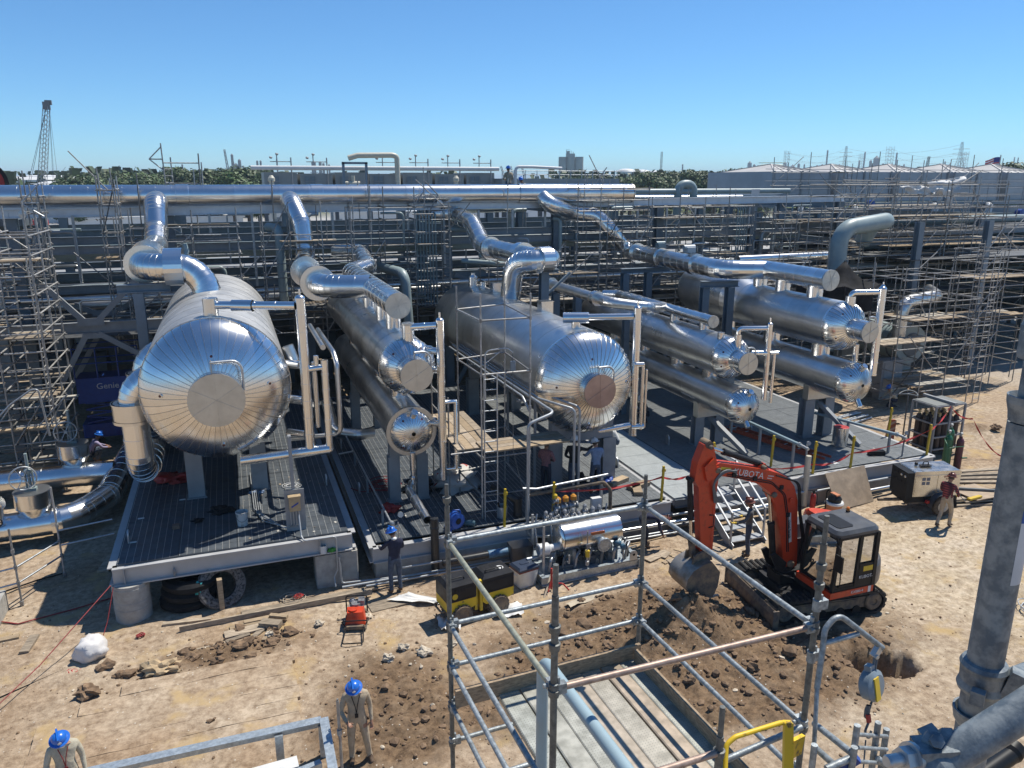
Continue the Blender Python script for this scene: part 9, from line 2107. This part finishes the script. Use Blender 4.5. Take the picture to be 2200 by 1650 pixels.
for k,(x0,x1,q,z,r,mt)in enumerate([(9.9,16.5,18.55,.35,.06,CLADW),(11.8,16.4,18.42,.30,.075,MATS['black_pipe_wrap']),(12.0,17.0,18.65,.55,.04,LTP),(17.3,20.6,18.72,.52,.04,LTP),(19.6,22.6,18.6,.28,.06,CLADW)]):
 M().tube([(x0,q,z),(x1,q+.1,z)],r,10).build('ground_pipe',mt,label=['dull clad ground pipe running from the pump skid past the stairs','black-wrapped ground pipe in front of the walkway','pale thin pipe passing behind the stairs','pale thin pipe passing behind the plywood sheet','clad pipe end sticking out right of the plywood sheet'][k],cat='pipe',org=(x0,q,z))
t=thing('plastic_bag','big white plastic bag with a red drawstring lying on the dirt before the left pier','bag',(-3.7,17.5,0))
m=M().blob((-3.68,17.45,.24),.34,.30,.30,5,.22,3,0,True,1.4);bc_=V((-3.68,17.45,.24));out=[]
for v in m.v:
 d=V(v)-bc_;a=math.atan2(d.y,d.x-.12);fold=.035*math.sin(a*9+d.z*6)+.05*mnoise.noise(d*7)+.03*mnoise.noise(d*15)
 v=bc_+d*(1+fold*1.6);out.append(V((v.x-.2*max(0,v.z-.3),v.y,max(.01,v.z))))
m.v=out;m.build('bag_body',pm('translucent_white_plastic',(.74,.71,.68),.5,var=.05,bump=.5,bscale=8),t)
m=M();r_=random.Random(2);m.tube([(-3.98+.12*math.cos(a)+.05*math.sin(a*2.3),17.05+.1*math.sin(a*1.4),.03+.02*math.sin(a*3))for a in np.linspace(0,20,60)],.012,5);m.build('drawstring',REDP,t)
rope([(-5.7,15.2,.05),(-4.6,17.0,.35),(-3.35,18.7,1.1)],.012,REDH,'taut red rope running from the skid corner down across the left dirt')
rope([(-3.3,18.7,1.05),(-3.45,18.3,.4),(-3.6,17.95,.03)],.010,REDH,'red rope hanging from the skid corner to the ground behind the white bag')
coil('small bundle of red rope on the ground beside the left pier',-2.75,18.0,.03,.09,REDH,4,7,.012,name='rope_bundle',cat='rope')
rope([(-8.5,20.3,.03),(-6.6,20.2,.03),(-5.6,19.6,.03),(-4.4,19.9,.03),(-3.5,20.2,.03)],.018,REDH,'brown-red hose crossing the shaded ground left of the skid','hose','hose')
rope([(-8,21.4,.04),(-6.5,21.3,.05),(-5.6,21.8,.06),(-5.0,22.0,.05)],.022,BLACK,'black cable along the ground beside the left rail posts','cable','cable')
rope([(-6.4,17.6,.03),(-5.6,16.4,.03),(-4.9,16.8,.03),(-4.2,17.2,.03)],.012,BLACK,'thin dark cord lying across the dirt left of the white bag','cord','cord')
def lumber(label,p,q,L,w,h,a,mat=WOOD,z=0.0,tilt=0.0):
 m=M().box(-L/2,L/2,-w/2,w/2,0,h);m.xf(Matrix.Translation((p,q,z+(gz(p,q)if z==0 else 0)))@Matrix.Rotation(a,4,'Z')@Matrix.Rotation(tilt,4,'Y'));return m.build('timber',mat,label=label,cat='timber',org=(p,q,z))
lumber('broken timber lying at the left edge of the dirt',-6.0,18.95,1.1,.16,.07,.1,WOOD)
lumber('short timber lying crosswise on the shadow edge left of the white bag',-5.15,18.55,.7,.2,.06,1.45,WOODD)
lumber('dusty timber in the shade beside the left skid',-3.95,22.2,.95,.3,.08,1.4,WOODD)
lumber('upright timber prop standing under the front beam of the left skid',-.95,18.62,.12,.16,.82,.1,WOOD)
lumber('timber lying on the ground before the tyre stack',-1.75,18.25,1.1,.12,.06,-.12,WOODD)
lumber('long form board lying along the front of the left skid',.4,17.95,4.6,.05,.14,.035,WOODD);lumber('second long form board along the front of the left skid',1.2,18.25,3.4,.16,.05,.03,WOODD)
for k,(p,q,L,w,h,a,z)in enumerate([(-.35,17.55,.85,.32,.05,.1,0),(-.45,17.35,.9,.3,.05,.12,0),(-.1,17.72,.7,.14,.07,.05,0),(.15,17.35,.5,.24,.13,-.5,.06),(.35,17.6,.45,.12,.08,-.5,.1),(-.6,17.1,.55,.12,.05,.3,0),(.05,17.0,.5,.1,.04,1.2,0),(-.2,17.1,.6,.14,.04,.9,0)]):
 lumber('piece of scrap timber in the pile on the brown earth before the left skid',p,q,L,w,h,a,WOOD if k%2==0 else WOODD,z)['group']='scrap timber pile'
lumber('thin lath lying left of the scrap timber pile',-1.15,17.0,.7,.05,.03,.1,WOODD)
t=thing('concrete_bench','pale concrete block at the left edge of the shaded ground','concrete block',(-6.3,20,0));M().box(-6.9,-6.0,19.7,20.6,0,.5,0,.04).build('block',CONC,t)
for k in range(3):
 M().lathe([(.34,.03),(.34,.22),(.42,.26),(.60,.25),(.68,.18),(.68,.07),(.60,0),(.42,0),(.34,.03)],(-1.75+.06*k,19.35-.05*k,.02+.27*k),(0,0,1),32).build('tyre',BLACK,label=['bottom tyre of the dark stack under the left skid','middle tyre of the dark stack under the left skid','top tyre of the dark stack under the left skid'][k],cat='tyre',group='tyres under the left skid',org=(-1.75,19.35,.02+.27*k))
M().lathe([(.34,.03),(.34,.2),(.42,.24),(.56,.23),(.6,.16),(.6,.07),(.56,0),(.42,0),(.34,.03)],(-.95,19.0,.5),(.25,-.9,.35),30).build('tyre',pm('dusty_tyre',(.20,.19,.18),.9,scale=16,col2=(.03,.03,.03),thr=(.4,.55)),label='dusty treaded tyre leaning on the stack under the left skid',cat='tyre',group='tyres under the left skid',org=(-.95,19,.5))
rag('turquoise glove hanging on the tyres under the left skid',-1.45,18.72,.5,.10,pm('turquoise_glove',(.03,.36,.36),.6),35,.3,'glove','glove')
t=thing('tube_scaffold','low guard rail of scaffold tubes on the ground at the left, before the ground pipes','guard rail',(-5.5,21.4,0))
A1,A2,A3=G(48,1300,0),G(140,1238,0),V((-3.6,21.9,0))
for a,h in((A1,2.1),(A2,2.6)):rod('standard',a,(a.x,a.y,h),.026,GALVT,t,8);rod('foot',(a.x,a.y,0),(a.x,a.y,.12),.05,GALVT,t,8)
for z in(1.05,.62):
 rod('ledger',V((-7.6,20.0,z)),V((A1 .x,A1 .y,z)),.0245,GALV,t,8);rod('ledger',V((A1 .x,A1 .y,z)),V((A2 .x,A2 .y,z)),.0245,GALV,t,8);rod('ledger',V((A2 .x,A2 .y,z+.3)),V((-3.7,22.2,z+.3)),.0245,GALV,t,8)
for a in(A1,A2):
 for z in(.62,1.05,1.5):rod('collar',(a.x,a.y,z-.05),(a.x,a.y,z+.05),.042,GALVT,t,8)
t=thing('handrail','pale tube handrail on the plank deck at the left edge','handrail',(-7,27.4,2.4))
M().tube(smooth_path([(-9.5,27.2,3.0),(-7.5,27.2,3.0),(-6.9,27.2,3.6),(-6.3,27.3,4.0),(-6.1,27.3,4.0),(-6.0,27.4,2.4)],.15),.03,8).tube([(-7.5,27.2,3.0),(-7.5,27.2,2.2)],.03,8).tube([(-9.4,27.2,3.0),(-9.4,27.2,2.2)],.03,8).build('rail',LTP,t)
t=thing('scissor_lift','blue scissor lift parked in the shade at the left below the rack','scissor lift',(-5.0,33.6,0))
M().box(-6.1,-3.8,33.2,34.3,.45,1.0,0,.05).box(-6.1,-3.8,33.15,34.35,1.9,2.9).build('body',BLUEP,t)
for k in range(3):M().beam((-5.9,33.3,1.05+.28*k),(-4.0,33.3,1.3+.28*k),.08,.05).beam((-5.9,33.35,1.3+.28*k),(-4.0,33.35,1.05+.28*k),.08,.05).build('scissor_arm',BLUEP,t)
m=M()
for x in(-6.1,-5.3,-4.55,-3.8):m.tube([(x,33.15,2.9),(x,33.15,4.1)],.03,6)
for z in(3.5,4.1):m.tube([(-6.1,33.15,z),(-3.8,33.15,z)],.03,6).tube([(-6.1,33.15,z),(-6.1,34.35,z)],.03,6).tube([(-6.1,34.35,z),(-3.8,34.35,z)],.03,6)
m.build('guard_rail',BLUEP,t);text('Genie',.34,WHITEP,t,(-5.0,33.14,2.55),(1,0,0),(0,0,1))
for x in(-5.6,-4.3):M().lathe([(0,0),(.2,0),(.24,.03),(.24,.2),(0,.22)],(x,33.35,.24),(0,-1,0),16).build('wheel',BLACK,t)
for k in range(11):
 p,q=22.5+(k%4)*.33+R.uniform(-.1,.1),16.95+(k//4)*.25;bar_=lumber('rough board in the pile beyond the welder',p,q,2.4,.24,.05,-.16+R.uniform(-.12,.12),WOOD if k%3 else WOODD,.02+.055*(k//3));bar_['group']='board pile beyond the welder'
M().box(22.4,23.6,16.8,17.9,.22,.25).build('plywood_sheet',PLY,label='plywood sheet on top of the board pile beyond the welder',cat='plywood',org=(23,17.3,.22))
lumber('dark steel angle lying on the board pile beyond the welder',23.1,17.4,1.7,.08,.06,-.5,STEELD,.27);lumber('yellow board on the pile beyond the welder',22.4,16.9,.6,.12,.06,.1,YEL,.27)
for k in range(4):lumber('weathered plank in the stack right of the loose gas cylinders',24.6+.1*k,18.25+.2*k,2.2,.2,.05,-.35+.05*k,WOODD,.02+.06*k)['group']='planks right of the gas cylinders'
m=sheet([(26.5,24.6,.04),(27.6,24.4,.04),(28.1,25.4,.04),(27.0,25.5,.04)],8,6,.16,4);m.v=[V((a[0],a[1],max(.02,a[2])))for a in m.v];m.build('cardboard',PLY,label='flattened brown cardboard before the kneeling man at the right scaffold',cat='cardboard',org=(27,25,0))
for k,(p,q,a)in enumerate([(24.0,24.0,.3),(23.2,22.2,-.4),(23.5,22.0,-.3),(23.7,21.8,-.35)]):lumber('loose lath on the dirt beside the right-hand skid corner',p,q,.9,.08,.04,a,WOOD)['group']='laths beside the right skid corner'
for k in range(5):M().tube([(22.8,24.6+.25*k,.08+.05*(k%2)),(26.6,25.6+.22*k,.08+.05*(k%2))],.04,8).build('scaffold_tube',GALV,label='loose galvanised tube lying behind the farthest stack',cat='scaffold tube',group='loose tubes behind the farthest stack',org=(24,25+.25*k,.1))
r_=random.Random(12)
for k in range(12):
 p,q=10.7+r_.uniform(0,2.0),16.5+r_.uniform(0,1.2);lumber('scrap board on the mud beside the bending man',p,q,r_.uniform(.4,.9),r_.uniform(.1,.25),.03,r_.uniform(-1,1),WOODD if k%2 else WOOD)['group']='scrap boards by the bending man'
lumber('flat board under the navy-jacketed man',3.0,17.5,.95,.45,.03,.12,WOODD)
m=sheet([(3.0,17.6,.04),(3.6,17.75,.05),(4.45,17.0,.03),(4.15,16.95,.03)],14,6,.14,7);m.v=[V((a[0],a[1],max(.035,a[2])+.02))for a in m.v];m.build('plastic_sheet',WHITES,label='white paper sheet trailing on the dirt behind the navy-jacketed man',cat='sheet',org=(3.5,17.5,0))
m=sheet([(7.2,15.9,.04),(8.3,16.2,.05),(8.35,15.95,.03),(7.3,15.65,.03)],10,5,.12,9);m.v=[V((a[0],a[1],max(.03,a[2])+gz(7.7,16)))for a in m.v];m.build('tarpaulin_strip',pm('dusty_cream_sheet',(.5,.43,.32),.85),label='dusty cream sheet half buried in front of the pump skid',cat='sheet',org=(7.7,16,0))
t=thing('hose_reel','red pipe jack standing at the corner of the pump skid','jack',(7.25,16.6,0));M().tube([(7.2,16.75,0),(7.2,16.75,.6)],.03,6).tube(smooth_path([(7.2,16.75,.15),(7.45,16.6,.2),(7.6,16.5,.02)],.1),.02,6).tube([(7.2,16.75,.3),(7.05,16.6,.02)],.02,6).build('jack_body',REDP,t)
lumber('long wooden pole leaning across the corner of the pump skid',7.0,16.6,2.2,.04,.04,.9,WOODD,.05,-.5)
coil('coil of grey wire rope on the dirt at the right edge',18.2,11.6,.02,.42,GALV,6,4,.012,name='wire_coil',cat='wire')
t=thing('paint_can','small white can on the ledge of the left skid front beam','can',(1.75,18.82,1.0));M().lathe([(.09,0),(.09,.2),(.08,.2),(.08,.05),(0,.05)],(1.62,18.83,1.03),(0,0,1),14).build('can_body',WHITEP,t)
rag('bright green glove on the ledge of the left skid front beam',1.85,18.83,1.03,.10,pm('green_glove',(.10,.42,.05),.6),41,.08,'glove','glove')
t=thing('plastic_bottle','clear plastic bottle standing on the ledge of the left skid front beam','bottle',(-1.95,18.83,1.03));M().lathe([(.035,0),(.035,.16),(.014,.21),(.014,.24),(0,.24)],(-1.95,18.83,1.03),(0,0,1),12).build('bottle_body',pm('clear_plastic',(.8,.85,.88),.08,trans=.85),t)
